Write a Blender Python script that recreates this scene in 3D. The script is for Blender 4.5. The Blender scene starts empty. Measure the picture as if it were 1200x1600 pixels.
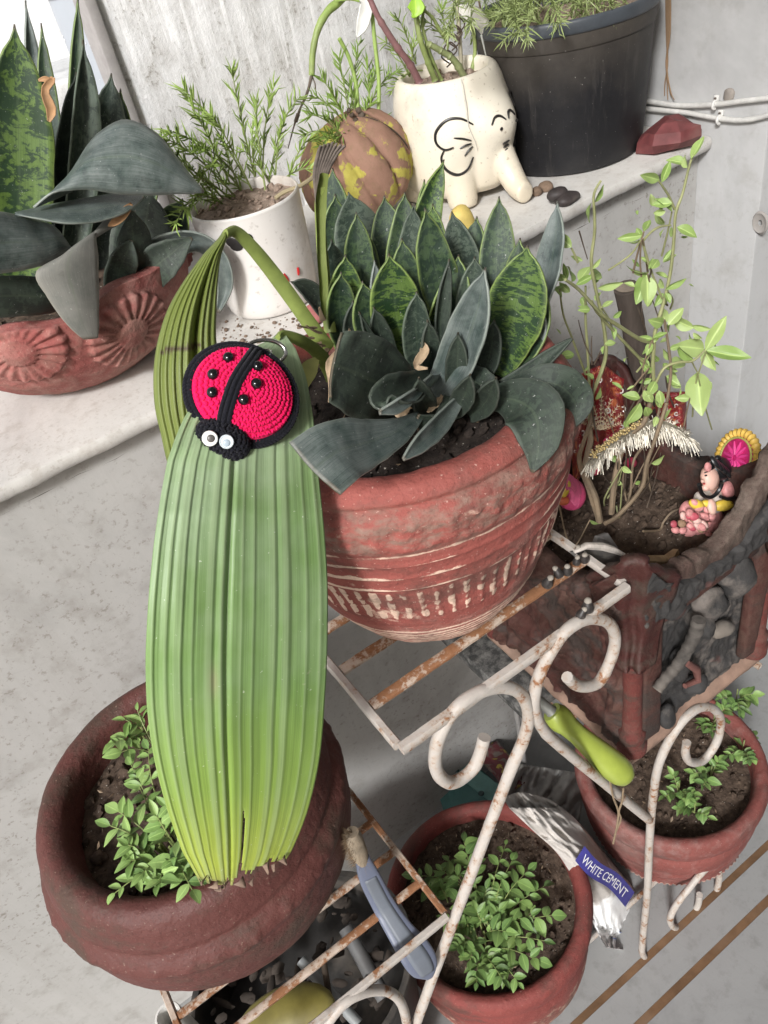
import bpy, math, random
from mathutils import Vector, Matrix, noise as mnoise

random.seed(7)
PI = math.pi
SC = bpy.context.scene
COL = SC.collection

# ------------------------------------------------------------------ camera
CAM = Vector((0.0, 0.0, 1.5))
FPX = 1250.0                                   # focal length for a 1200 px wide picture
_dn = Vector((370, 1440, FPX)).normalized()    # straight down, seen from the camera (right, down, forward)
_ax = Vector((3302, -2022, FPX)); _ax = (_ax - _dn * _ax.dot(_dn)).normalized()
_az = -_dn
_ay = _az.cross(_ax)
ROT = Matrix((_ax, _ay, _az))                  # camera (right, down, forward) -> world
cam_data = bpy.data.cameras.new('camera')
cam = bpy.data.objects.new('camera', cam_data); COL.objects.link(cam)
_r = ROT @ Vector((1, 0, 0)); _u = ROT @ Vector((0, -1, 0)); _b = ROT @ Vector((0, 0, -1))
cam.matrix_world = Matrix(((_r.x, _u.x, _b.x, CAM.x), (_r.y, _u.y, _b.y, CAM.y), (_r.z, _u.z, _b.z, CAM.z), (0, 0, 0, 1)))
cam_data.sensor_fit = 'HORIZONTAL'; cam_data.sensor_width = 36.0
cam_data.lens = 36.0 * FPX / 1200.0
cam_data.clip_start = 0.02; cam_data.clip_end = 200.0
SC.camera = cam

# ------------------------------------------------------------------ light
SUN_EL, SUN_AZ = math.radians(37), math.radians(-130)    # azimuth from +Y, towards +X positive
world = bpy.data.worlds.new('World'); SC.world = world; world.use_nodes = True
_nt = world.node_tree; _nt.nodes.clear()
_sky = _nt.nodes.new('ShaderNodeTexSky'); _sky.sky_type = 'NISHITA'; _sky.sun_disc = False
_sky.sun_elevation = SUN_EL; _sky.sun_rotation = SUN_AZ; _sky.air_density = 1.0; _sky.dust_density = 4.0; _sky.ozone_density = 0.6
_bg = _nt.nodes.new('ShaderNodeBackground'); _bg.inputs[1].default_value = 0.118
_wo = _nt.nodes.new('ShaderNodeOutputWorld')
_hs = _nt.nodes.new('ShaderNodeHueSaturation'); _hs.inputs['Saturation'].default_value = 0.5      # overcast: a nearly grey sky
_nt.links.new(_sky.outputs[0], _hs.inputs['Color']); _nt.links.new(_hs.outputs[0], _bg.inputs[0]); _nt.links.new(_bg.outputs[0], _wo.inputs[0])
sun_d = bpy.data.lights.new('sun', 'SUN'); sun_d.energy = 2.8; sun_d.angle = math.radians(9); sun_d.color = (0.985, 0.99, 1.0)
sun = bpy.data.objects.new('sun', sun_d); COL.objects.link(sun)
_sd = Vector((math.sin(SUN_AZ) * math.cos(SUN_EL), math.cos(SUN_AZ) * math.cos(SUN_EL), math.sin(SUN_EL)))
sun.rotation_euler = _sd.to_track_quat('Z', 'Y').to_euler()
SC.view_settings.view_transform = 'Standard'; SC.view_settings.look = 'None'
SC.view_settings.exposure = 0.42; SC.view_settings.gamma = 1.0; SC.view_settings.use_curve_mapping = False
SC.cycles.max_bounces = 6

# ------------------------------------------------------------------ helpers
def ray(px, py):
    return ROT @ Vector(((px - 600) / FPX, (py - 800) / FPX, 1.0))
def onY(px, py, Y):
    d = ray(px, py); return CAM + d * (Y / d.y)
def onZ(px, py, Z):
    d = ray(px, py); return CAM + d * ((Z - CAM.z) / d.z)
def onX(px, py, X):
    d = ray(px, py); return CAM + d * (X / d.x)
def mpp(p):                                    # metres per photograph pixel at a point
    return (ROT.transposed() @ (Vector(p) - CAM)).z / FPX
def nz(p, s=1.0, o=0.0):
    return mnoise.noise(Vector((p[0] * s + o, p[1] * s - o, p[2] * s + 2 * o)))
def fbm(p, s=1.0, o=0.0):
    return nz(p, s, o) * .6 + nz(p, s * 2.1, o + 3) * .3 + nz(p, s * 4.3, o + 7) * .15

ORG = {}
class MB:
    """collects shapes in world coordinates; build() links them as one mesh object"""
    def __init__(s): s.v = []; s.f = []; s.uv = {}; s.w = {}; s.sharp = set()
    def add(s, vs, fs, uvs=None, ws=None):
        n = len(s.v); s.v.extend(Vector(v) for v in vs)
        s.f.extend(tuple(i + n for i in f) for f in fs)
        if uvs:
            for i, u in enumerate(uvs): s.uv[n + i] = u
        if ws:
            for i, u in enumerate(ws): s.w[n + i] = u
        return s
    def grid(s, rows, closed=False, uv=False, ws=None):
        nu, nv = len(rows), len(rows[0]); vs = [p for r in rows for p in r]; fs = []
        for i in range(nu - 1):
            for j in range(nv if closed else nv - 1):
                k = (j + 1) % nv
                fs.append((i * nv + j, i * nv + k, (i + 1) * nv + k, (i + 1) * nv + j))
        uvs = [(i / (nu - 1), j / max(1, nv - 1)) for i in range(nu) for j in range(nv)] if uv else None
        return s.add(vs, fs, uvs, ws)
    def box(s, lo, hi, bev=0.0, jit=0.0):
        lo, hi = Vector(lo), Vector(hi); c = (lo + hi) / 2; h = (hi - lo) / 2
        return s.obox(c, (1, 0, 0), (0, 1, 0), (0, 0, 1), h.x, h.y, h.z, bev, jit)
    def obox(s, c, ax, ay, az, hx, hy, hz, bev=0.0, jit=0.0):
        c, ax, ay, az = Vector(c), Vector(ax).normalized(), Vector(ay).normalized(), Vector(az).normalized()
        if bev <= 0:
            vs = [c + ax * hx * a + ay * hy * b + az * hz * d for a in (-1, 1) for b in (-1, 1) for d in (-1, 1)]
            fs = [(0, 1, 3, 2), (4, 6, 7, 5), (0, 4, 5, 1), (2, 3, 7, 6), (0, 2, 6, 4), (1, 5, 7, 3)]
            return s.add(vs, fs)
        bev = min(bev, hx * .95, hy * .95, hz * .95); rows = []
        def ring(z, o):
            r = []
            for (sx, sy) in ((1, 1), (-1, 1), (-1, -1), (1, -1)):
                a0 = {(1, 1): 0, (-1, 1): PI / 2, (-1, -1): PI, (1, -1): 1.5 * PI}[(sx, sy)]
                for k in (0, 1, 2):
                    a = a0 + k * PI / 4
                    r.append(c + ax * (sx * (hx - bev) + math.cos(a) * o) + ay * (sy * (hy - bev) + math.sin(a) * o) + az * z)
            return r
        for z, o in ((-hz, 0.0), (-hz + bev * .3, bev * .7), (-hz + bev, bev), (hz - bev, bev), (hz - bev * .3, bev * .7), (hz, 0.0)):
            rows.append(ring(z, o))
        if jit:
            rows = [[p + Vector((nz(p, 60), nz(p, 60, 5), nz(p, 60, 9))) * jit for p in r] for r in rows]
        n0 = len(s.v); s.grid(rows, closed=True)
        s.f.append(tuple(n0 + i for i in reversed(range(12)))); s.f.append(tuple(n0 + 60 + i for i in range(12)))
        return s
    def tube(s, pts, r, n=8, cap=True, flat=1.0):
        pts = [Vector(p) for p in pts]; m = len(pts)
        rr = r if isinstance(r, (list, tuple)) else [r] * m
        t0 = (pts[1] - pts[0]).normalized()
        up = Vector((0, 0, 1)) if abs(t0.z) < .9 else Vector((0, 1, 0))
        a = t0.cross(up).normalized(); rows = []
        for i in range(m):
            t = (pts[min(i + 1, m - 1)] - pts[max(i - 1, 0)])
            t = t.normalized() if t.length > 1e-9 else t0
            a = a - t * a.dot(t)
            a = a.normalized() if a.length > 1e-6 else t.orthogonal().normalized()
            b = t.cross(a)
            rows.append([pts[i] + (a * math.cos(k * 2 * PI / n) + b * math.sin(k * 2 * PI / n) * flat) * rr[i] for k in range(n)])
        n0 = len(s.v); s.grid(rows, closed=True)
        if cap:
            s.f.append(tuple(n0 + i for i in reversed(range(n)))); s.f.append(tuple(n0 + (m - 1) * n + i for i in range(n)))
        return s
    def ell(s, c, ax, ay, az, nu=6, nv=8, jit=0.0, js=40):
        c, ax, ay, az = Vector(c), Vector(ax), Vector(ay), Vector(az); vs = [c - az]; fs = []
        for i in range(1, nu):
            th = PI * i / nu
            for j in range(nv):
                ph = 2 * PI * j / nv
                vs.append(c + (ax * math.cos(ph) + ay * math.sin(ph)) * math.sin(th) - az * math.cos(th))
        vs.append(c + az)
        if jit: vs = [c + (p - c) * (1 + jit * nz(p, js)) for p in vs]
        for j in range(nv):
            k = (j + 1) % nv
            fs.append((0, 1 + k, 1 + j)); e = 1 + (nu - 2) * nv
            fs.append((len(vs) - 1, e + j, e + k))
            for i in range(nu - 2):
                fs.append((1 + i * nv + j, 1 + i * nv + k, 1 + (i + 1) * nv + k, 1 + (i + 1) * nv + j))
        return s.add(vs, fs)
    def sph(s, c, r, nu=6, nv=8, jit=0.0, js=40, sq=1.0):
        return s.ell(c, (r, 0, 0), (0, r, 0), (0, 0, r * sq), nu, nv, jit, js)
    def build(s, name, mat, parent=None, smooth=True, origin=None, kind=None, solid=0.0, soff=0.0):
        org = ORG.get(parent.name) if parent else (Vector(origin) if origin is not None else Vector((0, 0, 0)))
        me = bpy.data.meshes.new(name)
        me.from_pydata([tuple(v - org) for v in s.v], [], s.f); me.update()
        if s.uv:
            uvl = me.uv_layers.new(name='UVMap')
            li = [0] * len(me.loops); me.loops.foreach_get('vertex_index', li)
            flat = []
            for i in li:
                u = s.uv.get(i, (0, 0)); flat.append(u[0]); flat.append(u[1])
            uvl.data.foreach_set('uv', flat)
        if s.w:
            at = me.attributes.new('wear', 'FLOAT', 'POINT')
            at.data.foreach_set('value', [s.w.get(i, 0.0) for i in range(len(s.v))])
        if smooth:
            me.polygons.foreach_set('use_smooth', [True] * len(me.polygons))
            if smooth != 'all':
                try: me.set_sharp_from_angle(angle=math.radians(smooth if smooth is not True else 50))
                except Exception: pass
        if mat: me.materials.append(mat)
        o = bpy.data.objects.new(name, me); COL.objects.link(o)
        if parent: o.parent = parent
        else: o.location = org
        ORG[o.name] = org
        if kind: o['kind'] = kind
        if solid:
            md = o.modifiers.new('thickness', 'SOLIDIFY'); md.thickness = solid; md.offset = soff
        return o

def thing(name, label, cat, loc, group=None):
    o = bpy.data.objects.new(name, None); COL.objects.link(o)
    o.location = loc; o.empty_display_size = .02
    ORG[o.name] = Vector(loc)
    o['label'] = label; o['category'] = cat
    if group: o['group'] = group
    return o
def tag(o, label, cat, group=None):
    o['label'] = label; o['category'] = cat
    if group: o['group'] = group
    return o
def inst(name, mesh, mw, parent):
    """a part that shares mesh data, placed by a world matrix"""
    o = bpy.data.objects.new(name, mesh); COL.objects.link(o)
    o.parent = parent
    o.matrix_local = Matrix.Translation(-ORG[parent.name]) @ mw
    ORG[o.name] = ORG[parent.name]
    return o

def catmull(pts, n):
    """n samples along a smooth curve through pts (tuples of any length)"""
    P = [tuple(p) for p in pts]; m = len(P); out = []
    for k in range(n):
        t = k / (n - 1) * (m - 1); i = min(int(t), m - 2); f = t - i
        p0, p1, p2, p3 = P[max(i - 1, 0)], P[i], P[i + 1], P[min(i + 2, m - 1)]
        out.append(tuple(.5 * (2 * b + (c - a) * f + (2 * a - 5 * b + 4 * c - d) * f * f + (3 * b - a - 3 * c + d) * f ** 3)
                         for a, b, c, d in zip(p0, p1, p2, p3)))
    return out
def lerp_tab(tab, x):
    if x <= tab[0][0]: return tab[0][1]
    for (a, va), (b, vb) in zip(tab, tab[1:]):
        if x <= b:
            return va + (vb - va) * (x - a) / (b - a)
    return tab[-1][1]
def smooth_tab(tab, x):
    if x <= tab[0][0]: return tab[0][1]
    for k, ((a, va), (b, vb)) in enumerate(zip(tab, tab[1:])):
        if x <= b:
            p = tab[max(k - 1, 0)][1]; q = tab[min(k + 2, len(tab) - 1)][1]; f = (x - a) / (b - a)
            return .5 * (2 * va + (vb - p) * f + (2 * p - 5 * va + 4 * vb - q) * f * f + (3 * va - p - 3 * vb + q) * f ** 3)
    return tab[-1][1]

# ------------------------------------------------------------------ materials
class Mat:
    def __init__(s, name, rough=.6, spec=.4):
        s.m = bpy.data.materials.new(name); s.m.use_nodes = True; s.nt = s.m.node_tree
        s.b = s.nt.nodes['Principled BSDF']; s.b.inputs['Roughness'].default_value = rough
        s.b.inputs['Specular IOR Level'].default_value = spec
        s.tc = None
    def n(s, t): return s.nt.nodes.new(t)
    def l(s, a, b): s.nt.links.new(a, b); return s
    def co(s, which='Object'):
        if not s.tc: s.tc = s.n('ShaderNodeTexCoord')
        return s.tc.outputs[which]
    def mapped(s, scale=(1, 1, 1), which='Object', rot=(0, 0, 0)):
        m = s.n('ShaderNodeMapping'); m.inputs['Scale'].default_value = scale; m.inputs['Rotation'].default_value = rot
        s.l(s.co(which), m.inputs['Vector']); return m.outputs[0]
    def noise(s, scale, detail=4, rough=.55, vec=None, dist=0.0):
        t = s.n('ShaderNodeTexNoise'); t.inputs['Scale'].default_value = scale; t.inputs['Detail'].default_value = detail
        t.inputs['Roughness'].default_value = rough; t.inputs['Distortion'].default_value = dist
        s.l(vec if vec is not None else s.co(), t.inputs['Vector']); return t.outputs['Fac']
    def voro(s, scale, vec=None, feat='F1', out='Distance', rnd=1.0):
        t = s.n('ShaderNodeTexVoronoi'); t.feature = feat; t.inputs['Scale'].default_value = scale; t.inputs['Randomness'].default_value = rnd
        s.l(vec if vec is not None else s.co(), t.inputs['Vector']); return t.outputs[out]
    def wave(s, scale, vec, dist=0, det=2, dsc=1.0, dire='X', prof='SIN'):
        t = s.n('ShaderNodeTexWave'); t.bands_direction = dire; t.wave_profile = prof
        t.inputs['Scale'].default_value = scale; t.inputs['Distortion'].default_value = dist
        t.inputs['Detail'].default_value = det; t.inputs['Detail Scale'].default_value = dsc
        s.l(vec, t.inputs['Vector']); return t.outputs['Fac']
    def ramp(s, fac, stops, interp='LINEAR'):
        r = s.n('ShaderNodeValToRGB'); r.color_ramp.interpolation = interp; e = r.color_ramp.elements
        while len(e) < len(stops): e.new(.5)
        for x, (p, c) in zip(e, stops):
            x.position = p; x.color = (c, c, c, 1) if isinstance(c, (int, float)) else (*c, 1)
        s.l(fac, r.inputs[0]); return r.outputs['Color']
    def sock(s, inp, v):
        if isinstance(v, bpy.types.NodeSocket): s.l(v, inp)
        elif isinstance(v, (int, float)):
            try: inp.default_value = v
            except Exception: inp.default_value = (v, v, v, 1)
        else: inp.default_value = (*v, 1)
    def mix(s, fac, a, b, mode='MIX'):
        m = s.n('ShaderNodeMix'); m.data_type = 'RGBA'; m.blend_type = mode
        s.sock(m.inputs['Factor'], fac); s.sock(m.inputs[6], a); s.sock(m.inputs[7], b); return m.outputs[2]
    def math(s, op, a, b=0.0):
        m = s.n('ShaderNodeMath'); m.operation = op
        s.sock(m.inputs[0], a); s.sock(m.inputs[1], b); return m.outputs[0]
    def attr(s, name):
        a = s.n('ShaderNodeAttribute'); a.attribute_name = name; return a.outputs['Fac']
    def sep(s, vec):
        x = s.n('ShaderNodeSeparateXYZ'); s.l(vec, x.inputs[0]); return x.outputs
    def geo(s, out='Normal'):
        return s.n('ShaderNodeNewGeometry').outputs[out]
    def color(s, c): s.sock(s.b.inputs['Base Color'], c); return s
    def rough(s, c): s.sock(s.b.inputs['Roughness'], c); return s
    def bump(s, h, strength=.4, dist=.002):
        b = s.n('ShaderNodeBump'); b.inputs['Strength'].default_value = strength; b.inputs['Distance'].default_value = dist
        if s.b.inputs['Normal'].is_linked:
            s.l(s.b.inputs['Normal'].links[0].from_socket, b.inputs['Normal'])
        s.l(h, b.inputs['Height']); s.l(b.outputs[0], s.b.inputs['Normal']); return s
def plain(name, c, rough=.6, spec=.4, var=.15, scale=60, metal=0.0, bump=.15):
    m = Mat(name, rough, spec); n = m.noise(scale, 5, .65); n2 = m.noise(scale * .22, 4, .6)
    f = m.ramp(m.math('ADD', m.math('MULTIPLY', n, .6), m.math('MULTIPLY', n2, .4)), [(.36, 0), (.64, 1)])
    cc = m.mix(f, tuple(x * (1 - var) for x in c), tuple(min(1, x * (1 + var)) for x in c))
    if bump: cc = m.mix(m.math('MULTIPLY', m.ramp(n2, [(.52, 0), (.66, 1)]), var * .9), cc, (.20, .17, .14))
    m.color(cc)
    m.b.inputs['Metallic'].default_value = metal
    if bump: m.bump(n, bump, .001)
    return m.m

def clay(name, paint, bare, dust, wear_lo=.52, dust_lo=.5, sc=14, rough=.7, soil=(.06, .045, .035), dirt=.5, band=None, foot=None):
    """red-oxide paint over terracotta, chipped along the 'wear' attribute, dusted and soiled"""
    m = Mat(name, rough, .35)
    n1 = m.noise(sc, 6, .6); n2 = m.noise(sc * 5, 6, .65); n3 = m.noise(sc * .45, 5, .6); n4 = m.noise(sc * 14, 3, .6)
    pv = m.mix(n1, tuple(x * .72 for x in paint), tuple(x * 1.2 for x in paint))
    w = m.math('ADD', m.math('MULTIPLY', m.attr('wear'), .62), m.math('MULTIPLY', n2, .55))
    wf = m.ramp(w, [(wear_lo, 0), (wear_lo + .07, 1)])
    c = m.mix(wf, pv, m.mix(n4, bare, tuple(min(1, x * 1.5) for x in bare)))
    df = m.ramp(m.math('ADD', m.math('MULTIPLY', n3, .6), m.math('MULTIPLY', n2, .4)), [(dust_lo, 0), (dust_lo + .2, 1)])
    c = m.mix(m.math('MULTIPLY', df, .75), c, dust)
    sf = m.ramp(m.noise(sc * .8, 6, .72, m.mapped((1, 1, 1.7))), [(.49, 0), (.62, 1)])
    c = m.mix(m.math('MULTIPLY', sf, dirt), c, soil)
    if band:
        zz = m.sep(m.co())[2]; k = (band[1] - band[0]) / 2
        bf = m.ramp(m.math('SUBTRACT', k * 1.25, m.math('ABSOLUTE', m.math('SUBTRACT', zz, (band[0] + band[1]) / 2))), [(0, 0), (k * .5, 1)])
        nb = m.noise(sc * 4, 6, .7, m.mapped((1, 1, 2.5)))
        c = m.mix(m.math('MULTIPLY', bf, m.ramp(nb, [(.42, .0), (.60, .85)])), c, m.mix(m.noise(sc * 9, 5, .7), (.10, .065, .048), (.33, .22, .175)))
    if foot:
        zz = m.sep(m.co())[2]; ff = m.ramp(zz, [(0, 1), (foot, 0)])
        c = m.mix(m.math('MULTIPLY', ff, m.ramp(m.noise(sc * 6, 6, .7, m.mapped((1, 1, 4))), [(.42, 0), (.56, .9)])), c, m.mix(n4, tuple(x * .55 for x in bare), tuple(min(1, x * 1.25) for x in bare)))
    gr = m.noise(sc * 22, 4, .75); c = m.mix(m.math('MULTIPLY', m.ramp(gr, [(.56, 0), (.70, 1)]), .55), c, tuple(x * .35 for x in paint))
    sp = m.ramp(m.noise(sc * 30, 2), [(.68, 0), (.72, 1)])
    c = m.mix(m.math('MULTIPLY', sp, .7), c, tuple(min(1, x * 1.4) for x in dust))
    m.color(c); m.rough(m.mix(n1, rough - .12, min(1, rough + .2)))
    m.bump(n2, .6, .004); m.bump(n4, .5, .0012); m.bump(gr, .35, .0008); m.bump(wf, -.25, .0012)
    return m.m

M_RED = clay('red oxide painted terracotta', (.285, .078, .063), (.56, .40, .31), (.35, .225, .19), .58, .50, 13, dirt=.6, band=(.164, .206), foot=.060)
M_BIGPOT = clay('dull maroon terracotta', (.105, .036, .030), (.24, .13, .095), (.17, .115, .09), .72, .55, 12, rough=.55, dirt=.7, soil=(.055, .042, .03), foot=.05)
M_LOWPOT = clay('maroon painted terracotta', (.21, .05, .042), (.40, .26, .20), (.24, .15, .12), .62, .55, 13, dirt=.6, foot=.14)
M_RIMRED = clay('dusty red terracotta', (.20, .06, .05), (.36, .24, .20), (.27, .19, .17), .6, .46, 14, dirt=.35)
M_BOWL = clay('weathered pink terracotta', (.27, .080, .070), (.42, .27, .22), (.38, .24, .20), .66, .45, 14, rough=.85, dirt=.45, soil=(.16, .11, .08))
M_PLANTER = clay('grimy brown terracotta', (.072, .026, .020), (.20, .105, .075), (.11, .07, .053), .60, .46, 16, rough=.7, dirt=.95, soil=(.045, .033, .028))
M_POST = clay('faded red clay post', (.125, .031, .025), (.25, .14, .10), (.12, .078, .06), .62, .50, 22, dirt=.85)

def soil_mat(name, a, b, sc=90):
    m = Mat(name, .95, .2); n = m.noise(sc, 8, .7); v = m.voro(sc * 1.4)
    c = m.mix(m.ramp(n, [(.35, 0), (.65, 1)]), a, b)
    c = m.mix(m.ramp(m.noise(sc * 3.2, 2), [(.70, 0), (.73, 1)]), c, (.42, .38, .33))
    m.color(c); m.bump(n, .8, .004); m.bump(v, .4, .002); return m.m
M_SOIL = soil_mat('damp dark soil', (.035, .024, .018), (.12, .085, .062))
M_SOILSHADE = soil_mat('soil darkened for shade', (.012, .009, .008), (.042, .032, .026))  # near-black soil: the shade between the leaves is put into its colour
M_LITTER = plain('tan leaf litter', (.24, .17, .11), .9, var=.5, scale=200)
M_SOILDRY = soil_mat('dry pale soil', (.20, .145, .11), (.40, .31, .25))

def wallpaint(name, base, grime, sc=3.0, speck=.5, rough=.75, streak=0.0):
    m = Mat(name, rough, .3)
    n1 = m.noise(sc, 6, .6); n2 = m.noise(sc * 9, 6, .65)
    c = m.mix(m.ramp(n1, [(.35, 0), (.7, 1)]), base, tuple(x * .86 for x in base))
    g = m.math('MULTIPLY', m.ramp(n1, [(.45, .15), (.7, 1)]), m.ramp(m.noise(sc * 40, 3, .7), [(.56, 0), (.66, 1)]))
    c = m.mix(m.math('MULTIPLY', g, speck), c, grime)
    c = m.mix(m.math('MULTIPLY', m.ramp(n2, [(.52, 0), (.72, 1)]), .34), c, grime)
    pt = m.noise(sc * .9, 6, .7, m.mapped((1, 1, .8)), .6); c = m.mix(m.math('MULTIPLY', m.ramp(pt, [(.50, 0), (.66, 1)]), .42), c, tuple(x * .45 + .02 for x in base))
    ck = m.voro(sc * 2.2, m.mapped((1, 1, 1)), 'DISTANCE_TO_EDGE'); c = m.mix(m.math('MULTIPLY', m.ramp(ck, [(0, 1), (.004, 0)]), .06), c, grime)
    if streak:
        sn = m.noise(1.0, 6, .65, m.mapped((38, 38, 1.2)))
        c = m.mix(m.math('MULTIPLY', m.ramp(sn, [(.5, 0), (.68, 1)]), streak), c, grime)
    m.color(c); m.bump(n2, .25, .002); m.bump(m.noise(sc * 60, 3), .12, .001); return m.m
M_WALL = wallpaint('whitewashed plaster', (.46, .45, .43), (.15, .125, .095), 2.6, .75, streak=.10)
M_PILLAR = wallpaint('pale grey plaster', (.50, .50, .495), (.25, .23, .20), 2.2, .3, streak=.07)
M_LEDGE = wallpaint('white marble ledge', (.60, .58, .545), (.24, .19, .14), 5.0, .5, .45)
M_FLOOR = wallpaint('polished grey marble floor', (.285, .285, .28), (.10, .095, .085), 3.4, .35, .34)
def pale_outside():
    m = wallpaint('sunlit white wash', (.86, .86, .85), (.62, .61, .58), 6, .5); return m
M_OUT = pale_outside()
def grime_wall():
    m = Mat('rain streaked white wall', .7, .3)
    big_ = m.noise(6.5, 8, .72); fine = m.noise(150, 5, .8); mid_ = m.noise(34, 6, .72, m.mapped((1, 1, .45)))
    dr = m.noise(1.0, 5, .6, m.mapped((70, 70, 1.5)), .5); dr2 = m.noise(1.0, 4, .6, m.mapped((150, 150, 3.0)), .6)
    f = m.math('ADD', m.math('MULTIPLY', big_, .5), m.math('MULTIPLY', mid_, .5))
    c = m.mix(m.ramp(f, [(.44, 0), (.66, 1)]), (.80, .80, .80), (.50, .485, .46))
    c = m.mix(m.ramp(m.math('ADD', m.math('MULTIPLY', mid_, .4), m.math('MULTIPLY', fine, .6)), [(.55, 0), (.63, .8)]), c, (.26, .235, .20))
    c = m.mix(m.ramp(dr, [(.545, 0), (.585, 1)]), c, (.94, .94, .94)) if False else m.mix(m.math('MULTIPLY', m.ramp(dr, [(.53, 0), (.58, .95)]), m.ramp(m.noise(4.5, 5, .65), [(.42, 0), (.58, 1)])), c, (.95, .95, .95)); c = m.mix(m.math('MULTIPLY', m.ramp(dr2, [(.58, 0), (.62, .8)]), m.ramp(m.noise(7.5, 5, .65), [(.45, 0), (.6, 1)])), c, (.94, .94, .94))
    c = m.mix(m.ramp(m.noise(1.0, 5, .6, m.mapped((45, 45, 1.2)), .3), [(.60, 0), (.68, .45)]), c, (.30, .28, .25))
    m.color(c); m.bump(dr, .3, .003); m.bump(fine, .5, .003); return m.m
M_GRIME = grime_wall()

def rusty(name, paint=(.62, .56, .51), lo=.54, rust=(.17, .07, .03)):
    m = Mat(name, .6, .35)
    n = m.noise(26, 7, .7); n2 = m.noise(120, 5, .7); n3 = m.noise(300, 3)
    c = m.mix(n2, tuple(x * .68 for x in paint), paint)
    f = m.math('ADD', m.math('MULTIPLY', n, .62), m.math('MULTIPLY', n2, .38))
    c = m.mix(m.ramp(f, [(lo - .06, 0), (lo, .55)]), c, (.36, .27, .20))
    rf = m.ramp(f, [(lo, 0), (lo + .045, 1)])
    c = m.mix(rf, c, m.mix(n3, rust, (.30, .15, .075)))
    m.color(c); m.rough(m.mix(rf, .5, .9)); m.bump(n2, .5, .0015); m.bump(n3, .3, .0006); m.bump(rf, .3, .0008); return m.m
M_IRON = rusty('chipped cream painted iron', (.52, .475, .43), lo=.545)
M_IRONRUST = rusty('badly rusted painted iron', (.56, .46, .38), lo=.47)

def sansev(name, dark, light, band=.5, dusty=0.0, dustc=(.25, .30, .31), edge=(.22, .30, .06), scale=15, rough=.38):
    """snake-plant leaf: broken cross bands over dark green, paler margin, dust film"""
    m = Mat(name, rough, .5)
    uv = m.co('UV'); s = m.sep(uv)
    oi = m.n('ShaderNodeObjectInfo').outputs['Random']
    cmb = m.n('ShaderNodeCombineXYZ'); m.l(s[0], cmb.inputs[0]); m.l(s[1], cmb.inputs[1]); m.l(m.math('MULTIPLY', oi, 40), cmb.inputs[2])
    mp = m.n('ShaderNodeMapping'); mp.inputs['Scale'].default_value = (scale, 1.9, 1); m.l(cmb.outputs[0], mp.inputs['Vector'])
    bn = m.noise(1.5, 5, .62, mp.outputs[0], .9)
    mp2 = m.n('ShaderNodeMapping'); mp2.inputs['Scale'].default_value = (scale * 2.4, 7, 1); m.l(cmb.outputs[0], mp2.inputs['Vector'])
    bn2 = m.noise(1.6, 4, .6, mp2.outputs[0], .5)
    mp3 = m.n('ShaderNodeMapping'); mp3.inputs['Scale'].default_value = (2.2, 2.0, 1); m.l(cmb.outputs[0], mp3.inputs['Vector'])
    zone = m.noise(1.4, 2, .5, mp3.outputs[0])
    b = m.math('ADD', m.math('MULTIPLY', bn, .62), m.math('ADD', m.math('MULTIPLY', bn2, .3), m.math('MULTIPLY', zone, .22)))
    c = m.mix(m.math('MULTIPLY', m.ramp(b, [(.545, 0), (.60, 1)]), band), dark, light)
    ed = m.math('ABSOLUTE', m.math('SUBTRACT', s[1], .5))
    ef = m.ramp(m.math('ADD', ed, m.math('MULTIPLY', bn2, .07)), [(.44, 0), (.525, 1)])
    c = m.mix(m.math('MULTIPLY', ef, .28), c, edge)
    el = m.ramp(ed, [(.480, 0), (.495, 1)])
    c = m.mix(m.math('MULTIPLY', el, .42), c, tuple(min(1, e * 1.25 + .04) for e in edge))
    tipf = m.ramp(s[0], [(.955, 0), (.98, 1)])
    c = m.mix(tipf, c, (.09, .065, .04))
    dn = m.noise(38, 6, .65); dl = m.noise(1, 4, .6, m.mapped((4, 160, 1), 'UV'))
    if dusty:
        df = m.ramp(m.math('ADD', m.math('MULTIPLY', dn, .6), m.math('MULTIPLY', dl, .4)), [(.40, .05), (.60, 1)])
        c = m.mix(m.math('MULTIPLY', df, dusty), c, dustc)
    mr = m.ramp(m.math('ABSOLUTE', m.math('SUBTRACT', s[1], .5)), [(0, 1), (.035, 0)]); c = m.mix(m.math('MULTIPLY', mr, .22), c, (.12, .16, .09))
    lv = m.ramp(m.noise(1, 3, .6, m.mapped((1.5, 55, 1), 'UV')), [(.48, 0), (.60, 1)]); c = m.mix(m.math('MULTIPLY', lv, .30), c, dark)
    sp = m.ramp(m.noise(380, 3, .6), [(.68, 0), (.72, 1)])
    c = m.mix(m.math('MULTIPLY', sp, .55), c, (.42, .43, .41))
    bl = m.ramp(m.noise(24, 6, .75), [(.60, 0), (.72, 1)]); c = m.mix(m.math('MULTIPLY', bl, .35), c, (.035, .03, .022))
    m.color(c); m.rough(m.mix(dn, rough - .05, rough + .28))
    m.bump(dl, .3, .001); m.bump(dn, .3, .0018); m.b.inputs['Subsurface Weight'].default_value = 0.0
    return m.m
M_SN_BAND = sansev('banded snake plant leaf', (.012, .036, .010), (.105, .175, .032), .92, .06, scale=17)
M_SN_GREEN = sansev('deep green snake plant leaf', (.009, .026, .010), (.055, .095, .032), .75, .12, scale=12)
M_SN_GREY = sansev('dusty grey green snake plant leaf', (.014, .028, .018), (.085, .115, .08), .75, .35, (.085, .112, .092), (.12, .15, .10), scale=13, rough=.45)
M_SN_BLUE = sansev('blue grey underside of snake plant leaf', (.025, .042, .038), (.075, .105, .092), .5, .72, (.225, .255, .24), (.28, .31, .26), scale=10, rough=.30)
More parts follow.
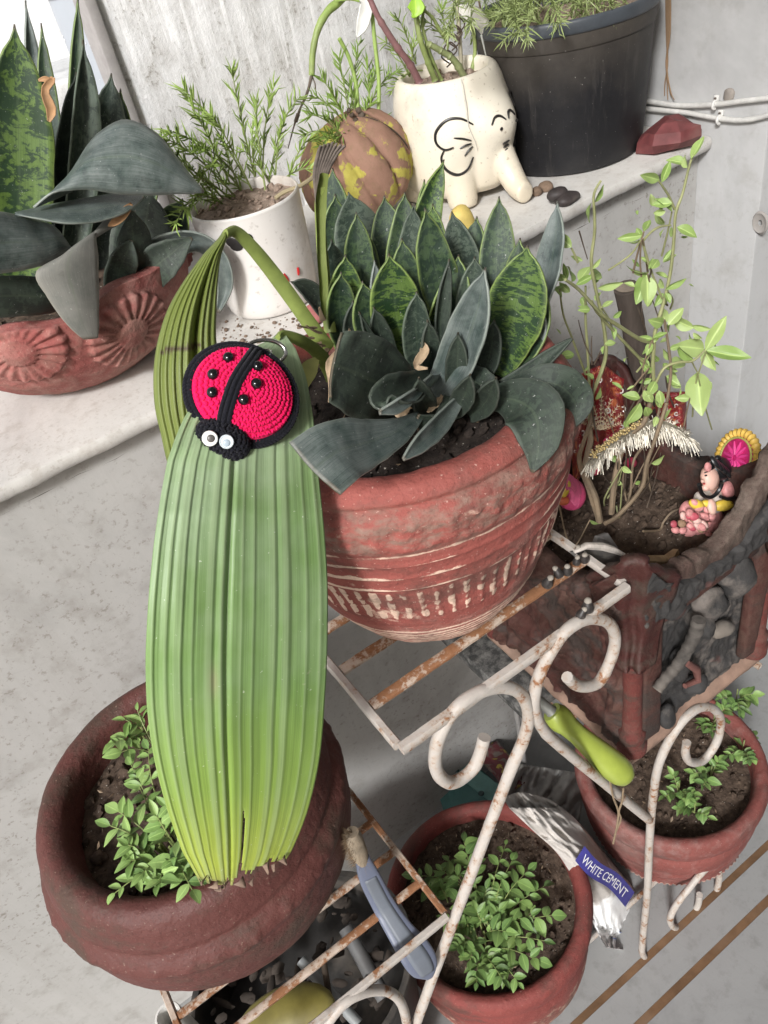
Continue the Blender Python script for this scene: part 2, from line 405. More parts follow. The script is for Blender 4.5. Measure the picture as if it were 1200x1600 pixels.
M_SN_ASH = sansev('ash grey withered leaf', (.12, .125, .11), (.17, .17, .15), .3, .6, (.26, .25, .225), (.25, .22, .17), scale=8, rough=.6)
M_SN_DARK = sansev('dark dusty leathery leaf', (.012, .020, .015), (.042, .062, .042), .75, .5, (.055, .072, .052), (.05, .06, .045), scale=9, rough=.5)

def pleat_mat():
    m = Mat('pleated palm grass leaf', .36, .5)
    uv = m.co('UV'); s = m.sep(uv)
    ln = m.noise(1, 5, .6, m.mapped((3.0, 140, 1), 'UV')); pa = m.noise(30, 5, .6); pb = m.noise(9, 3)
    base = m.ramp(s[0], [(.0, (.34, .44, .26)), (.12, (.24, .34, .16)), (.35, (.165, .275, .095)), (.62, (.165, .285, .08)), (.82, (.235, .355, .06)), (.95, (.38, .45, .05)), (1.0, (.30, .30, .06))])
    c = m.mix(m.ramp(ln, [(.35, 0), (.7, 1)]), m.mix(.38, base, (.08, .13, .035)), base)
    pl = m.ramp(m.math('ADD', m.math('MULTIPLY', pb, .6), m.math('MULTIPLY', pa, .4)), [(.42, 0), (.62, 1)])
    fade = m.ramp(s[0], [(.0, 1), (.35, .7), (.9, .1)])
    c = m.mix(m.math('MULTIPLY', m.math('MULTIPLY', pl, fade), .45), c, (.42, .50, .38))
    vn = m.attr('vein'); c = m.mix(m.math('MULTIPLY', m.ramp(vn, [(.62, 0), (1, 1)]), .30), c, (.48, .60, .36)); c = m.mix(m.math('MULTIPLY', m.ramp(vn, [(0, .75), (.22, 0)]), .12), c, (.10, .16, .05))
    c = m.mix(m.math('MULTIPLY', m.attr('wear'), .8), c, (.33, .24, .17))
    sp = m.ramp(m.noise(420, 2), [(.72, 0), (.76, 1)]); c = m.mix(m.math('MULTIPLY', sp, .6), c, (.62, .66, .55))
    st = m.ramp(m.noise(26, 4, .7), [(.70, 0), (.74, 1)]); c = m.mix(m.math('MULTIPLY', st, .5), c, (.50, .46, .38))
    m.color(c); m.rough(m.mix(pa, .34, .6)); m.bump(ln, .22, .001); m.bump(pa, .1, .001)
    m.b.inputs['Transmission Weight'].default_value = 0.0
    return m.m
M_PLEAT = pleat_mat()
def leafy(name, a, b, rough=.45, vein=True, edge=None):
    m = Mat(name, rough, .45)
    oi = m.n('ShaderNodeObjectInfo').outputs['Random']; n = m.noise(60, 4)
    c = m.mix(m.math('ADD', m.math('MULTIPLY', oi, .7), m.math('MULTIPLY', n, .3)), a, b)
    if vein:
        s = m.sep(m.co('UV')); ed = m.math('ABSOLUTE', m.math('SUBTRACT', s[1], .5))
        c = m.mix(m.math('MULTIPLY', m.ramp(ed, [(.0, 1), (.06, 0)]), .5), c, tuple(min(1, x * 1.7) for x in b))
    m.color(c); m.bump(n, .2, .001)
    return m.m
M_TULSI = leafy('pale green herb leaf', (.17, .27, .06), (.36, .45, .17))
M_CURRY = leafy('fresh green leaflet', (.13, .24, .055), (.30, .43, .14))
M_CURRYDK = leafy('darker green leaflet', (.10, .19, .055), (.21, .32, .09))  # deeper green leaflets, mainly for the floor pots
M_NEEDLE = leafy('moss rose needle', (.17, .28, .05), (.36, .46, .13), vein=False)
M_GRASSY = leafy('pale grassy blade', (.26, .33, .12), (.45, .50, .24), vein=False)
M_STEMG = plain('green stem', (.22, .27, .09), .55, var=.3)
M_STEMB = plain('woody brown stem', (.21, .155, .10), .8, var=.35)
M_STEMD = plain('dry dark stem', (.07, .05, .035), .85, var=.4)
M_DRY = plain('dry papery leaf', (.42, .31, .20), .8, var=.35)
M_PETIOLE = plain('olive petiole', (.20, .25, .065), .45, var=.3, scale=40)

# ------------------------------------------------------------------ the setting
LEDGE_Z = 1.086; TRAY_Z = 0.945; LOW_Z = 0.631; FRONT_Y = 0.350; PIL_X = 0.975

ground = MB().grid([[(-60, -60, -.35), (60, -60, -.35)], [(-60, 60, -.35), (60, 60, -.35)]]).build('ground', plain('dusty outdoor ground', (.42, .40, .37), .9), None, kind='structure')
fl = MB()
fl.box((-1.6, -1.2, -.20), (2.2, 0.785, -0.004))
floor = fl.build('floor', plain('mortar bed', (.25, .24, .22), .9), None, smooth=False, kind='structure')
def slab(y0, y1, x0=-1.6, x1=2.2):
    return MB().box((x0, y0, -.003), (x1, y1, 0.0))
for y0, y1 in ((0.352, .785), (0.292, .340), (-1.2, 0.279)):
    slab(y0, y1).build('marble_slab', M_FLOOR, floor, smooth=False)
M_STRIP = plain('rust brown floor strip', (.15, .085, .045), .5, var=.3, scale=30)
for y0, y1 in ((0.3402, 0.3518), (0.2792, 0.2918)):
    MB().box((-1.6, y0, -.003), (2.2, y1, -0.0006)).build('floor_strip', M_STRIP, floor, smooth=False)

pw = thing('parapet_wall', 'low whitewashed parapet wall with a pale marble ledge', 'wall', (0, .9, 0))
MB().box((-1.6, .785, 0.0005), (PIL_X - .001, 1.125, LEDGE_Z - .0185)).build('wall', M_WALL, pw, smooth=False)
ls = MB()
rows = []
NX = 260
for k in range(NX + 1):
    x = -1.6 + (PIL_X - .001 + 1.6) * k / NX
    e = .762 + .0018 * nz((x, 0, 0), 22) + .0012 * nz((x, 3, 0), 70)
    zt = LEDGE_Z + .0006 * nz((x, 5, 0), 30)
    b = LEDGE_Z - .018 + .0012 * nz((x, 7, 0), 40)
    rows.append([(x, 1.14, LEDGE_Z - .018), (x, 1.14, LEDGE_Z), (x, .95, LEDGE_Z), (x, e + .006, zt), (x, e + .0018, zt - .0018), (x, e, zt - .006), (x, e + .001, b + .003), (x, e + .004, b), (x, .80, LEDGE_Z - .018)])
ls.grid(rows)
ls.build('ledge', M_LEDGE, pw, smooth=40)
cr = MB()
for seg in range(7):                                     # open mortar joint under the ledge
    x0 = -.25 + seg * .17; pts = []
    for k in range(9):
        x = x0 + k * .021; pts.append((x, .7855, LEDGE_Z - .040 - .004 * seg * .3 + .004 * nz((x, 1, 0), 25)))
    cr.tube(pts, [.0002] + [.0004 + .0007 * abs(nz(p, 90)) for p in pts[1:-1]] + [.0004], 5)
cr.build('crack', plain('dark crack', (.10, .09, .075), .95), pw)

shade_slab = MB().box((-.45, -3.0, 2.7), (4.0, 1.35, 2.86)).build('shade_ceiling', M_WALL, None, smooth=False, kind='structure')      # unseen slab added for its shade, standing in for a balcony roof
shade_wall = MB().box((-1.6, -2.2, 0.0005), (4.0, -2.0, 2.699)).build('wall', M_WALL, None, smooth=False, kind='structure')  # unseen house wall behind the camera, added to darken the corner
pil = thing('pillar', 'pale grey plastered pillar at the end of the ledge', 'pillar', (1.2, .9, 0))
pm = MB().box((PIL_X, .679, 0.0005), (1.9, 1.3, 2.699), .004)
pm.build('wall', M_PILLAR, pil, smooth=30)
hole = MB(); hc = onX(1188, 348, PIL_X); hr = .011
hole.grid([[hc + Vector((-.0022 + dx, math.cos(a) * r, math.sin(a) * r * 1.25)) for a in [k * PI / 8 for k in range(16)]] for r, dx in ((hr * 1.2, .0025), (hr, 0), (hr * .85, .0012), (hr * .3, .0018))], closed=True)
hole.build('patch', plain('grey filler', (.30, .28, .26), .9), pil)

bw = thing('back_wall', 'grimy white wall with long rain streaks behind the potted plants', 'wall', (.65, 1.12, LEDGE_Z))
MB().box((.316, 1.128, LEDGE_Z - .01), (PIL_X - .002, 1.30, 2.699), .006).build('wall', M_GRIME, bw, smooth=30)
MB().box((.300, 1.118, LEDGE_Z - .01), (.315, 1.27, 2.699), .003).build('edge_trim', plain('grey brown edge', (.36, .34, .33), .7), bw, smooth=30)

PC = onY(148, 40, 1.2); PC.z = 0
pp = thing('drain_pipe', 'grey plastic drain pipe with a socket collar behind the snake plant', 'pipe', (.235, 1.215, -.3))
pr = MB()
def ringz(c, r, z, n=40): return [(c.x + r * math.cos(2 * PI * k / n), c.y + r * math.sin(2 * PI * k / n), z) for k in range(n)]
M_PIPE = plain('grey plastic', (.40, .43, .47), .38, var=.06, scale=8)
_nt2 = M_PIPE.node_tree
pr.grid([ringz(PC, .043, z) for z in (-.34, .5, 1.0, 1.4, 1.5)], closed=True); pr.build('tube', M_PIPE, pp)
pc2 = MB(); pc2.grid([ringz(PC, r, z) for r, z in ((.0434, 1.414), (.049, 1.416), (.052, 1.421), (.051, 1.430), (.0495, 1.436), (.049, 1.8), (.04, 1.8))], closed=True); pc2.build('collar', M_PIPE, pp)
sp = MB()
for k in range(90):
    a = PI + random.random() * 1.9; z = random.uniform(1.15, 1.38)
    sp.sph((PC.x + .0435 * math.cos(a), PC.y + .0435 * math.sin(a), z), random.choice((.0005, .0007, .001)), 4, 5)
sp.build('paint_splash', plain('white paint', (.8, .8, .8)), pp, kind='stuff')

ow = thing('outside_wall', 'bright sunlit white wall beyond the ledge', 'wall', (0, 2.4, -.35))
MB().box((-4.5, 2.45, -.35), (3.5, 2.7, 1.06)).build('wall', M_OUT, ow, smooth=False)
MB().box((-4.5, 2.38, 1.061), (3.5, 2.74, 1.16), .01).build('coping', wallpaint('stained coping', (.80, .80, .78), (.40, .38, .34), 9, .8), ow)
MB().box((.28, 2.35, -.35), (.42, 2.449, 1.06), .01).build('pier', M_OUT, ow)
ob = thing('outside_house', 'pale plastered house wall far beyond the ledge', 'house', (0, 6, -.35))
MB().box((-9, 6, -.35), (7, 8, 4.2), .02).build('wall', M_OUT, ob, smooth=False)
for k in range(5):
    f = MB().box((-7.5 + k * 2.8, 5.95, 1.5), (-6.3 + k * 2.8, 6.02, 2.9), .01).build('window', plain('window frame', (.5, .5, .48)), ob, smooth=False)
    MB().box((-7.4 + k * 2.8, 5.94, 1.6), (-6.4 + k * 2.8, 5.96, 2.8)).build('pane', plain('dark pane', (.05, .06, .07), .15), f, smooth=False)

# ------------------------------------------------------------------ pots
def lathe(c, prof, n=200, m=110, disp=None, wear=None, sm=True):
    pr_ = catmull(prof, m) if sm else prof
    b = MB(); vs = []; ws = []; c = Vector(c); mm = len(pr_)
    for i, (r, z) in enumerate(pr_):
        for k in range(n):
            th = 2 * PI * k / n
            p = Vector((math.cos(th) * r, math.sin(th) * r, z))
            d = disp(th, z, r, i / (mm - 1), p) if disp else 0
            w = wear(th, z, r, i / (mm - 1), p) if wear else 0
            q = p + Vector((math.cos(th), math.sin(th), 0)) * d
            vs.append(c + q); ws.append(w)
    fs = []
    for i in range(mm - 1):
        for k in range(n):
            l = (k + 1) % n
            fs.append((i * n + k, i * n + l, (i + 1) * n + l, (i + 1) * n + k))
    b.add(vs, fs, None, ws)
    return b

def soil_disc(c, r, z, name, mat, parent, bump=.004, clods=120, cr=(.001, .0045), mound=0.0, sx=1.0, rot=0.0):
    b = MB(); c = Vector((c[0], c[1], z)); n = 64; rows = []
    for i in range(17):
        rr = r * (1 - i / 16 * .995)
        rows.append([c + Vector((math.cos(2 * PI * k / n) * rr, math.sin(2 * PI * k / n) * rr * sx, 0)) for k in range(n)])
    rows = [[p + Vector((0, 0, bump * (fbm(p, 45) + .8 * fbm(p, 130, 4)) + mound * (1 - ((p - c).length / r) ** 2))) for p in row] for row in rows]
    b.grid(rows, closed=True)
    for k in range(clods):
        a = random.random() * 2 * PI; q = r * math.sqrt(random.random()) * .95; s = cr[0] + (cr[1] - cr[0]) * random.random() ** 2.5
        p = c + Vector((math.cos(a) * q, math.sin(a) * q * sx, 0)); p.z += bump * fbm(p, 45) + mound * (1 - (q / r) ** 2) + s * .3
        b.ell(p, (s, 0, s * .3), (0, s * random.uniform(.6, 1.1), 0), (0, 0, s * random.uniform(.5, .9)), 5, 7, .6, 300)
    return b.build(name, mat, parent, kind='stuff')

def litter(c, r, z, parent, n=60, sx=1.0, ln=(.003, .011)):
    b = MB()
    for k in range(n):
        a = random.random() * 2 * PI; q = r * math.sqrt(random.random()) * .93; p = Vector((c[0] + math.cos(a) * q, c[1] + math.sin(a) * q * sx, z + .004 + random.random() * .004))
        d = Vector((random.gauss(0, 1), random.gauss(0, 1), random.gauss(0, .25))).normalized(); e = d.cross(Vector((random.gauss(0, .4), random.gauss(0, .4), 1))).normalized(); L = random.uniform(*ln); w = L * random.choice((.08, .12, .3, .4))
        b.add([p - d * L * .5, p + e * w * .5, p + d * L * .5 + Vector((0, 0, L * .2)), p - e * w * .5], [(0, 1, 2, 3)])
    return b.build('leaf_litter', M_LITTER, parent, smooth=False, kind='stuff')
def bandf(z, a, b, s=.003):
    return max(0.0, min(1.0, (z - a) / s)) * max(0.0, min(1.0, (b - z) / s))

# large red pot on the top tray
RC = Vector((.250, .479, TRAY_Z + .0095))
redpot = thing('red_pot', 'large red painted clay pot with white tick marks on the top tray', 'pot', RC)
def red_disp(th, z, r, u, p):
    d = .0012 * fbm(p, 28)
    if z > .02 and u < .72:
        d += bandf(z, .164, .201, .008) * (.003 + .0042 * fbm((math.cos(th) * .14, math.sin(th) * .14, z * .7), 75) + .0015 * fbm(p, 180))
        d -= .0032 * math.exp(-((z - .2045) / .0030) ** 2)
        for zz, h in ((.153, .0012), (.138, .0014), (.122, .0013)): d += h * math.exp(-((z - zz) / .0016) ** 2)
        tk = (th * 66 / (2 * PI)) % 1.0
        if abs(tk - .5) < .16: d += .0012 * bandf(z, .072, .118, .005)
        d += .0008 * math.sin(z * 1900) * bandf(z, .022, .058, .006)
    else:
        d += .0022 * fbm(p, 60)
    return d
def red_wear(th, z, r, u, p):
    w = 0.0
    v = .35 + .8 * (.5 + nz((math.cos(th), math.sin(th), z * 3), 3.1, 2))
    if u < .72:
        for zz, g in ((.153, .8), (.138, 1.0), (.122, .9)): w = max(w, g * v * math.exp(-((z - zz) / .0021) ** 2))
        tk = (th * 66 / (2 * PI) + .25 * nz((th * 4, z * 30, 0), 2)) % 1.0
        if abs(tk - .5) < .20: w = max(w, (.55 + .9 * (.5 + nz((math.cos(th) * 9, math.sin(th) * 9, z * 150), 1.3))) * v * .85 * bandf(z, .070, .121, .008))
        w = max(w, .95 * bandf(z, -.01, .056, .010) * (.55 + .45 * math.sin(z * 1900)))
        w = max(w, (.55 * max(0, nz((math.cos(th) * 2.2, math.sin(th) * 2.2, z * 14), 1.0, 5)) + .25) * bandf(z, .05, .16, .02))
        w = max(w, .62 * math.exp(-((z - .164) / .003) ** 2))
        w = max(w, bandf(z, .164, .202, .01) * .42)
    if r > .125 and z > .20: w = max(w, .3)
    return w + .22 * max(0, -math.cos(th - 2.9)) * 0
red_prof = [(.002, .0), (.05, .0), (.078, .001), (.088, .010), (.099, .030), (.110, .054), (.119, .080), (.125, .104), (.132, .128), (.137, .150), (.1395, .168), (.141, .184), (.1405, .198), (.136, .210), (.129, .2175), (.120, .2185), (.111, .214), (.106, .205), (.104, .19), (.102, .165)]
lathe(RC, red_prof, 420, 200, red_disp, red_wear).build('body', M_RED, redpot, smooth='all')
soil_disc(RC, .106, RC.z + .196, 'soil', M_SOILSHADE, redpot, .005, 260, (.0012, .006))

# big dark pot on the low tray at the left
BC = Vector((-.046, .550, LOW_Z + .008))
bigpot = thing('dark_pot', 'big maroon brown clay pot with a thick rounded rim in front of the parapet', 'pot', BC)
def big_disp(th, z, r, u, p):
    d = .0016 * fbm(p, 24) + .0006 * fbm(p, 110)
    if u < .62:
        d += bandf(z, .118, .145, .01) * (.0028 * max(0, nz((math.cos(th) * .15, math.sin(th) * .15, z * .5), 120)) + .0035)
        d -= .0022 * math.exp(-((z - .150) / .004) ** 2)
        for zz in (.06, .072, .084): d += .0009 * math.exp(-((z - zz) / .002) ** 2)
    return d
def big_wear(th, z, r, u, p):
    return (.55 * bandf(z, -.01, .05, .02) + .3 * bandf(z, .118, .145, .006) + .15 * bandf(z, .055, .09, .004)) if u < .62 else 0
big_prof = [(.002, 0), (.06, 0), (.108, .002), (.124, .012), (.139, .032), (.150, .056), (.157, .080), (.1605, .104), (.160, .126), (.1555, .146), (.150, .162), (.146, .176), (.1405, .187), (.132, .1935), (.123, .193), (.1155, .187), (.1125, .176), (.111, .156), (.110, .136)]
lathe(BC, big_prof, 300, 150, big_disp, big_wear).build('body', M_BIGPOT, bigpot, smooth='all')
soil_disc(BC, .114, BC.z + .152, 'soil', M_SOIL, bigpot, .007, 300, (.0015, .008))

litter(RC, .10, RC.z + .199, redpot, 50); litter(BC, .10, BC.z + .160, bigpot, 45)
# lower pots on the floor
MC = Vector((.234, .500, .001))
midpot = thing('round_pot', 'round red clay pot of leafy seedlings on the floor under the stand', 'pot', MC)
mid_prof = [(.002, 0), (.08, 0), (.118, .002), (.135, .03), (.146, .07), (.150, .11), (.150, .145), (.148, .17), (.152, .185), (.158, .20), (.1605, .216), (.159, .230), (.152, .238), (.143, .238), (.1365, .231), (.134, .215), (.132, .18)]
def mid_disp(th, z, r, u, p): return .0015 * fbm(p, 22) + .0009 * fbm(p, 90)
lathe(MC, mid_prof, 220, 110, mid_disp, lambda th, z, r, u, p: .55 * bandf(z, -.01, .16, .04) if u < .5 else .1).build('body', M_LOWPOT, midpot, smooth='all')
soil_disc(MC, .136, .214, 'soil', M_SOIL, midpot, .006, 420, (.0015, .007))
RGC = Vector((.613, .479, .001))
rpot = thing('squat_pot', 'squat dusty red clay pot with a ridged band below the clay planter', 'pot', RGC)
rg_prof = [(.002, 0), (.06, 0), (.095, .002), (.108, .018), (.122, .046), (.133, .076), (.141, .106), (.146, .136), (.148, .160), (.1465, .176), (.149, .19), (.154, .206), (.155, .222), (.152, .236), (.145, .241), (.136, .238), (.131, .228), (.129, .21), (.128, .18)]
def rg_disp(th, z, r, u, p):
    d = .0018 * fbm(p, 22) + .0008 * fbm(p, 90)
    if u < .6:
        d += .0035 * math.exp(-((z - .07) / .006) ** 2) * (1 + .5 * math.sin(th * 90)); d -= .003 * math.exp(-((z - .178) / .006) ** 2); d -= .0025 * math.exp(-((z - .128) / .004) ** 2)
        d -= .0022 * math.exp(-((z - .098) / .004) ** 2)
    return d
lathe(RGC, rg_prof, 300, 130, rg_disp, lambda th, z, r, u, p: (.75 * math.exp(-((z - .07) / .007) ** 2) + .3 * bandf(z, .0, .05, .02)) if u < .6 else .1).build('body', M_RIMRED, rpot, smooth='all')
soil_disc(RGC, .131, .205, 'soil', M_SOIL, rpot, .006, 260, (.0015, .007))

litter(MC, .125, .218, midpot, 90); litter(RGC, .12, .209, rpot, 60)
# ------------------------------------------------------------------ iron stand
stand = thing('plant_stand', 'three tier wrought iron plant stand in chipped cream paint with scrolled legs', 'plant stand', (.25, .35, 0))
def rod(pxs, Y, r, name, mat=None, n=10, smp=None, dy=0):
    pts = [tuple(onY(x, y, Y)) for x, y in pxs]
    pts = [Vector(p) for p in catmull(pts, smp or len(pts) * 7)]
    return MB().tube(pts, [r * (1 + .06 * nz(p, 60)) for p in pts], n).build(name, mat or M_IRON, stand)
C1 = [(757, 1152), (741, 1198), (706, 1223), (682, 1203), (684, 1158), (708, 1112), (745, 1083), (787, 1073), (815, 1086), (826, 1117), (818, 1155), (797, 1205), (757, 1310), (712, 1430), (680, 1516), (650, 1600), (615, 1700), (602, 1760)]
rod(C1, FRONT_Y, .0060, 'scroll_leg')
_e = onY(602, 1760, FRONT_Y)
MB().tube([_e + Vector((0, 0, .002)), Vector((_e.x - .012, FRONT_Y, _e.z * .6)), Vector((_e.x - .014, FRONT_Y, .0005))], .0058, 10).build('leg_end', M_IRON, stand)
C2 = [(886, 1058), (905, 1072), (935, 1066), (955, 1028), (961, 995), (949, 972), (918, 967), (884, 986), (855, 1028), (838, 1070), (835, 1108), (848, 1138), (872, 1163), (940, 1220), (1014, 1281)]
rod(C2, FRONT_Y - .002, .0058, 'scroll_brace')
C3 = [(1073, 1160), (1071, 1178), (1080, 1191), (1100, 1187), (1120, 1158), (1126, 1125), (1112, 1106), (1086, 1109), (1056, 1140), (1030, 1192), (1020, 1250), (1015, 1310), (1011, 1400), (1004, 1470), (1005, 1492), (1022, 1500), (1045, 1489), (1075, 1464), (1100, 1430), (1118, 1395), (1124, 1365), (1114, 1350), (1098, 1362), (1078, 1386), (1056, 1415), (1047, 1437), (1055, 1449), (1075, 1440), (1090, 1415), (1093, 1398)]
rod(C3, FRONT_Y, .0055, 'scroll_leg')
C4 = [(470, 1700), (505, 1610), (545, 1562), (590, 1547), (620, 1558), (634, 1590), (636, 1640), (620, 1690)]
rod(C4, FRONT_Y, .0055, 'scroll')
# stretcher near the floor
MB().tube([(.25, .418, .020), (.37, .418, .018), (.59, .418, .020)], .0045, 8).build('stretcher', M_IRON, stand)
def bar(a, b, w, h, name, mat=M_IRONRUST):
    a, b = Vector(a), Vector(b); d = (b - a); L = d.length; d.normalize()
    s_ = d.cross(Vector((0, 0, 1))).normalized(); m = MB(); rows = []
    N = max(4, int(L / .006))
    for k in range(N + 1):
        p = a + d * (L * k / N)
        rows.append([p + s_ * (sx * w / 2 * (1 + .12 * nz(p, 120, sx))) + Vector((0, 0, sz * h / 2 + .0004 * nz(p, 150, sz + sx))) for sx, sz in ((-.7, -1), (.7, -1), (1, -.6), (1, .6), (.7, 1), (-.7, 1), (-1, .6), (-1, -.6))])
    n0 = len(m.v); m.grid(rows, closed=True); m.f.append(tuple(n0 + i for i in reversed(range(8)))); m.f.append(tuple(n0 + N * 8 + i for i in range(8)))
    return m.build(name, mat, stand)
TX0, TX1, TY0, TY1 = .122, .374, .350, .690
bar((TX0, TY0, TRAY_Z), (TX1, TY0, TRAY_Z), .0085, .010, 'rail', M_IRON)
bar((TX0, TY1, TRAY_Z), (TX1, TY1, TRAY_Z), .0085, .010, 'rail', M_IRON)
bar((TX0, TY0 + .0045, TRAY_Z + .0005), (TX0, TY1 - .0045, TRAY_Z + .0005), .0075, .009, 'rail', M_IRON)
bar((TX1, TY0 + .0045, TRAY_Z + .0005), (TX1, TY1 - .0045, TRAY_Z + .0005), .0075, .009, 'rail', M_IRON)
for k, y in enumerate((.399, .448, .499, .549, .599, .645)):
    bar((TX0 + .004, y, TRAY_Z + .003), (TX1 - .004, y, TRAY_Z + .003), .0105, .005, 'slat')
LX0, LX1, LY0, LY1 = -.165, .115, .352, .70
bar((LX0, LY0, LOW_Z), (LX1, LY0, LOW_Z), .0075, .009, 'rail', M_IRON)
bar((LX0, LY1, LOW_Z), (LX1, LY1, LOW_Z), .0075, .009, 'rail')
bar((LX0, LY0 + .004, LOW_Z + .0005), (LX0, LY1 - .004, LOW_Z + .0005), .007, .009, 'rail')
bar((LX1, LY0 + .004, LOW_Z + .0005), (LX1 - .01, LY1 - .004, LOW_Z + .0005), .007, .009, 'rail')
for y in (.398, .445, .49, .54, .59, .64):
    bar((LX0 + .004, y, LOW_Z + .002), (LX1 - .004, y, LOW_Z + .002), .0085, .005, 'slat')
RX0, RX1 = .388, .625
for y in (.40, .46, .52, .58, .64):
    bar((RX0, y, LOW_Z - .030), (RX1, y, LOW_Z - .030), .009, .005, 'slat')
bar((RX0, .395, LOW_Z - .034), (RX0, .70, LOW_Z - .034), .007, .009, 'rail'); bar((RX1, .36, LOW_Z - .034), (RX1, .70, LOW_Z - .034), .007, .009, 'rail')
# back frame
M_IRONBK = rusty('grey weathered iron', (.40, .39, .38), .66)
YB = .694
for pts in ([(.12, YB, TRAY_Z), (.125, YB, .80), (.10, YB, .66), (-.02, YB, .40), (-.10, YB, .2), (-.10, YB, .0)], [(.374, YB, TRAY_Z), (.372, YB, .78), (.40, YB, .60), (.46, YB, .45), (.47, YB, .2), (.47, YB, 0)], [(-.165, YB, LOW_Z), (-.165, YB, .3), (-.165, YB, 0)], [(.625, YB, LOW_Z - .03), (.63, YB, .3), (.635, YB, 0)]):
    MB().tube([Vector(p) for p in catmull(pts, 30)], .005, 8).build('back_leg', M_IRONBK, stand)
MB().tube([(-.165, .352, LOW_Z), (-.165, .352, .3), (-.165, .352, 0)], .0055, 8).build('front_leg', M_IRON, stand)
MB().tube([(.625, .36, LOW_Z - .034), (.628, .38, .595)], .004, 6).build('brace', M_IRON, stand)

# ------------------------------------------------------------------ leaves
def blade_rows(spine, widths, normal, fold=.15, nu=26, nv=10, twist=0.0, ripple=0.0, curl=0.0):
    """spine: list of points; widths: function u -> full width; normal: the way the inner face looks"""
    sp_ = [Vector(p) for p in catmull([tuple(p) for p in spine], nu)]
    rows = []; nrm = Vector(normal).normalized(); wobble = random.random() * 50
    for i in range(nu):
        t = (sp_[min(i + 1, nu - 1)] - sp_[max(i - 1, 0)]).normalized()
        w_ = t.cross(nrm)
        w_ = w_.normalized() if w_.length > 1e-5 else t.orthogonal().normalized()
        n_ = w_.cross(t).normalized(); u = i / (nu - 1); W = widths(u) / 2
        a = twist * u
        W *= 1 + .05 * nz((u * 9, wobble, 0), 1.0) + .025 * nz((u * 31, wobble, 4), 1.0)
        w2 = w_ * math.cos(a) + n_ * math.sin(a); n2 = n_ * math.cos(a) - w_ * math.sin(a)
        row = []
        for j in range(nv + 1):
            v = j / nv * 2 - 1
            off = fold * W * (v * v) * (1 + curl * u)
            rp = ripple * math.sin(u * 23 + v * 2) * v * v
            row.append(sp_[i] + w2 * (W * v) + n2 * (off + rp))
        rows.append(row)
    return rows
def hahnii(wm, base=.5, tipw=.02, peak=.5, tip0=.93):
    def f(u):
        if u < peak: s = base + (1 - base) * math.sin(u / peak * PI / 2) ** 1.1
        elif u < tip0:
            q = (u - peak) / (tip0 - peak); s = (1 - tipw * 3) * (1 - q ** 2.3) ** .85 + tipw * 3
        else: s = tipw * 3 * (1 - (u - tip0) / (1 - tip0)) ** .7 + .006
        return wm * s
    return f
# dark glossy snake plant in the red pot: base px, tip px, width px, lean towards +Y at the tip, sideways bow px, fold, material, yaw of the face
SNK = thing('snake_plant', 'dense dark green banded snake plant growing in the large red pot', 'plant', (RC.x, RC.y, RC.z + .2))
SZ = RC.z + .203
def upleaf(bx, by, tx, ty, wpx, dy, bow, fold, mat, yaw=0.0, baseY=None, peak=.5, base=.5, th=.0016, parent=None, bz=None, back=0.0):
    parent = parent or SNK
    b = onY(bx, by, baseY) if baseY else onZ(bx, by, bz or SZ)
    t = onY(tx, ty, b.y + dy)
    m = (b + t) / 2
    wm = wpx * mpp(m)
    side = (t - b).cross(ray(bx, by)).normalized()
    m1 = b.lerp(t, .35) + side * (bow * mpp(m) * .9) + Vector((0, back, 0)); m2 = b.lerp(t, .7) + side * (bow * mpp(m) * .8) + Vector((0, back * .8, 0))
    nrm = -(ray(tx, ty)).normalized()
    nrm = Matrix.Rotation(math.radians(yaw), 3, (t - b).normalized()) @ nrm
    rows = blade_rows([b, m1, m2, t], hahnii(wm, base, peak=peak), nrm, fold)
    rows = [[p + Vector((.0009 * fbm(p, 35), .0009 * fbm(p, 35, 5), .0009 * fbm(p, 35, 9))) for p in r] for r in rows]
    mb = MB(); mb.grid(rows, uv=True)
    return mb.build('leaf', mat, parent, smooth='all', solid=th)
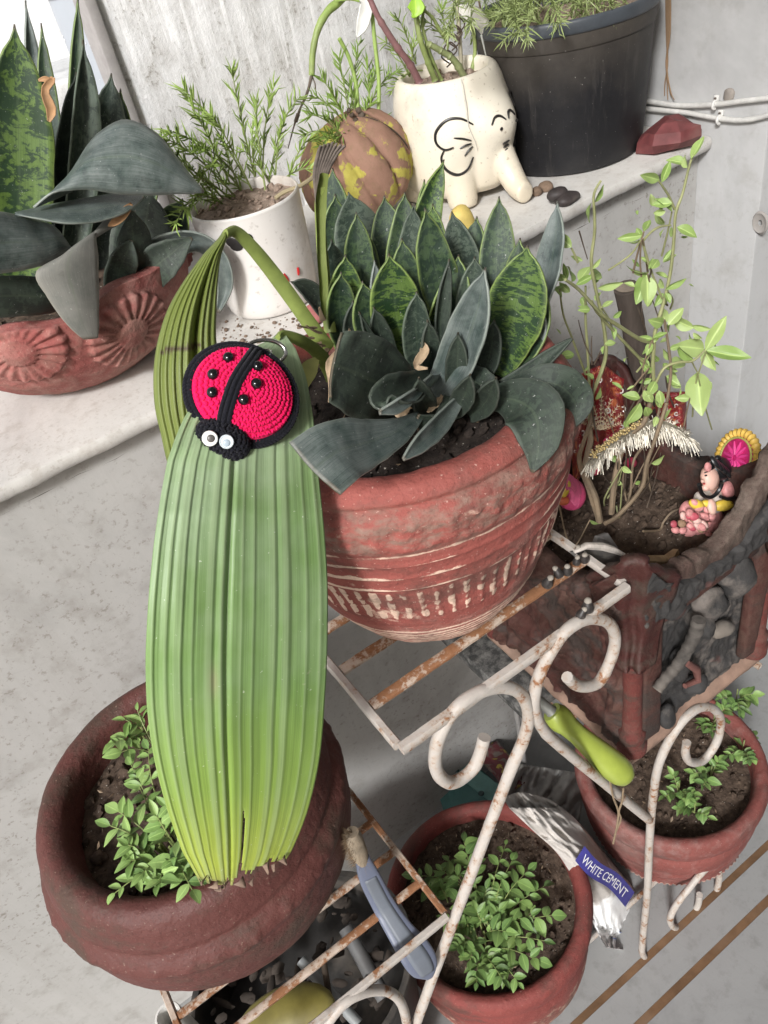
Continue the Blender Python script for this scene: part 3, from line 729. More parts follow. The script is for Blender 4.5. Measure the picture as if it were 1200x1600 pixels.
LEAVES = [
    # back row
    (560, 500, 519, 262, 62, .02, 8, .25, M_SN_GREEN, -15), (590, 500, 545, 300, 84, .02, 0, .2, M_SN_GREY, 8),
    (533, 500, 524, 303, 54, .0, 4, .3, M_SN_GREEN, 10), (620, 500, 600, 305, 56, .02, 0, .3, M_SN_GREEN, 0),
    (660, 480, 663, 280, 26, .02, 3, .5, M_SN_BAND, 0), (655, 490, 694, 250, 46, .02, 16, .45, M_SN_BAND, 20),
    (738, 520, 706, 330, 58, .02, -4, .25, M_SN_GREY, -12), (762, 545, 780, 306, 56, .02, -4, .28, M_SN_GREEN, 5),
    (800, 545, 871, 315, 50, .03, -22, .5, M_SN_BLUE, -35),
    # middle
    (575, 520, 573, 362, 46, .0, 2, .3, M_SN_GREEN, 0), (640, 545, 646, 318, 52, .0, 0, .25, M_SN_GREY, 0),
    (570, 530, 518, 374, 50, .0, 14, .35, M_SN_GREY, 15), (728, 545, 664, 325, 62, .0, 12, .3, M_SN_GREEN, 12),
    (668, 560, 690, 380, 44, .0, 2, .35, M_SN_GREY, -10),
    (600, 560, 585, 406, 26, .0, 4, .5, M_SN_BLUE, 25),
    # front
    (690, 585, 702, 405, 30, -.01, 8, .8, M_SN_DARK, 25), (672, 580, 696, 432, 30, -.01, 10, .9, M_SN_BAND, 35),
    (545, 560, 540, 398, 60, -.01, 4, .35, M_SN_BAND, 12), (548, 562, 533, 424, 50, -.02, 10, .4, M_SN_GREEN, 20),
    (638, 574, 608, 397, 81, -.02, 4, .34, M_SN_BAND, 2),
    (800, 572, 838, 470, 52, -.01, -14, .4, M_SN_BLUE, -25),
    (772, 582, 824, 383, 92, -.02, -10, .30, M_SN_BAND, -8),
    (640, 590, 562, 487, 20, -.01, 16, .8, M_SN_DARK, 30),
    (663, 640, 757, 418, 66, -.045, -22, .55, M_SN_BLUE, -24),
    (505, 490, 455, 440, 36, -.01, -10, .5, M_SN_DARK, 10),
]
LEAVES += [
    (612, 520, 632, 300, 50, .015, -4, .3, M_SN_GREEN, 12), (690, 510, 676, 318, 48, .015, 4, .3, M_SN_BAND, -8), (716, 520, 745, 338, 50, .02, -4, .35, M_SN_GREEN, -20),
    (580, 540, 556, 330, 50, .01, 5, .3, M_SN_GREEN, 10), (655, 560, 628, 372, 56, .0, 4, .3, M_SN_GREEN, 6), (705, 565, 716, 398, 52, .0, -2, .35, M_SN_GREEN, -14),
    (740, 560, 742, 402, 54, .0, 2, .3, M_SN_GREY, 8), (790, 560, 812, 372, 50, .01, -6, .35, M_SN_GREEN, -20), (600, 575, 566, 440, 54, -.01, 6, .35, M_SN_GREEN, 16),
    (660, 595, 652, 455, 46, -.015, 6, .4, M_SN_GREY, 10), (720, 590, 732, 470, 54, -.01, -4, .4, M_SN_GREEN, -10), (620, 590, 585, 480, 44, -.015, 6, .45, M_SN_DARK, 14),
    (570, 580, 552, 470, 48, -.01, 6, .4, M_SN_DARK, 12), (745, 605, 772, 500, 46, -.015, -8, .45, M_SN_DARK, -18), (690, 620, 668, 500, 44, -.02, 6, .5, M_SN_DARK, 20),
    (800, 585, 852, 455, 40, .0, -12, .45, M_SN_GREEN, -22), (705, 630, 716, 520, 40, -.025, -4, .5, M_SN_DARK, -10), (700, 650, 735, 585, 44, -.05, -8, .4, M_SN_DARK, -10), (680, 655, 655, 590, 44, -.05, 8, .4, M_SN_DARK, 12), (735, 650, 775, 590, 46, -.05, -8, .4, M_SN_DARK, -12),
]
for L_ in LEAVES: upleaf(*[(q * .84 if k == 4 and L_[8] is M_SN_DARK else q) for k, q in enumerate(L_)])

def pxleaf(cl, mat, parent, nrm_yaw=0.0, fold=.2, th=.0016, nu=24, name='leaf', nrm=None, ripple=0.0, twist=0.0, solid=True, nv=10):
    """cl: (px, py, Y, width px) along the leaf"""
    pts = [onY(x, y, Y) for x, y, Y, w in cl]
    ws = [(k / (len(cl) - 1), w * mpp(p)) for k, ((x, y, Y, w), p) in enumerate(zip(cl, pts))]
    mid = cl[len(cl) // 2]
    if nrm is None:
        nrm = -ray(mid[0], mid[1]).normalized()
        nrm = Matrix.Rotation(math.radians(nrm_yaw), 3, (pts[-1] - pts[0]).normalized()) @ nrm
    rows = blade_rows(pts, lambda u: max(.0006, smooth_tab(ws, u)), nrm, fold, nu, nv, twist=twist, ripple=ripple)
    rows = [[p + Vector((.0011 * fbm(p, 35), .0011 * fbm(p, 35, 5), .0011 * fbm(p, 35, 9))) for p in r] for r in rows]
    return MB().grid(rows, uv=True).build(name, mat, parent, smooth='all', solid=th if solid else 0)

# drooping outer leaves over the rim
pxleaf([(646, 640, .46, 40), (612, 612, .42, 96), (575, 592, .40, 132), (535, 575, .390, 120), (520, 570, .388, 100)], M_SN_DARK, SNK, 8, .12, ripple=.0015)
pxleaf([(656, 648, .40, 14), (625, 672, .385, 42), (580, 690, .372, 74), (530, 705, .358, 104), (490, 735, .35, 112)], M_SN_BLUE, SNK, 10, .12)
pxleaf([(676, 585, .44, 20), (640, 610, .41, 46), (612, 620, .395, 56), (596, 628, .385, 40), (600, 640, .38, 6)], M_SN_DARK, SNK, 20, .8)
pxleaf([(674, 588, .41, 6), (650, 612, .392, 20), (620, 632, .38, 26), (592, 645, .375, 8)], M_SN_BLUE, SNK, -40, .5)
pxleaf([(726, 613, .415, 6), (705, 640, .40, 24), (680, 668, .385, 34), (652, 695, .372, 30), (630, 718, .362, 5)], M_SN_BLUE, SNK, -25, .45)
pxleaf([(700, 620, .42, 14), (690, 660, .40, 30), (650, 660, .395, 26)], M_SN_DARK, SNK, 10, .4)
pxleaf([(728, 590, .43, 40), (745, 598, .415, 50), (758, 608, .405, 44), (745, 624, .40, 38)], M_SN_DARK, SNK, 0, .1)
pxleaf([(745, 632, .43, 22), (790, 608, .41, 30), (840, 572, .40, 27), (875, 543, .395, 14), (894, 529, .392, 2)], M_SN_DARK, SNK, -15, .5)
pxleaf([(776, 628, .42, 26), (820, 602, .39, 40), (868, 600, .372, 62), (898, 630, .365, 58), (892, 668, .362, 10)], M_SN_DARK, SNK, -10, .25)
pxleaf([(735, 640, .42, 10), (785, 622, .385, 46), (830, 640, .355, 92), (842, 690, .338, 66), (832, 738, .333, 4)], M_SN_DARK, SNK, -6, .22)
# dry scraps among the leaves
for cl in ([(547, 516, .45, 3), (538, 540, .44, 9), (520, 556, .43, 7), (514, 575, .42, 10), (517, 600, .41, 5), (514, 628, .40, 3)], [(660, 536, .44, 4), (664, 550, .43, 16), (650, 572, .425, 10), (668, 576, .42, 3)], [(612, 630, .405, 8), (625, 638, .40, 26), (640, 640, .40, 8)], [(690, 618, .42, 4), (680, 634, .415, 12), (668, 645, .41, 5)]):
    pxleaf(cl, M_DRY, SNK, 20, .5, .0005, 14, 'dry_scrap', ripple=.001)

# ------------------------------------------------------------------ pleated palm-grass leaves (they grow from the left of the red pot)
PG = thing('palm_grass', 'palm grass with one huge drooping pleated leaf and a folded one beside it', 'plant', (.21, .52, RC.z + .2))
LE = [(522, 432), (545, 392), (590, 338), (650, 290), (720, 262), (850, 240), (1000, 229), (1100, 230), (1180, 240), (1260, 260), (1330, 285), (1378, 312), (1396, 330)]
RE = [(522, 446), (545, 462), (590, 478), (650, 489), (720, 496), (850, 508), (950, 512), (1050, 510), (1130, 505), (1200, 497), (1270, 480), (1330, 455), (1378, 420), (1396, 398)]
YD = [(522, .470), (560, .452), (600, .434), (640, .418), (700, .398), (800, .374), (950, .350), (1100, .337), (1400, .328)]
NP = 12
def big_leaf():
    b = MB(); nu = 150; nv = NP * 10
    vein = []; vs = []; ws = []; uvs = []; keep = []
    for i in range(nu + 1):
        u = i / nu; y = 522 + (1390 - 522) * u
        L, R_ = smooth_tab(LE, y), smooth_tab(RE, y); Y = smooth_tab(YD, y)
        for j in range(nv + 1):
            v = j / nv
            vv = v ** 1.18                                       # pleats crowd towards the left edge
            px = L + (R_ - L) * vv
            ph = ((v + .012 * math.sin(v * 41) + .008 * math.sin(v * 97 + 1)) * NP) % 1.0
            saw = (ph / .78 if ph < .78 else (1 - ph) / .22)     # asymmetric pleats
            amp = .0014 * (.75 + .5 * nz((v * 6, 4, u), 1.9)) * min(1, u * 6 + .15) * (1 - .35 * max(0, u - .7) / .3)
            depth = -amp * (saw - .5)
            e = abs(v - .5) * 2
            depth += .0050 * e ** 2.2 * (1.2 if v < .5 else .6) * min(1, u * 4)
            mid = math.exp(-((v - .50) / .016) ** 2); depth += .0025 * mid * min(1, u * 5) * (1 - .4 * u)
            p = onY(px, y + 5 * math.sin(v * PI) * u, Y + depth)
            p += Vector((0, .0014, 0)) * fbm((px * .01, y * .004, 0), 1.3)
            vs.append(p); uvs.append((u, v)); vein.append(saw)
            w = 0.0
            if u > .972: w = min(1, (u - .972) / .02) * (.6 + .6 * nz((v * 9, 0, 0), 4))
            w = max(w, .55 * math.exp(-(((px - 333) / 7) ** 2 + ((y - 1062) / 24) ** 2)))
            ws.append(max(0, min(1, w)))
    fs = []
    for i in range(nu):
        for j in range(nv):
            u = (i + .5) / nu; v = (j + .5) / nv
            endu = .985 + .016 * nz((v * 14, 1, 0), 1.7) - (.03 if v > .58 else 0) * 1.0 - .05 * max(0, v - .72)
            if u > endu: continue
            if u > .855 + .0 and abs(v - .600 - .03 * (u - .9)) < .004 + .010 * (u - .85) / .13: continue   # the slit
            a = i * (nv + 1) + j
            fs.append((a, a + nv + 1, a + nv + 2, a + 1))
    b.add(vs, fs, uvs, ws)
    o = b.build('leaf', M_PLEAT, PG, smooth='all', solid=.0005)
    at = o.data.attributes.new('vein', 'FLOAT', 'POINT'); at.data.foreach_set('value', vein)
    return o, vs, nv
BLEAF, BLV, BNV = big_leaf()
tat = MB()
for (x, y, dx, dy, w) in ((372, 1380, 14, 12, 12), (352, 1385, -3, 8, 12), (392, 1378, 3, 12, 8), (416, 1352, 4, 22, 9), (428, 1352, 0, 17, 8), (440, 1345, 10, 12, 8), (332, 1385, 10, 8, 12), (318, 1378, -4, 10, 9), (343, 1390, 2, 7, 11)):
    rows = []
    for k in range(5):
        q = k / 4; c = onY(x + dx * q * .8, y + dy * q * .75 - 4, .329 - .004 * q); r = w * .8 * (1 - q * .75) * mpp(c)
        rows.append([c + Vector((-r, 0, -.001 * q)), c + Vector((0, -.001, 0)), c + Vector((r, .001, .001 * q))])
    tat.grid(rows)
tat.build('dry_tip', plain('dried brown leaf tip', (.20, .135, .10), .85, var=.4), PG, solid=.0004)
# seam shade line pieces come from the pleat geometry itself; petioles
def petiole(pxs, r, name='petiole', mat=None, flat=.6):
    pts = [tuple(onY(x, y, Y)) for x, y, Y in pxs]; pts = [Vector(p) for p in catmull(pts, 40)]
    n = len(pts)
    return MB().tube(pts, [(r if not isinstance(r, tuple) else r[0] + (r[1] - r[0]) * k / (n - 1)) * (1 + .08 * nz(p, 50)) for k, p in enumerate(pts)], 9, flat=flat).build(name, mat or M_PETIOLE, PG)
petiole([(520, 590, .50), (508, 566, .50), (490, 545, .49), (465, 530, .477), (440, 523, .470), (434, 528, .466)], (.0062, .0030))
petiole([(512, 545, .52), (490, 515, .52), (455, 465, .525), (420, 418, .53), (390, 382, .53), (368, 362, .528), (352, 366, .522)], (.0066, .0038))
petiole([(516, 520, .55), (510, 470, .56), (506, 420, .56), (502, 375, .56), (500, 325, .56), (502, 290, .555)], (.0050, .0040))
# folded second leaf
LE2 = [(362, 348), (400, 316), (440, 287), (480, 264), (520, 250), (560, 242), (600, 240), (640, 243), (680, 252), (724, 262), (780, 276)]
RE2 = [(362, 357), (400, 345), (440, 340), (480, 338), (520, 337), (560, 340), (600, 344), (640, 348), (680, 352), (724, 360), (780, 366)]
def folded_leaf():
    b = MB(); nu = 70; nv = 60; rows = []; ws = []
    for i in range(nu + 1):
        u = i / nu; y = 362 + (775 - 362) * u; L, R_ = smooth_tab(LE2, y), smooth_tab(RE2, y)
        Y = .522 - .07 * u ** .8; row = []
        for j in range(nv + 1):
            v = j / nv; ph = (v * 9) % 1.0; saw = (ph / .7 if ph < .7 else (1 - ph) / .3)
            d = -.0022 * (saw - .5) * min(1, u * 5) + .012 * ((v - .62) / .62) ** 2 + .010 * math.exp(-((v - .64) / .05) ** 2) * min(1, u * 3)
            row.append(onY(L + (R_ - L) * v, y, Y + d))
            ws.append(1.0 if (abs(y - 546 + (v - .3) * 14 + 5 * nz((v * 12, 2, 0), 3)) < 3.5 and .08 < v < .75 and nz((v * 40, 0, 0), 3) > -.25) else 0.0)
        rows.append(row)
    b.grid(rows, uv=True, ws=ws)
    return b.build('leaf', M_PLEATDK, PG, smooth='all', solid=.0005)
def pleat_dark():
    m = Mat('olive pleated leaf underside', .5, .4); s = m.sep(m.co('UV'))
    ln = m.noise(1, 5, .6, m.mapped((3, 110, 1), 'UV'))
    c = m.mix(m.ramp(ln, [(.3, 0), (.7, 1)]), (.085, .115, .022), (.19, .23, .055))
    c = m.mix(m.attr('wear'), c, (.06, .04, .025))
    m.color(c); m.bump(ln, .3, .001); return m.m
M_PLEATDK = pleat_dark()
folded_leaf()
# withered grey top of the upright leaf
wr = MB()
for k in range(7):
    o = (k - 3) * 3.2
    pts = [(500 + o * .3, 335, .558), (499 + o * .5, 300, .556), (502 + o, 268, .552), (512 + o * 1.5, 240, .548), (520 + o * 2.0, 222 + abs(o) * .6, .544)]
    pts = [Vector(p) for p in catmull([tuple(onY(*p)) for p in pts], 16)]
    wr.tube(pts, [.0012 + .0010 * math.sin(i / 15 * PI) for i in range(16)], 6, flat=.5)
wr.build('withered_blade', plain('withered grey brown blade', (.17, .14, .12), .85, var=.45, scale=140), PG)
pxleaf([(506, 500, .55, 10), (502, 440, .553, 17), (498, 370, .556, 16), (498, 310, .556, 20), (504, 270, .55, 16)], M_PLEATDK, PG, 30, .8, solid=False)
pxleaf([(470, 606, .46, 18), (482, 578, .47, 26), (495, 560, .48, 8)], plain('yellowed leaf bit', (.42, .42, .14), .6), PG, 0, .2, name='dry_scrap', solid=False)
# ragged sheath where the stalks leave the soil
sh = MB()
for (x, y, dx, dy) in ((500, 520, -22, -12), (492, 512, -28, -4), (505, 540, -34, -14), (498, 535, 8, 24), (512, 545, -16, 30), (488, 528, -40, 0), (514, 560, 10, 36), (505, 500, -6, -20)):
    pts = [Vector(p) for p in catmull([tuple(onY(x + dx * q, y + dy * q + 6 * q * (1 - q), .505 - .01 * q)) for q in (0, .33, .66, 1)], 12)]
    sh.tube(pts, [.0024 * (1 - i / 13) + .0004 for i in range(12)], 5, flat=.4)
sh.build('sheath', plain('ragged dry sheath', (.22, .16, .10), .9, var=.4), PG)

# ------------------------------------------------------------------ crocheted ladybug keychain on the leaf
def leafpt(px, py, lift=0.0):
    return onY(px, py, smooth_tab(YD, py)) + (-ray(px, py)).normalized() * lift
_c0 = leafpt(377, 620, .004)
_t1 = (leafpt(377, 690) - leafpt(377, 560)).normalized()
_t2 = (leafpt(440, 620) - leafpt(310, 620)).normalized()
BN = _t1.cross(_t2).normalized()
if BN.dot(-ray(377, 620)) < 0: BN = -BN
BN = (BN * .6 + (-ray(377, 620)).normalized() * .55).normalized()
def onplane(px, py, c, n):
    d = ray(px, py); return CAM + d * ((c - CAM).dot(n) / d.dot(n))
BF = (onplane(341, 705, _c0, BN) - onplane(398, 548, _c0, BN)).normalized()      # towards the head
BS = BN.cross(BF).normalized()
BA = (onplane(459, 640, _c0, BN) - onplane(288, 603, _c0, BN)).length / 2 * .97   # half width
BL = BA * .93; BH = .0195
BUG = thing('ladybug_keychain', 'crocheted red ladybug keychain with black beads and googly eyes lying on the pleated leaf', 'keychain', _c0)
def dome(x, y):
    q = (x / BA) ** 2 + (y / BL) ** 2
    z = BH * max(0.0, 1 - q) ** .55
    return _c0 + BS * x + BF * y + BN * z
def dome_n(x, y):
    e = .0006
    n = (dome(x + e, y) - dome(x - e, y)).cross(dome(x, y + e) - dome(x, y - e)).normalized()
    return n if n.dot(BN) > 0 else -n
def dome_px(px, py, extra=0.0):
    c = _c0 + BN * BH * .8
    for _ in range(6):
        p = onplane(px, py, c, BN); x = (p - _c0).dot(BS); y = (p - _c0).dot(BF)
        c = dome(x, y) + BN * extra
    return x, y
def yarn(name, c, rough=.95):
    m = Mat(name, rough, .1); n = m.noise(700, 4, .7); n2 = m.noise(160, 3)
    m.color(m.mix(n, tuple(x * .62 for x in c), tuple(min(1, x * 1.25) for x in c))); m.bump(n, .6, .0008); m.bump(n2, .3, .001)
    m.b.inputs['Sheen Weight'].default_value = .35; m.b.inputs['Sheen Roughness'].default_value = .5
    m.b.inputs['Sheen Tint'].default_value = (*[min(1, x + .25) for x in c], 1)
    return m.m
M_YRED = yarn('cerise red wool yarn', (.78, .010, .105))
M_YBLK = yarn('black wool yarn', (.012, .012, .017))
M_BEAD = plain('black glass bead', (.006, .006, .007), .06, .6, bump=0)
def stitch(b, p, d, n, L, W, H):
    s_ = d.cross(n).normalized()
    b.ell(p, d * L, s_ * W, n * H, 5, 6)
def fuzz(b, p, n, L, k=3):
    for _ in range(k):
        d = (n + Vector((random.gauss(0, .7), random.gauss(0, .7), random.gauss(0, .7)))).normalized(); e = d.orthogonal().normalized() * .00008
        q = p + d * L * random.uniform(.4, 1); q2 = q + (d + Vector((random.gauss(0, .6), random.gauss(0, .6), random.gauss(0, .6)))).normalized() * L * .5
        b.add([p + e, p - e, q - e, q + e, q2], [(0, 1, 2, 3), (3, 2, 4)])
sh_ = MB(); rows = []
for i in range(22):
    q = math.sin(i / 21 * PI / 2); rows.append([dome(BA * q * .985 * math.cos(k * PI / 24) + 1e-5, BL * q * .985 * math.sin(k * PI / 24)) for k in range(48)])
sh_.grid(rows, closed=True)
nr = 11
for r in range(nr):
    q = .10 + .86 * r / (nr - 1); cir = 2 * PI * q * (BA + BL) / 2; ns = max(5, int(cir / .0031))
    for k in range(ns):
        a = 2 * PI * (k + .5 * (r % 2)) / ns + random.gauss(0, .015); x, y = BA * q * math.cos(a), BL * q * math.sin(a)
        n = dome_n(x, y); p = dome(x, y) + n * .0004
        rad = (BS * math.cos(a) + BF * math.sin(a)); rad = (rad - n * rad.dot(n)).normalized(); tan = n.cross(rad)
        for sg in (-1, 1):
            stitch(sh_, p + tan * sg * .00075, (rad * .85 + tan * sg * .55).normalized(), n, .00185, .00092, .0011 + random.uniform(0, .0003))
        fuzz(sh_, p, n, .0012, 2)
sh_.build('shell', M_YRED, BUG, smooth='all')
def braid(b, path, nrm, r, step=.0021, strands=3):
    """rope of slanted stitches along a path"""
    m = len(path); L = 0
    b.tube(path, r * .8, 8)
    acc = 0.0
    for i in range(m - 1):
        d = path[i + 1] - path[i]; ln = d.length; t = d.normalized() if ln > 1e-9 else BF
        while acc < ln:
            p = path[i] + t * acc; n = nrm(i); s_ = t.cross(n).normalized()
            for sg in (-1, 1):
                c = p + s_ * sg * r * .48 + n * r * .45
                stitch(b, c, (t * .8 + s_ * sg * -.6).normalized(), n, r * .95, r * .48, r * .55)
                stitch(b, p + s_ * sg * r * .85 - n * r * .1, (t * .9 + n * sg * .3).normalized(), s_, r * .9, r * .45, r * .45)
            if random.random() < .9: fuzz(b, p + n * r * .8, (n + s_ * random.gauss(0, 1)).normalized(), .0022, 3)
            acc += step
        acc -= ln
bo = MB(); path = []
for k in range(121):
    a = 2 * PI * k / 120; path.append(_c0 + BS * BA * 1.0 * math.cos(a) + BF * BL * 1.0 * math.sin(a) + BN * .0036)
braid(bo, path, lambda i: (BN + (path[i] - _c0).normalized() * .45).normalized(), .0027)
bo.build('border', M_YBLK, BUG, smooth='all')
ub = MB(); ub.ell(_c0 - BN * .001, BS * BA * .97, BF * BL * .97, BN * .0045, 8, 30); ub.build('underside', M_YRED, BUG)
rp = MB(); _rp = onplane(398, 688, _c0, BN)
for k in range(9):
    stitch(rp, _rp + BS * ((k % 3 - 1) * .0022) + BF * ((k // 3 - 1) * .0013) + BN * .0046, BS, BN, .0018, .0009, .0012)
rp.build('red_stitches', M_YRED, BUG)
cb = MB()
CBP = [dome_px(x, y) for x, y in ((399, 551), (388, 566), (377, 582), (367, 600), (360, 620), (354, 640), (350, 660), (348, 676))]
for off in (-.0029, 0, .0029):
    pth = []; XY = catmull(CBP, 40)
    for k in range(40):
        x, y = XY[k]; x += off * (.9 if BS.dot(_r) > 0 else -.9)
        pth.append(dome(x, y) + dome_n(x, y) * (.0010 + (.0006 if off == 0 else 0)))
    cb.tube(pth, .0017, 8)
    tw = 0
    for k in range(len(pth) - 1):
        t = (pth[k + 1] - pth[k]); n = dome_n(*XY[k]); s_ = t.normalized().cross(n)
        for q in (0, .5):
            stitch(cb, pth[k] + t * q + n * .0008, (t.normalized() * .9 + s_ * .45).normalized(), n, .0019, .0008, .0012)
        fuzz(cb, pth[k] + n * .0018, n, .0018, 2)
cb.build('center_band', M_YBLK, BUG, smooth='all')
# head
hd = MB(); hc = onplane(345, 691, _c0, BN) + BN * .005
HR = 42 * mpp(hc)
hd.ell(hc, BS * HR * 1.02, BF * HR * .70, BN * HR * .70, 14, 20, .05, 300)
for i in range(7):
    th = PI * (i + .5) / 14
    for k in range(max(4, int(26 * math.sin(th)))):
        a = 2 * PI * k / max(4, int(26 * math.sin(th))) + i
        d = (BS * math.cos(a) * 1.02 + BF * math.sin(a) * .70) * HR * math.sin(th) + BN * HR * .70 * math.cos(th)
        n = d.normalized(); t = n.cross(BN + BF * .01).normalized(); b2 = n.cross(t)
        for sg in (-1, 1): stitch(hd, hc + d + t * sg * .0008, (b2 * .8 + t * sg * .6).normalized(), n, .0021, .001, .0013)
        fuzz(hd, hc + d, n, .0022, 4)
hd.build('head', M_YBLK, BUG, smooth='all')
M_EYEW = plain('white plastic eye', (.78, .78, .74), .25, .5, bump=0)
M_EYEG = plain('cloudy plastic eye', (.55, .60, .63), .15, .6, bump=0)
M_PUP = plain('dull grey pupil', (.10, .09, .085), .3, bump=0); M_PUP2 = plain('milky blue pupil', (.33, .39, .44), .2, bump=0)
for (x, y, m1, m2, pu, rr) in ((328, 685, M_EYEW, M_PUP, (-.05, .1), 12.5), (354, 690, M_EYEG, M_PUP2, (.15, .05), 11.5)):
    n = ((-ray(x, y)).normalized() * .8 + BN * .4 + BF * .25).normalized()
    c = onplane(x, y, hc + BN * HR * .72, BN); r = rr * mpp(c); e1 = n.orthogonal().normalized(); e2 = n.cross(e1)
    eb = MB(); eb.grid([[c + (e1 * math.cos(k * PI / 14) + e2 * math.sin(k * PI / 14)) * r * q + n * h for k in range(28)] for q, h in ((.98, -.002), (1.0, .0004), (.94, .0012), (.84, .0014), (.78, .0010), (.01, .0010))], closed=True)
    ey = eb.build('eye', m1, BUG, smooth=40)
    pc = c + (e1 * pu[0] + e2 * pu[1]) * r + n * .0013
    MB().ell(pc, e1 * r * .5, e2 * r * .5, n * .0006, 6, 18).build('pupil', m2, ey)
for k, (x, y) in enumerate(((357, 562), (334, 587), (333, 614), (401, 575), (399, 601), (380, 625))):
    dx, dy = dome_px(x, y); n = dome_n(dx, dy); r = 8.6 * mpp(_c0); p = dome(dx, dy) + n * r * .55; e1 = n.orthogonal().normalized()
    MB().ell(p, e1 * r, n.cross(e1) * r, n * r * .92, 12, 18).build('bead', M_BEAD, BUG)
# split ring
M_STEEL = plain('nickel plated steel', (.62, .61, .58), .22, .5, metal=1.0, bump=0)
rc = onplane(415, 552, _c0 + BN * .003, BN)
q1 = onplane(383, 551, _c0 + BN * .003, BN); q2 = onplane(446, 550, _c0 + BN * .003, BN); ax1 = (q2 - q1) / 2; rcc = (q1 + q2) / 2
ax2 = BN.cross(ax1).normalized() * ax1.length * .62
if ax2.dot(BF) > 0: ax2 = -ax2
RTILT = (BN * .55).normalized()
rb = MB(); pth = []
for k in range(96):
    a = 4 * PI * k / 95; pth.append(rcc + ax1 * math.cos(a) + (ax2 * math.sin(a)) + BN * (.0012 * k / 95))
rb.tube(pth, .0012, 8); rb.build('key_ring', M_STEEL, BUG)
jb = MB(); jc = onplane(414, 551, _c0 + BN * .004, BN)
jb.tube([jc + (ax1.normalized() * math.cos(a) + BN * math.sin(a) * .5 + BF * math.sin(a) * .8) * .0042 for a in [k * 2 * PI / 24 for k in range(25)]], .0005, 6); jb.build('jump_ring', M_STEEL, BUG)

# ------------------------------------------------------------------ things on the ledge
LZ = LEDGE_Z
# black bucket
KC = Vector((.850, .914, LZ + .0008))
bk = thing('bucket', 'big black plastic bucket pot with pale stains beside the pillar', 'bucket', KC)
def bucket_mat():
    m = Mat('scuffed black plastic', .5, .35); n = m.noise(9, 7, .7); n2 = m.noise(60, 5, .7); s = m.sep(m.co())
    up = m.ramp(m.math('ADD', m.math('MULTIPLY', s[2], 3.6), m.math('MULTIPLY', n, .45)), [(.55, 0), (.92, 1)])
    lo = m.ramp(m.math('ADD', m.math('MULTIPLY', s[2], -5.0), m.math('MULTIPLY', n, .9)), [(.28, 0), (.62, 1)])
    c = m.mix(m.math('MULTIPLY', up, .8), m.mix(n2, (.007, .007, .008), (.017, .017, .019)), m.mix(n2, (.055, .047, .038), (.115, .098, .08)))
    c = m.mix(m.math('MULTIPLY', lo, .16), c, (.12, .11, .10))
    sp = m.ramp(m.noise(300, 3), [(.70, 0), (.76, .6)]); c = m.mix(sp, c, (.30, .28, .26)); vs = m.ramp(m.noise(1, 6, .7, m.mapped((60, 60, 5))), [(.56, 0), (.70, .3)]); c = m.mix(vs, c, (.11, .10, .09))
    m.color(c); m.rough(m.mix(n, .35, .7)); m.bump(n2, .15, .001); return m.m
M_BUCKET = bucket_mat()
lathe(KC, [(.002, 0), (.06, 0), (.097, .001), (.102, .006), (.105, .03), (.112, .10), (.1165, .150), (.117, .156), (.119, .158), (.1205, .175)], 120, 60).build('body', M_BUCKET, bk, smooth='all')
M_RIMK = plain('greyed black plastic rim', (.060, .068, .078), .38, var=.2)
lathe(KC, [(.119, .1735), (.1222, .175), (.1235, .180), (.1230, .1875), (.1205, .1905), (.117, .189), (.115, .184), (.1145, .16)], 120, 30).build('rim', M_RIMK, bk, smooth='all')
soil_disc(KC, .117, KC.z + .168, 'soil', M_SOILDRY, bk, .004, 160)

def needles(b, p, d, L, W, up=None):
    e = d.cross(Vector((random.gauss(0, 1), random.gauss(0, 1), random.gauss(0, 1)))).normalized() * W
    n = d.cross(e).normalized(); m = p + d * L * .5 + n * L * random.uniform(-.06, .12); q = p + d * L + n * L * random.uniform(-.1, .25)
    b.add([p + e * .6, p - e * .6, m - e, m + e, q, p + n * W, m + n * W * 1.2], [(0, 5, 6, 3), (5, 1, 2, 6), (3, 6, 4), (6, 2, 4)])
def tuft(plant, stems, mneed, mstem, nlen=.016, nw=.0007, dens=500, up0=.0):
    fb, sb = MB(), MB()
    for pts in stems:
        pts = [Vector(p) for p in catmull([tuple(p) for p in pts], 18)]
        sb.tube(pts, [.0013 * (1 - k / 22) for k in range(18)], 5)
        L = sum((pts[k + 1] - pts[k]).length for k in range(17)); n = int(L * dens)
        for k in range(n):
            u = up0 + (1 - up0) * (random.random() ** .72); i = min(16, int(u * 17)); f = u * 17 - i
            p = pts[i].lerp(pts[i + 1], f); t = (pts[i + 1] - pts[i]).normalized()
            r = Vector((random.gauss(0, 1), random.gauss(0, 1), random.gauss(0, 1))); r = (r - t * r.dot(t)).normalized()
            needles(fb, p, (r * .8 + t * .95 + Vector((0, 0, .2))).normalized(), nlen * random.uniform(.6, 1.15) * (1 if u < .9 else .75), nw)
    f = fb.build('foliage', mneed, plant, smooth=False, kind='stuff'); sb.build('stem', mstem, plant, kind='stuff')
def arc(base, tip, sag=.0, bow=(0, 0, 0), n=4):
    b, t = Vector(base), Vector(tip); L = (t - b).length
    return [b, b.lerp(t, .35) + Vector((0, 0, L * .10)) + Vector(bow) * .8, b.lerp(t, .7) + Vector((0, 0, L * .10 - sag * .4)) + Vector(bow), t - Vector((0, 0, sag))]
bkp = thing('grass_plant', 'pale grassy weed filling the black bucket', 'plant', (KC.x, KC.y, KC.z + .17))
st = []
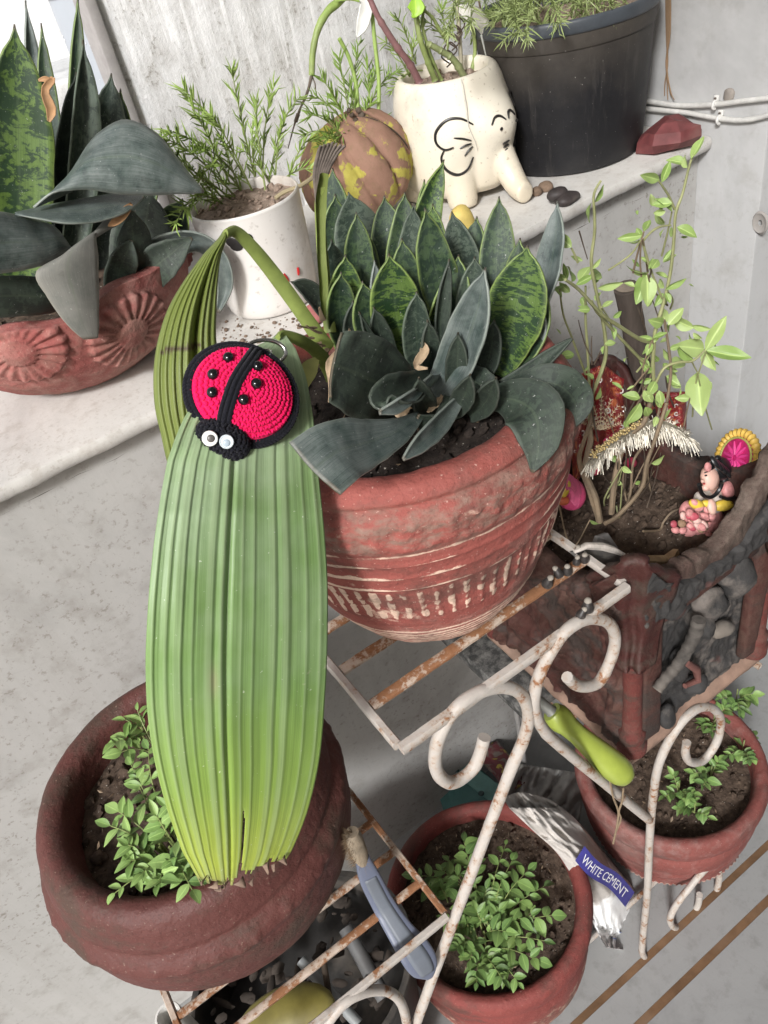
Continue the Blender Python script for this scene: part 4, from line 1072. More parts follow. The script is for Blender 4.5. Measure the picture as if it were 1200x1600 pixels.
for k in range(34):
    a = random.random() * 2 * PI; r = .105 * math.sqrt(random.random()); b = (KC.x + r * math.cos(a), KC.y + r * math.sin(a), KC.z + .168)
    st.append(arc(b, (b[0] + random.gauss(-.015, .035), b[1] + random.gauss(-.01, .03), b[2] + random.uniform(.02, .07)), .01))
for (x, y, x2, y2) in ((800, 20, 810, 50), (760, 15, 735, 30), (840, 15, 875, 30), (900, 5, 960, 12), (790, 5, 700, 45), (850, 8, 822, 55)):
    st.append(arc(onZ(x, y, KC.z + .172), onY(x2, y2, .79 + .02 * random.random()), .005))
tuft(bkp, st, M_GRASSY, M_GRASSY, .026, .0008, 420)

# elephant planter
EC = Vector((.672, .945, LZ + .0005)); EF = Vector((.20, -.98, 0)).normalized(); ES = Vector((EF.y, -EF.x, 0))   # forward, side (to its right, photo left)
ele = thing('elephant_planter', 'cream ceramic elephant shaped planter with painted black ears and eyes', 'planter', EC)
def ceramic():
    m = Mat('cream speckled glaze', .32, .5); n = m.noise(16, 6, .65); s = m.sep(m.co())
    c = m.mix(n, (.66, .60, .49), (.76, .71, .60))
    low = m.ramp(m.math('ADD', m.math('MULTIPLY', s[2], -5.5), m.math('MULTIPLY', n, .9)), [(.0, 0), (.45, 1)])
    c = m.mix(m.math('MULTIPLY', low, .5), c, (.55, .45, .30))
    d = m.ramp(m.noise(11, 6, .7), [(.55, 0), (.72, 1)]); c = m.mix(m.math('MULTIPLY', d, .5), c, (.30, .27, .23))
    c = m.mix(m.math('MULTIPLY', m.ramp(m.noise(190, 3), [(.64, 0), (.70, 1)]), .5), c, (.30, .23, .15))
    m.color(c); m.rough(m.mix(n, .22, .45)); m.bump(n, .08, .002); return m.m
M_CER = ceramic()
def ele_r(th, z):
    """radius of the hollow body; th measured from the forward axis"""
    base = smooth_tab([(0.012, .060), (.022, .070), (.045, .0765), (.08, .0775), (.115, .0755), (.140, .0715), (.150, .068), (.156, .0645)], z)
    f = math.cos(th)
    r = base
    r += .017 * math.exp(-(th / .55) ** 2) * math.exp(-((z - .098) / .030) ** 2)         # forehead
    r += .010 * math.exp(-(th / .34) ** 2) * smooth_tab([(.0, .9), (.03, 1.0), (.06, 1.0), (.09, .7), (.12, 0)], z)
    r += .006 * math.exp(-((abs(th) - .95) / .30) ** 2) * math.exp(-((z - .085) / .034) ** 2)   # ear swellings
    r += .004 * math.exp(-((abs(th) - 1.0) / .3) ** 2) * math.exp(-((z - .03) / .02) ** 2)
    r -= .004 * math.exp(-((abs(th) - .50) / .10) ** 2) * math.exp(-((z - .06) / .05) ** 2)
    return r
def ele_p(th, z, off=0.0):
    off = off + .0010 if off else off
    d = EF * math.cos(th) + ES * math.sin(th); return EC + d * (ele_r(th, z) + off) + Vector((0, 0, z))
eb = MB(); rows = []
for z in [.012, .014] + [.018 + .134 * k / 44 for k in range(45)]:
    rows.append([ele_p(2 * PI * k / 120 if k <= 60 else 2 * PI * k / 120 - 2 * PI, z) for k in range(120)])
def ringE(r, z): return [EC + (EF * math.cos(2 * PI * k / 120) + ES * math.sin(2 * PI * k / 120)) * r + Vector((0, 0, z)) for k in range(120)]
rows += [ringE(.0655, .1545), ringE(.061, .1575), ringE(.057, .1565), ringE(.0545, .152), ringE(.053, .14), ringE(.05, .12)]
rows.insert(0, ringE(.04, .010))
eb.grid(rows, closed=True); eb.f.append(tuple(reversed(range(120)))); eb.f.append(tuple(len(eb.v) - 120 + k for k in range(120)))
# legs and trunk flow out of the body: one skin
for th, q in ((.80, .056), (-.80, .056), (2.3, .05), (-2.3, .05)):
    d = EF * math.cos(th) + ES * math.sin(th); c = EC + d * q
    eb.tube([c + Vector((0, 0, .060)), c + d * .005 + Vector((0, 0, .03)), c + d * .010 + Vector((0, 0, .010)), c + d * .012 + Vector((0, 0, .0008))], [.024, .0215, .0205, .018], 20)
tp = [EC + EF * .058 + Vector((0, 0, .092)), EC + EF * .076 + Vector((0, 0, .060)), EC + EF * .090 + Vector((0, 0, .036)), EC + EF * .105 + ES * .004 + Vector((0, 0, .020)), EC + EF * .120 + ES * .010 + Vector((0, 0, .0142)), EC + EF * .126 + ES * .012 + Vector((0, 0, .0135))]
eb.tube([Vector(p) for p in catmull([tuple(p) for p in tp], 26)], [.0215 - .0100 * (k / 25) if k < 24 else (.010 if k == 24 else .005) for k in range(26)], 18)
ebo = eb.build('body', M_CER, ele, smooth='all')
md = ebo.modifiers.new('skin', 'REMESH'); md.mode = 'VOXEL'; md.voxel_size = .0019; md.use_smooth_shade = True
md = ebo.modifiers.new('soften', 'SMOOTH'); md.factor = .5; md.iterations = 7
M_INK = plain('black painted line', (.018, .016, .015), .4, bump=0)
def eline(pts, r, name):
    P = catmull(pts, 8 * len(pts)); b = MB()
    for_ = [ele_p(th, z, .0003) for th, z in P]
    b.tube(for_, [r * (.55 + .6 * math.sin(PI * (k + .5) / len(P))) for k in range(len(P))], 6); return b.build(name, M_INK, ele)
for sg in (1, -1):
    a = lambda t, z, sg=sg: ((t if sg > 0 else -t * .80 + .06), z)
    eline([a(.50, .106), a(.68, .116), a(.90, .117), a(1.08, .106), a(1.10, .093), a(.98, .084), a(.84, .085)], .0016, 'ear_line')
    eline([a(.98, .084), a(1.05, .073), a(1.00, .058), a(.83, .049), a(.66, .053), a(.54, .066)], .0016, 'ear_line')
    for (t1, z1, t2, z2) in ((.56, .088, .82, .096), (.56, .084, .75, .082), (.54, .080, .69, .071)): eline([a(t1, z1), a((t1 + t2) / 2, (z1 + z2) / 2 + .001), a(t2, z2)], .0011, 'ear_crease')
    eline([a(.27, .101), a(.20, .108), a(.12, .108), a(.06, .102)], .0014, 'eyebrow')
    MB().ell(ele_p(sg * .16, .094, .0006), ES * .0030, Vector((0, 0, .0022)), EF * .0008, 6, 12).build('eye', M_INK, ele)
for k in range(4): eline([(.13 - .02 * k, .074 - .005 * k), (.02 - .0 * k, .0755 - .005 * k)], .0012, 'trunk_crease')
soil_disc(EC, .056, EC.z + .140, 'soil', M_SOILDRY, ele, .004, 90, (.001, .006))
thr = MB(); thr.tube([ele_p(.55, .1572, .001), ele_p(.55, .150, .001), ele_p(.56, .125, .0012), ele_p(.58, .105, .0012), ele_p(.50, .085, .0012), ele_p(.47, .073, .0012)], [.0006, .0014, .0013, .0006, .0005, .0004], 6)
tag(thr.build('string', plain('white cotton string', (.55, .52, .45), .8), None, origin=ele_p(.55, .15)), 'thin pale string hanging down the side of the elephant planter', 'string')
# climbing plant in the elephant
pot = thing('pothos_plant', 'leggy vine of bare green stems and one fresh leaf in the elephant planter', 'plant', EC + Vector((0, 0, .14)))
def vine(pxs, r, mat, name='stem'):
    pts = [Vector(p) for p in catmull([tuple(onY(*p)) for p in pxs], 40)]
    return MB().tube(pts, [r * (1 + .12 * nz(p, 60) + (.25 if k % 9 == 0 else 0)) * (1 - .3 * k / 40) for k, p in enumerate(pts)], 8).build(name, mat, pot)
vine([(680, 125, .95), (668, 95, .95), (655, 55, .95), (648, 10, .955), (640, -30, .955)], .0042, M_STEMG)
vine([(728, 125, .93), (710, 95, .93), (690, 80, .935), (668, 68, .94)], .0048, plain('ridged olive stem', (.20, .23, .10), .5, var=.3))
vine([(690, 125, .955), (674, 90, .955), (660, 40, .955), (664, 10, .96)], .0026, M_STEMG)
vine([(655, 128, .93), (640, 100, .93), (618, 70, .93), (590, 25, .935), (575, -10, .94)], .0048, plain('reddish brown stalk', (.20, .10, .10), .5, var=.25))
vine([(736, 115, .955), (742, 85, .955), (740, 50, .955), (732, 20, .955), (738, -10, .955)], .0028, M_STEMG)
vine([(700, 60, .95), (688, 48, .95), (676, 28, .95), (660, 14, .95)], .0026, M_STEMG)
MB().tube([onY(722, 120, .95), onY(718, 60, .95), onY(714, -20, .95)], .0028, 8).build('stake', plain('pale bamboo cane', (.36, .33, .24), .6), pot)
MB().tube([onY(772, 110, .95), onY(760, 60, .95), onY(748, 0, .95)], .0014, 6).build('tendril', M_STEMB, pot)
for k in range(5):
    MB().tube([Vector(p) for p in catmull([tuple(onY(698 + 4 * k + dx, 105 - 13 * k + dy, .945)) for dx, dy in ((0, 0), (12, -14), (2, -26), (-8, -16), (4, -6))], 24)], .0010, 5).build('tendril', M_STEMD, pot)
pxleaf([(648, -2, .945, 10), (650, 12, .94, 26), (648, 22, .94, 12), (644, 27, .94, 2)], leafy('bright pothos leaf', (.22, .42, .04), (.34, .52, .06)), pot, 0, .3)
pxleaf([(716, 14, .935, 8), (735, 22, .93, 24), (752, 36, .93, 24), (757, 50, .93, 12)], plain('bleached dead leaf', (.62, .60, .54), .7), pot, -15, .4, name='dead_leaf')
MB().tube([onY(752, 55, .93), onY(760, 90, .935), onY(768, 118, .94)], [.0014, .0007, .0004], 6).build('tendril', plain('milky thread', (.6, .62, .58), .6), pot)
st = []
for (x, y, x2, y2) in ((640, 120, 600, 60), (660, 110, 610, 140), (700, 80, 690, 10), (640, 118, 655, 45), (725, 60, 770, 10), (700, 70, 660, 30), (735, 70, 760, 20), (650, 100, 618, 20)):
    st.append(arc(onY(x, y, .985), onY(x2, y2, .975), .004))
tuft(pot, st, M_NEEDLE, M_STEMG, .021, .0010, 300)

# yellow stone, dark cap, red stone
ys = MB(); c = onZ(722, 352, LZ + .018); ys.ell(c, (.016, .004, 0), (-.004, .017, 0), (0, 0, .026), 12, 18, .22, 45)
tag(ys.build('yellow_stone', plain('mustard yellow painted stone', (.55, .42, .12), .65, var=.25, scale=50), None, origin=(c.x, c.y, LZ)), 'mustard yellow rounded stone behind the snake plant beside the elephant foot', 'stone')
dc = MB(); c = onZ(885, 308, LZ + .008)
dc.ell(c + Vector((0, 0, -.002)), (.019, .003, 0), (-.003, .013, 0), (0, 0, .008), 10, 16, .16, 70); dc.ell(c + Vector((-.006, .010, .004)), (.014, .002, 0), (-.003, .011, 0), (0, 0, .009), 10, 16, .16, 70)
tag(dc.build('dark_stone', plain('dark brown stone', (.045, .036, .034), .6, var=.4), None, origin=(c.x, c.y, LZ)), 'small dark brown lump on the ledge edge below the black bucket', 'stone')
pb = MB()
for (x, y, s_, j) in ((838, 300, .008, .3), (852, 292, .009, .35), (862, 300, .006, .3)): p = onZ(x, y, LZ + s_ * .6); pb.sph(p, s_, 8, 10, j, 70, .8)
tag(pb.build('clay_crumbs', plain('brown clay crumb', (.19, .13, .09), .9, var=.4), None, origin=onZ(850, 300, LZ), kind='stuff'), 'brown clay crumbs between the elephant trunk and the black bucket', 'crumb')
rs = MB(); c = onZ(1046, 212, LZ + .016); rs.ell(c, (.036, -.022, 0), (.014, .030, 0), (0, 0, .023), 6, 8, .55, 33)
rs.v = [Vector((v.x, v.y, max(v.z, LZ + .0005))) for v in rs.v]
tag(rs.build('red_stone', plain('dark red stone', (.145, .040, .040), .6, var=.35, scale=45), None, smooth=18, origin=(c.x, c.y, LZ)), 'dark red broken stone in the ledge corner under the cables', 'stone')
# cables on the pillar
for kk, (pa, lab) in enumerate((([(1012, 158), (1060, 165), (1120, 163), (1160, 158), (1215, 152)], 'upper white cable clipped along the pillar'), ([(1010, 170), (1070, 176), (1130, 186), (1170, 187), (1215, 176)], 'lower white cable sagging along the pillar'))):
    pts = [Vector(p) for p in catmull([tuple(onX(x, y, PIL_X - .0045)) for x, y in pa], 30)]
    m_ = MB().tube(pts, .0036, 10)
    o = m_.build('cable', plain('dusty white cable', (.58, .57, .54), .5, var=.2), None, origin=pts[0]); tag(o, lab, 'cable', 'white cables on the pillar')
for (x, y, lab) in ((1121, 162, 'upper small white cable clip nailed to the pillar'), (1128, 185, 'lower small white cable clip holding the sagging cable')):
    c = onX(x, y, PIL_X); cl = thing('cable_clip', lab, 'cable clip', c, 'white cable clips')
    cb_ = MB(); cb_.tube([c + Vector((-.0046 + math.cos(a) * .005 * 1.0, 0, math.sin(a) * .0052)) for a in [PI * .5 + PI * k / 10 for k in range(11)]], .0022, 8); cb_.build('hook', plain('white plastic clip', (.66, .65, .62), .5), cl)
    MB().box(c + Vector((-.005, -.004, .004)), c + Vector((-.0005, .004, .012)), .0015).build('block', plain('white plastic clip', (.66, .65, .62), .5), cl)
    MB().tube([c + Vector((-.0062, 0, .008)), c + Vector((-.0048, 0, .008))], .0018, 8).build('nail', plain('nail head', (.25, .22, .19), .4, metal=.6), cl)
c = onX(1140, 148, PIL_X); pl = MB(); pl.ell(c + Vector((-.001, 0, 0)), (.004, 0, 0), (0, .009, .002), (0, -.002, .0085), 8, 12, .3, 90)
tag(pl.build('plaster_blob', plain('dirty plaster', (.28, .25, .22), .9), None, origin=c), 'dirty plaster blob beside the cable clips', 'plaster')
rt = MB()
for k in range(4):
    pts = [(1041 + 2 * k, -20, .0), (1042 + 1.5 * k, 50, 0), (1044 - k, 100, 0), (1044 + 3 * (k - 1.5), 130 + 4 * k, 0), (1046 + 5 * (k - 1.5), 150 + 6 * (k % 2), 0)]
    P3 = [Vector(p) for p in catmull([tuple(onX(x + 2 * nz((k, y * .05, 0), 1.3), y, PIL_X - .002 - .0012 * k)) for x, y, _ in pts], 24)]
    rt.tube(P3, [.0016 - .0010 * i / 23 for i in range(24)], 5)
tag(rt.build('dry_root', plain('brown dry root', (.26, .17, .10), .9), None, origin=onX(1044, 140, PIL_X)), 'dry brown root hanging down the pillar beside the bucket', 'root')

# gourd pot lying on its side
GC = Vector((.536, .985, LZ + .071))
gp = thing('pumpkin_pot', 'lumpy pumpkin shaped clay pot with yellow lichen patches', 'pot', (GC.x, GC.y, LZ))
def lichen():
    m = Mat('mossy pumpkin clay', .8, .25); n = m.noise(20, 6, .65); n2 = m.noise(90, 5, .7)
    c = m.mix(n, (.185, .10, .07), (.33, .195, .14)); c = m.mix(m.math('MULTIPLY', m.ramp(n2, [(.5, 0), (.75, 1)]), .6), c, (.16, .12, .06))
    f = m.ramp(m.noise(30, 5, .6), [(.52, 0), (.56, 1)]); c = m.mix(m.math('MULTIPLY', f, .9), c, m.mix(n2, (.30, .26, .04), (.50, .46, .10)))
    m.color(c); m.bump(n2, .5, .002); m.bump(f, .3, .002); return m.m
M_LICH = lichen()
GA = Vector((-.30, .25, .92)).normalized()            # axis of the pumpkin
g1 = GA.cross(Vector((0, 0, 1))).normalized(); g2 = GA.cross(g1)
rows = []; NL = 11
for i in range(34):
    th = PI * (.10 + .90 * i / 33); row = []
    for k in range(132):
        a = 2 * PI * k / 132; lobe = abs(math.sin(a * NL / 2)) ** .55
        R_ = (.080 * math.sin(th) ** .8) * (.87 + .13 * lobe) + .0040 * fbm((math.cos(a), math.sin(a), th), 5) + .0012 * fbm((math.cos(a), math.sin(a), th), 22)
        row.append(GC + (g1 * math.cos(a) + g2 * math.sin(a)) * R_ + GA * math.cos(th) * .066)
    rows.append(row)
c0 = sum(rows[0], Vector()) / 132
rows.insert(0, [c0 + (p - c0) * .8 - GA * .030 for p in rows[0]]); rows.insert(0, [c0 + (p - c0) * .05 - GA * .032 for p in rows[1]])
gb = MB(); gb.grid(rows, closed=True); gb.v = [Vector((v.x, v.y, max(v.z, LZ + .0008))) for v in gb.v]
gb.build('body', M_LICH, gp, smooth='all')
crk = MB(); pts = []
crk.tube([GC + (g1 * math.cos(-2.0 + .25 * q) + g2 * math.sin(-2.0 + .25 * q)) * .0795 * math.sin(.5 + 1.3 * q) ** .8 + GA * math.cos(.5 + 1.3 * q) * .066 for q in [k / 12 for k in range(13)]], [.0003] + [.0011] * 11 + [.0003], 5)
crk.build('crack', plain('dark crack', (.05, .035, .025), .95), gp)

# white mug with a dark eye spot
UC = Vector((.329, .880, LZ + .0006))
mug = thing('white_mug', 'white ceramic mug with a black heart nose and red mark used as a flowerpot', 'mug', UC)
def mugmat():
    m = Mat('grubby white glaze', .3, .5); n = m.noise(14, 6, .65); n2 = m.noise(120, 4, .7)
    c = m.mix(n, (.60, .57, .53), (.74, .72, .69)); s = m.sep(m.co())
    f = m.ramp(m.math('ADD', n, m.math('MULTIPLY', s[0], 4.5)), [(.52, 0), (.85, 1)]); c = m.mix(m.math('MULTIPLY', f, .75), c, m.mix(n2, (.24, .18, .13), (.48, .40, .32)))
    c = m.mix(m.math('MULTIPLY', m.ramp(n2, [(.58, 0), (.70, 1)]), .45), c, (.22, .18, .14))
    m.color(c); m.rough(m.mix(n, .2, .5)); return m.m
M_MUG = mugmat()
lathe(UC, [(.002, .002), (.04, .0), (.050, .001), (.0545, .006), (.0575, .02), (.0605, .06), (.0625, .10), (.0637, .120), (.0640, .1245), (.0625, .1268), (.0605, .1245), (.0595, .115), (.059, .10)], 96, 60).build('body', M_MUG, mug, smooth='all')
soil_disc(UC, .0605, UC.z + .116, 'soil', M_SOILDRY, mug, .005, 120, (.001, .005))
def mugp(px, py, z0=0):
    """where a photo pixel meets the mug's front"""
    d = ray(px, py); o = CAM - UC; r = .0612
    a = d.x ** 2 + d.y ** 2; b = 2 * (o.x * d.x + o.y * d.y); c = o.x ** 2 + o.y ** 2 - r * r
    disc = max(0, b * b - 4 * a * c); t = (-b - math.sqrt(disc)) / (2 * a); p = CAM + d * t
    n = Vector((p.x - UC.x, p.y - UC.y, 0)).normalized()
    rr = smooth_tab([(0, .050), (.006, .0545), (.02, .0575), (.06, .0605), (.10, .0625), (.12, .0637)], p.z - UC.z)
    return Vector((UC.x + n.x * (rr + .0004), UC.y + n.y * (rr + .0004), p.z)), n
nb = MB()
for (x, y, r) in ((386, 372, 8.5), (370, 382, 10), (362, 377, 8)):
    p, n = mugp(x, y); e = n.cross(Vector((0, 0, 1))).normalized(); R_ = r * mpp(p); nb.ell(p, e * R_ * 1.15, Vector((0, 0, 1)) * R_, n * .0007, 6, 14)
nb.build('nose_spot', M_INK, mug)
M_REDINK = plain('red enamel line', (.40, .02, .02), .3, bump=0)
for a_, b_ in (((444, 428), (452, 440)), ((466, 418), (468, 430))):
    p1, n1 = mugp(*a_); p2, n2_ = mugp(*b_); MB().tube([p1, (p1 + p2) / 2 + n1 * .0006, p2], [.0012, .0017, .0012], 6).build('red_line', M_REDINK, mug)
mp = thing('moss_rose_plant', 'spiky moss rose plant sprawling out of the white mug', 'plant', UC + Vector((0, 0, .115)))
st = []; UZ = UC.z + .115
def S(x, y, x2, y2, Yt, bow=0.0, sag=0.0): st.append(arc(onZ(x, y, UZ), onY(x2, y2, Yt), sag, (bow, 0, 0)))
for v in ((400, 285, 362, 108, .93), (390, 290, 285, 138, .92), (380, 300, 262, 205, .88), (370, 310, 240, 215, .86), (410, 285, 430, 130, .96), (420, 285, 470, 150, .97), (395, 300, 330, 180, .9),
          (430, 285, 445, 190, .94), (360, 310, 275, 290, .84), (350, 320, 290, 330, .83), (340, 320, 275, 350, .83), (440, 282, 500, 265, .88), (450, 282, 486, 215, .92), (380, 290, 310, 235, .88), (375, 300, 345, 215, .9), (400, 290, 395, 200, .93), (415, 300, 400, 160, .94), (365, 300, 300, 170, .9), (350, 312, 262, 262, .85), (345, 318, 255, 240, .86), (355, 300, 330, 260, .87), (425, 290, 380, 235, .9)):
    S(*v)
tuft(mp, st, M_NEEDLE, M_STEMG, .022, .0011, 300)
MB().tube([Vector(p) for p in catmull([tuple(onY(*p)) for p in ((430, 310, .85), (445, 300, .85), (470, 290, .85), (492, 275, .86), (500, 270, .87))], 20)], .0024, 7).build('runner', plain('pale runner stem', (.36, .30, .18), .6), mp)
gpp = thing('moss_rose_bush', 'spiky moss rose plant growing behind and out of the pumpkin pot', 'plant', GC + Vector((0, .02, .05)))
st = []
def T(x, y, Yb, x2, y2, Yt): st.append(arc(onY(x, y, Yb), onY(x2, y2, Yt), .0))
for v in ((545, 200, .97, 500, 120, .97), (550, 200, .98, 530, 90, .99), (555, 200, .98, 560, 70, 1.0), (570, 195, .98, 590, 110, 1.0), (540, 215, .96, 480, 180, .95), (545, 210, .96, 500, 230, .93), (530, 215, .97, 470, 215, .95), (560, 205, .97, 600, 190, .96), (565, 200, .97, 620, 110, 1.0), (550, 210, .96, 520, 150, .98), (560, 200, .98, 545, 130, .99), (555, 205, .97, 510, 250, .92), (580, 195, .98, 575, 100, 1.0), (548, 205, .97, 488, 150, .97), (535, 210, .97, 505, 180, .96), (560, 210, .96, 580, 160, .97)):
    T(*v)
tuft(gpp, st, M_NEEDLE, M_STEMG, .021, .0011, 330)
for pts in ([(590, 200, .97), (592, 130, .975), (585, 60, .98), (578, -20, .985)], [(560, 180, .98), (556, 130, .985), (545, 90, .99), (530, 60, .99)]):
    MB().tube([Vector(p) for p in catmull([tuple(onY(*p)) for p in pts], 24)], .0026, 8).build('stalk', plain('long green stalk', (.27, .38, .10), .5), gpp)
wb = MB()
for k in range(6): wb.sph(onY(545 + 5 * k, 172 + (k % 3) * 8, .955), .004, 5, 7, .5, 90)
wb.build('withered_flower', M_STEMD, gpp)
# hanging root tip of a vine above the ledge
hv = thing('hanging_vine', 'thick green vine hanging from above and ending in a withered black root', 'vine', onY(500, 20, 1.0))
def vpx(pxs, r, mat, name): 
    pts = [Vector(p) for p in catmull([tuple(onY(*p)) for p in pxs], 40)]; n = len(pts)
    MB().tube(pts, [r[0] + (r[1] - r[0]) * k / (n - 1) + .0006 * nz(p, 90) for k, p in enumerate(pts)], 8).build(name, mat, hv)
vpx([(560, -30, 1.0), (530, 2, 1.0), (512, 18, 1.0), (497, 45, 1.0), (489, 80, 1.0), (487, 118, 1.0)], (.0056, .0038), plain('thick green vine', (.22, .30, .08), .5, var=.35), 'stem')
vpx([(487, 118, 1.0), (480, 145, 1.0), (468, 172, 1.0), (460, 195, 1.0), (450, 232, 1.0)], (.0022, .0007), M_STEMD, 'root')
vpx([(487, 118, 1.0), (492, 130, 1.0), (493, 140, 1.0)], (.0014, .0005), M_STEMD, 'root')
vpx([(466, 178, 1.0), (462, 190, 1.0), (470, 168, 1.0)], (.0028, .0012), M_STEMD, 'root')
pxleaf([(566, -20, .985, 8), (572, 10, .98, 20), (566, 40, .98, 18), (558, 58, .98, 3)], plain('pale dry leaf', (.62, .62, .58), .6), hv, 0, .3, name='dead_leaf')
pxleaf([(524, 0, .99, 6), (545, -4, .985, 8), (562, 2, .98, 2)], M_NEEDLE, hv, 0, .2)

# flowered clay bowl at the left
OC = Vector((.108, .945, LZ + .0006))
bowl = thing('flowered_bowl', 'low pink red clay bowl with embossed sunflowers on the left of the ledge', 'bowl', OC)
def bowl_r(z): return smooth_tab([(0, .070), (.004, .082), (.02, .107), (.04, .128), (.065, .143), (.09, .150), (.13, .152)], z)
def bowl_rim(th): return .110 + .005 * math.cos(2 * (th + .35)) + sum(.012 * math.exp(-(((th - f + PI) % (2 * PI) - PI) / .26) ** 2) for f in (FL[0][0], FL[1][0])) if len(FL) > 1 else .12
FL = []
def bowl_hit(px, py):
    d = ray(px, py).normalized(); t = .6
    while t < 1.3:
        q = CAM + d * t - OC
        if q.z > 0 and math.hypot(q.x, q.y) < bowl_r(q.z): return math.atan2(q.y, q.x), q.z
        t += .0008
    return 0, .06
FL = [bowl_hit(205, 520) + (.046,), bowl_hit(30, 548) + (.046,), (-.05, .092, .038)]
b = MB(); n = 360; m = 80; vs = []; ws = []
for i in range(m + 14):
    for k in range(n):
        th = 2 * PI * k / n - PI; top = bowl_rim(th)
        if i < m: z = top * i / (m - 1); r = bowl_r(z); inner = False
        else: q = (i - m) / 13; z = top + .003 * math.sin(q * PI) - .05 * max(0, q - .3); r = bowl_r(top) - .014 * min(1, q * 3); inner = True
        d = .0022 * fbm((math.cos(th) * .15, math.sin(th) * .15, z), 26) + .0012 * fbm((math.cos(th) * .15, math.sin(th) * .15, z), 90); w = .25
        if not inner:
            for ft, fz, fr in FL:
                dt = (th - ft + PI) % (2 * PI) - PI; x = dt * bowl_r(fz); y = (z - fz) * 1.15; rho = math.hypot(x, y) / fr; an = math.atan2(y, x)
                if rho < 1.08:
                    pet = .5 + .5 * math.cos(an * 20)
                    edge = 1 if rho < .97 + .05 * pet else 0
                    if rho < .40: d += .0055 + .0035 * math.sqrt(max(0, 1 - (rho / .40) ** 2)); w = 0
                    else: d += edge * (.0035 + .0040 * pet ** .8) * min(1, (1.09 - rho) / .12) * (.75 + .25 * rho); w = .12 if edge else .5
        p = Vector((math.cos(th), math.sin(th), 0)) * (r + d) + Vector((0, 0, z)); vs.append(OC + p); ws.append(w)
fs = [(i * n + k, i * n + (k + 1) % n, (i + 1) * n + (k + 1) % n, (i + 1) * n + k) for i in range(m + 13) for k in range(n)]
b.add(vs, fs, None, ws); b.f.append(tuple(reversed(range(n)))); b.build('body', M_BOWL, bowl, smooth='all')
soil_disc(OC, .140, OC.z + .092, 'soil', M_SOIL, bowl, .006, 200, (.0015, .008))

big = thing('tall_snake_plant', 'large dusty snake plant with broad twisted blue grey leaves in the flowered bowl', 'plant', (OC.x, OC.y, OC.z + .07))
BZ = OC.z + .074
def UB(bx, by, tx, ty, w, Yb, dy, bow, fold, mat, yaw, peak=.5, base=.55): upleaf(bx, by, tx, ty, w, dy, bow, fold, mat, yaw, Yb, peak, base, .0020, big)
UB(28, 470, 23, 38, 100, .92, -.02, -4, .25, M_SN_BAND, 6)
UB(70, 480, 40, 0, 34, .97, .03, -6, .5, M_SN_BLUE, 20)
UB(90, 470, 64, 36, 34, .96, .02, -4, .4, M_SN_GREEN, 0)
UB(110, 460, 122, -8, 30, .96, .03, -3, .5, M_SN_GREEN, 10)
UB(95, 470, 130, 62, 52, .93, .0, -10, .7, M_SN_GREY, 28)
UB(105, 430, 120, 112, 54, .94, .0, 0, .4, M_SN_DARK, 5)
UB(150, 430, 174, 114, 66, .95, .01, -2, .35, M_SN_GREY, 0)
UB(165, 430, 188, 138, 56, .96, .01, -6, .4, M_SN_GREEN, -8)
UB(120, 430, 140, 152, 40, .94, .0, 0, .5, M_SN_DARK, 12)
UB(200, 440, 252, 200, 26, .93, .01, -4, .5, M_SN_GREEN, -10)
UB(195, 450, 235, 300, 90, .90, .0, -6, .25, M_SN_DARK, -10)
UB(215, 460, 285, 310, 70, .91, .0, -6, .3, M_SN_GREEN, -20)
UB(20, 470, -20, 150, 80, .93, -.01, 0, .3, M_SN_DARK, 20)
# broad arching front leaves
def edgeleaf(A, B, mat, bulge=.012, parent=big, nu=30, nv=14, th=.002, sag=0.0):
    """a leaf given by its two margins (px, py, Y); the blade swells towards the viewer between them"""
    a = [onY(*q) for q in catmull(A, nu)]; b = [onY(*q) for q in catmull(B, nu)]; rows = []
    for i in range(nu):
        row = []
        for k in range(nv + 1):
            v = k / nv; p = a[i].lerp(b[i], v); out = (CAM - p).normalized()
            row.append(p + out * bulge * math.sin(PI * v) ** .8 * math.sin(PI * (.08 + .9 * i / (nu - 1))) + Vector((0, 0, sag * math.sin(PI * v))) + Vector((.0016 * fbm(p, 30), .0016 * fbm(p, 30, 5), .0016 * fbm(p, 30, 9))))
        rows.append(row)
    return MB().grid(rows, uv=True).build('leaf', mat, parent, smooth='all', solid=th)
edgeleaf([(112, 300, .85), (118, 262, .845), (150, 213, .835), (195, 189, .825), (240, 206, .812), (280, 250, .800), (318, 298, .790)], [(52, 324, .80), (82, 302, .796), (130, 296, .792), (190, 303, .787), (240, 305, .785), (285, 302, .786), (318, 300, .789)], M_SN_BLUE, .016)
edgeleaf([(24, 333, .80), (70, 322, .82), (130, 312, .83), (180, 302, .835), (205, 300, .84), (222, 306, .84)], [(24, 335, .80), (60, 343, .79), (110, 350, .785), (160, 346, .79), (200, 330, .80), (226, 308, .83)], M_SN_BLUE, .006)
edgeleaf([(170, 338, .83), (130, 380, .80), (92, 404, .785), (56, 428, .775), (72, 462, .775), (98, 500, .772), (130, 530, .770)], [(212, 330, .84), (180, 352, .81), (150, 362, .795), (153, 400, .785), (153, 450, .778), (153, 500, .774), (152, 528, .772)], M_SN_ASH, .008)
edgeleaf([(130, 420, .86), (90, 360, .83), (50, 342, .81), (0, 332, .79), (-60, 335, .77)], [(140, 440, .86), (112, 394, .81), (70, 414, .79), (0, 426, .775), (-60, 432, .765)], M_SN_BLUE, .014)
edgeleaf([(130, 470, .86), (90, 440, .82), (40, 432, .80), (-40, 430, .78)], [(130, 500, .86), (108, 486, .82), (50, 492, .80), (-40, 498, .78)], M_SN_DARK, .008)
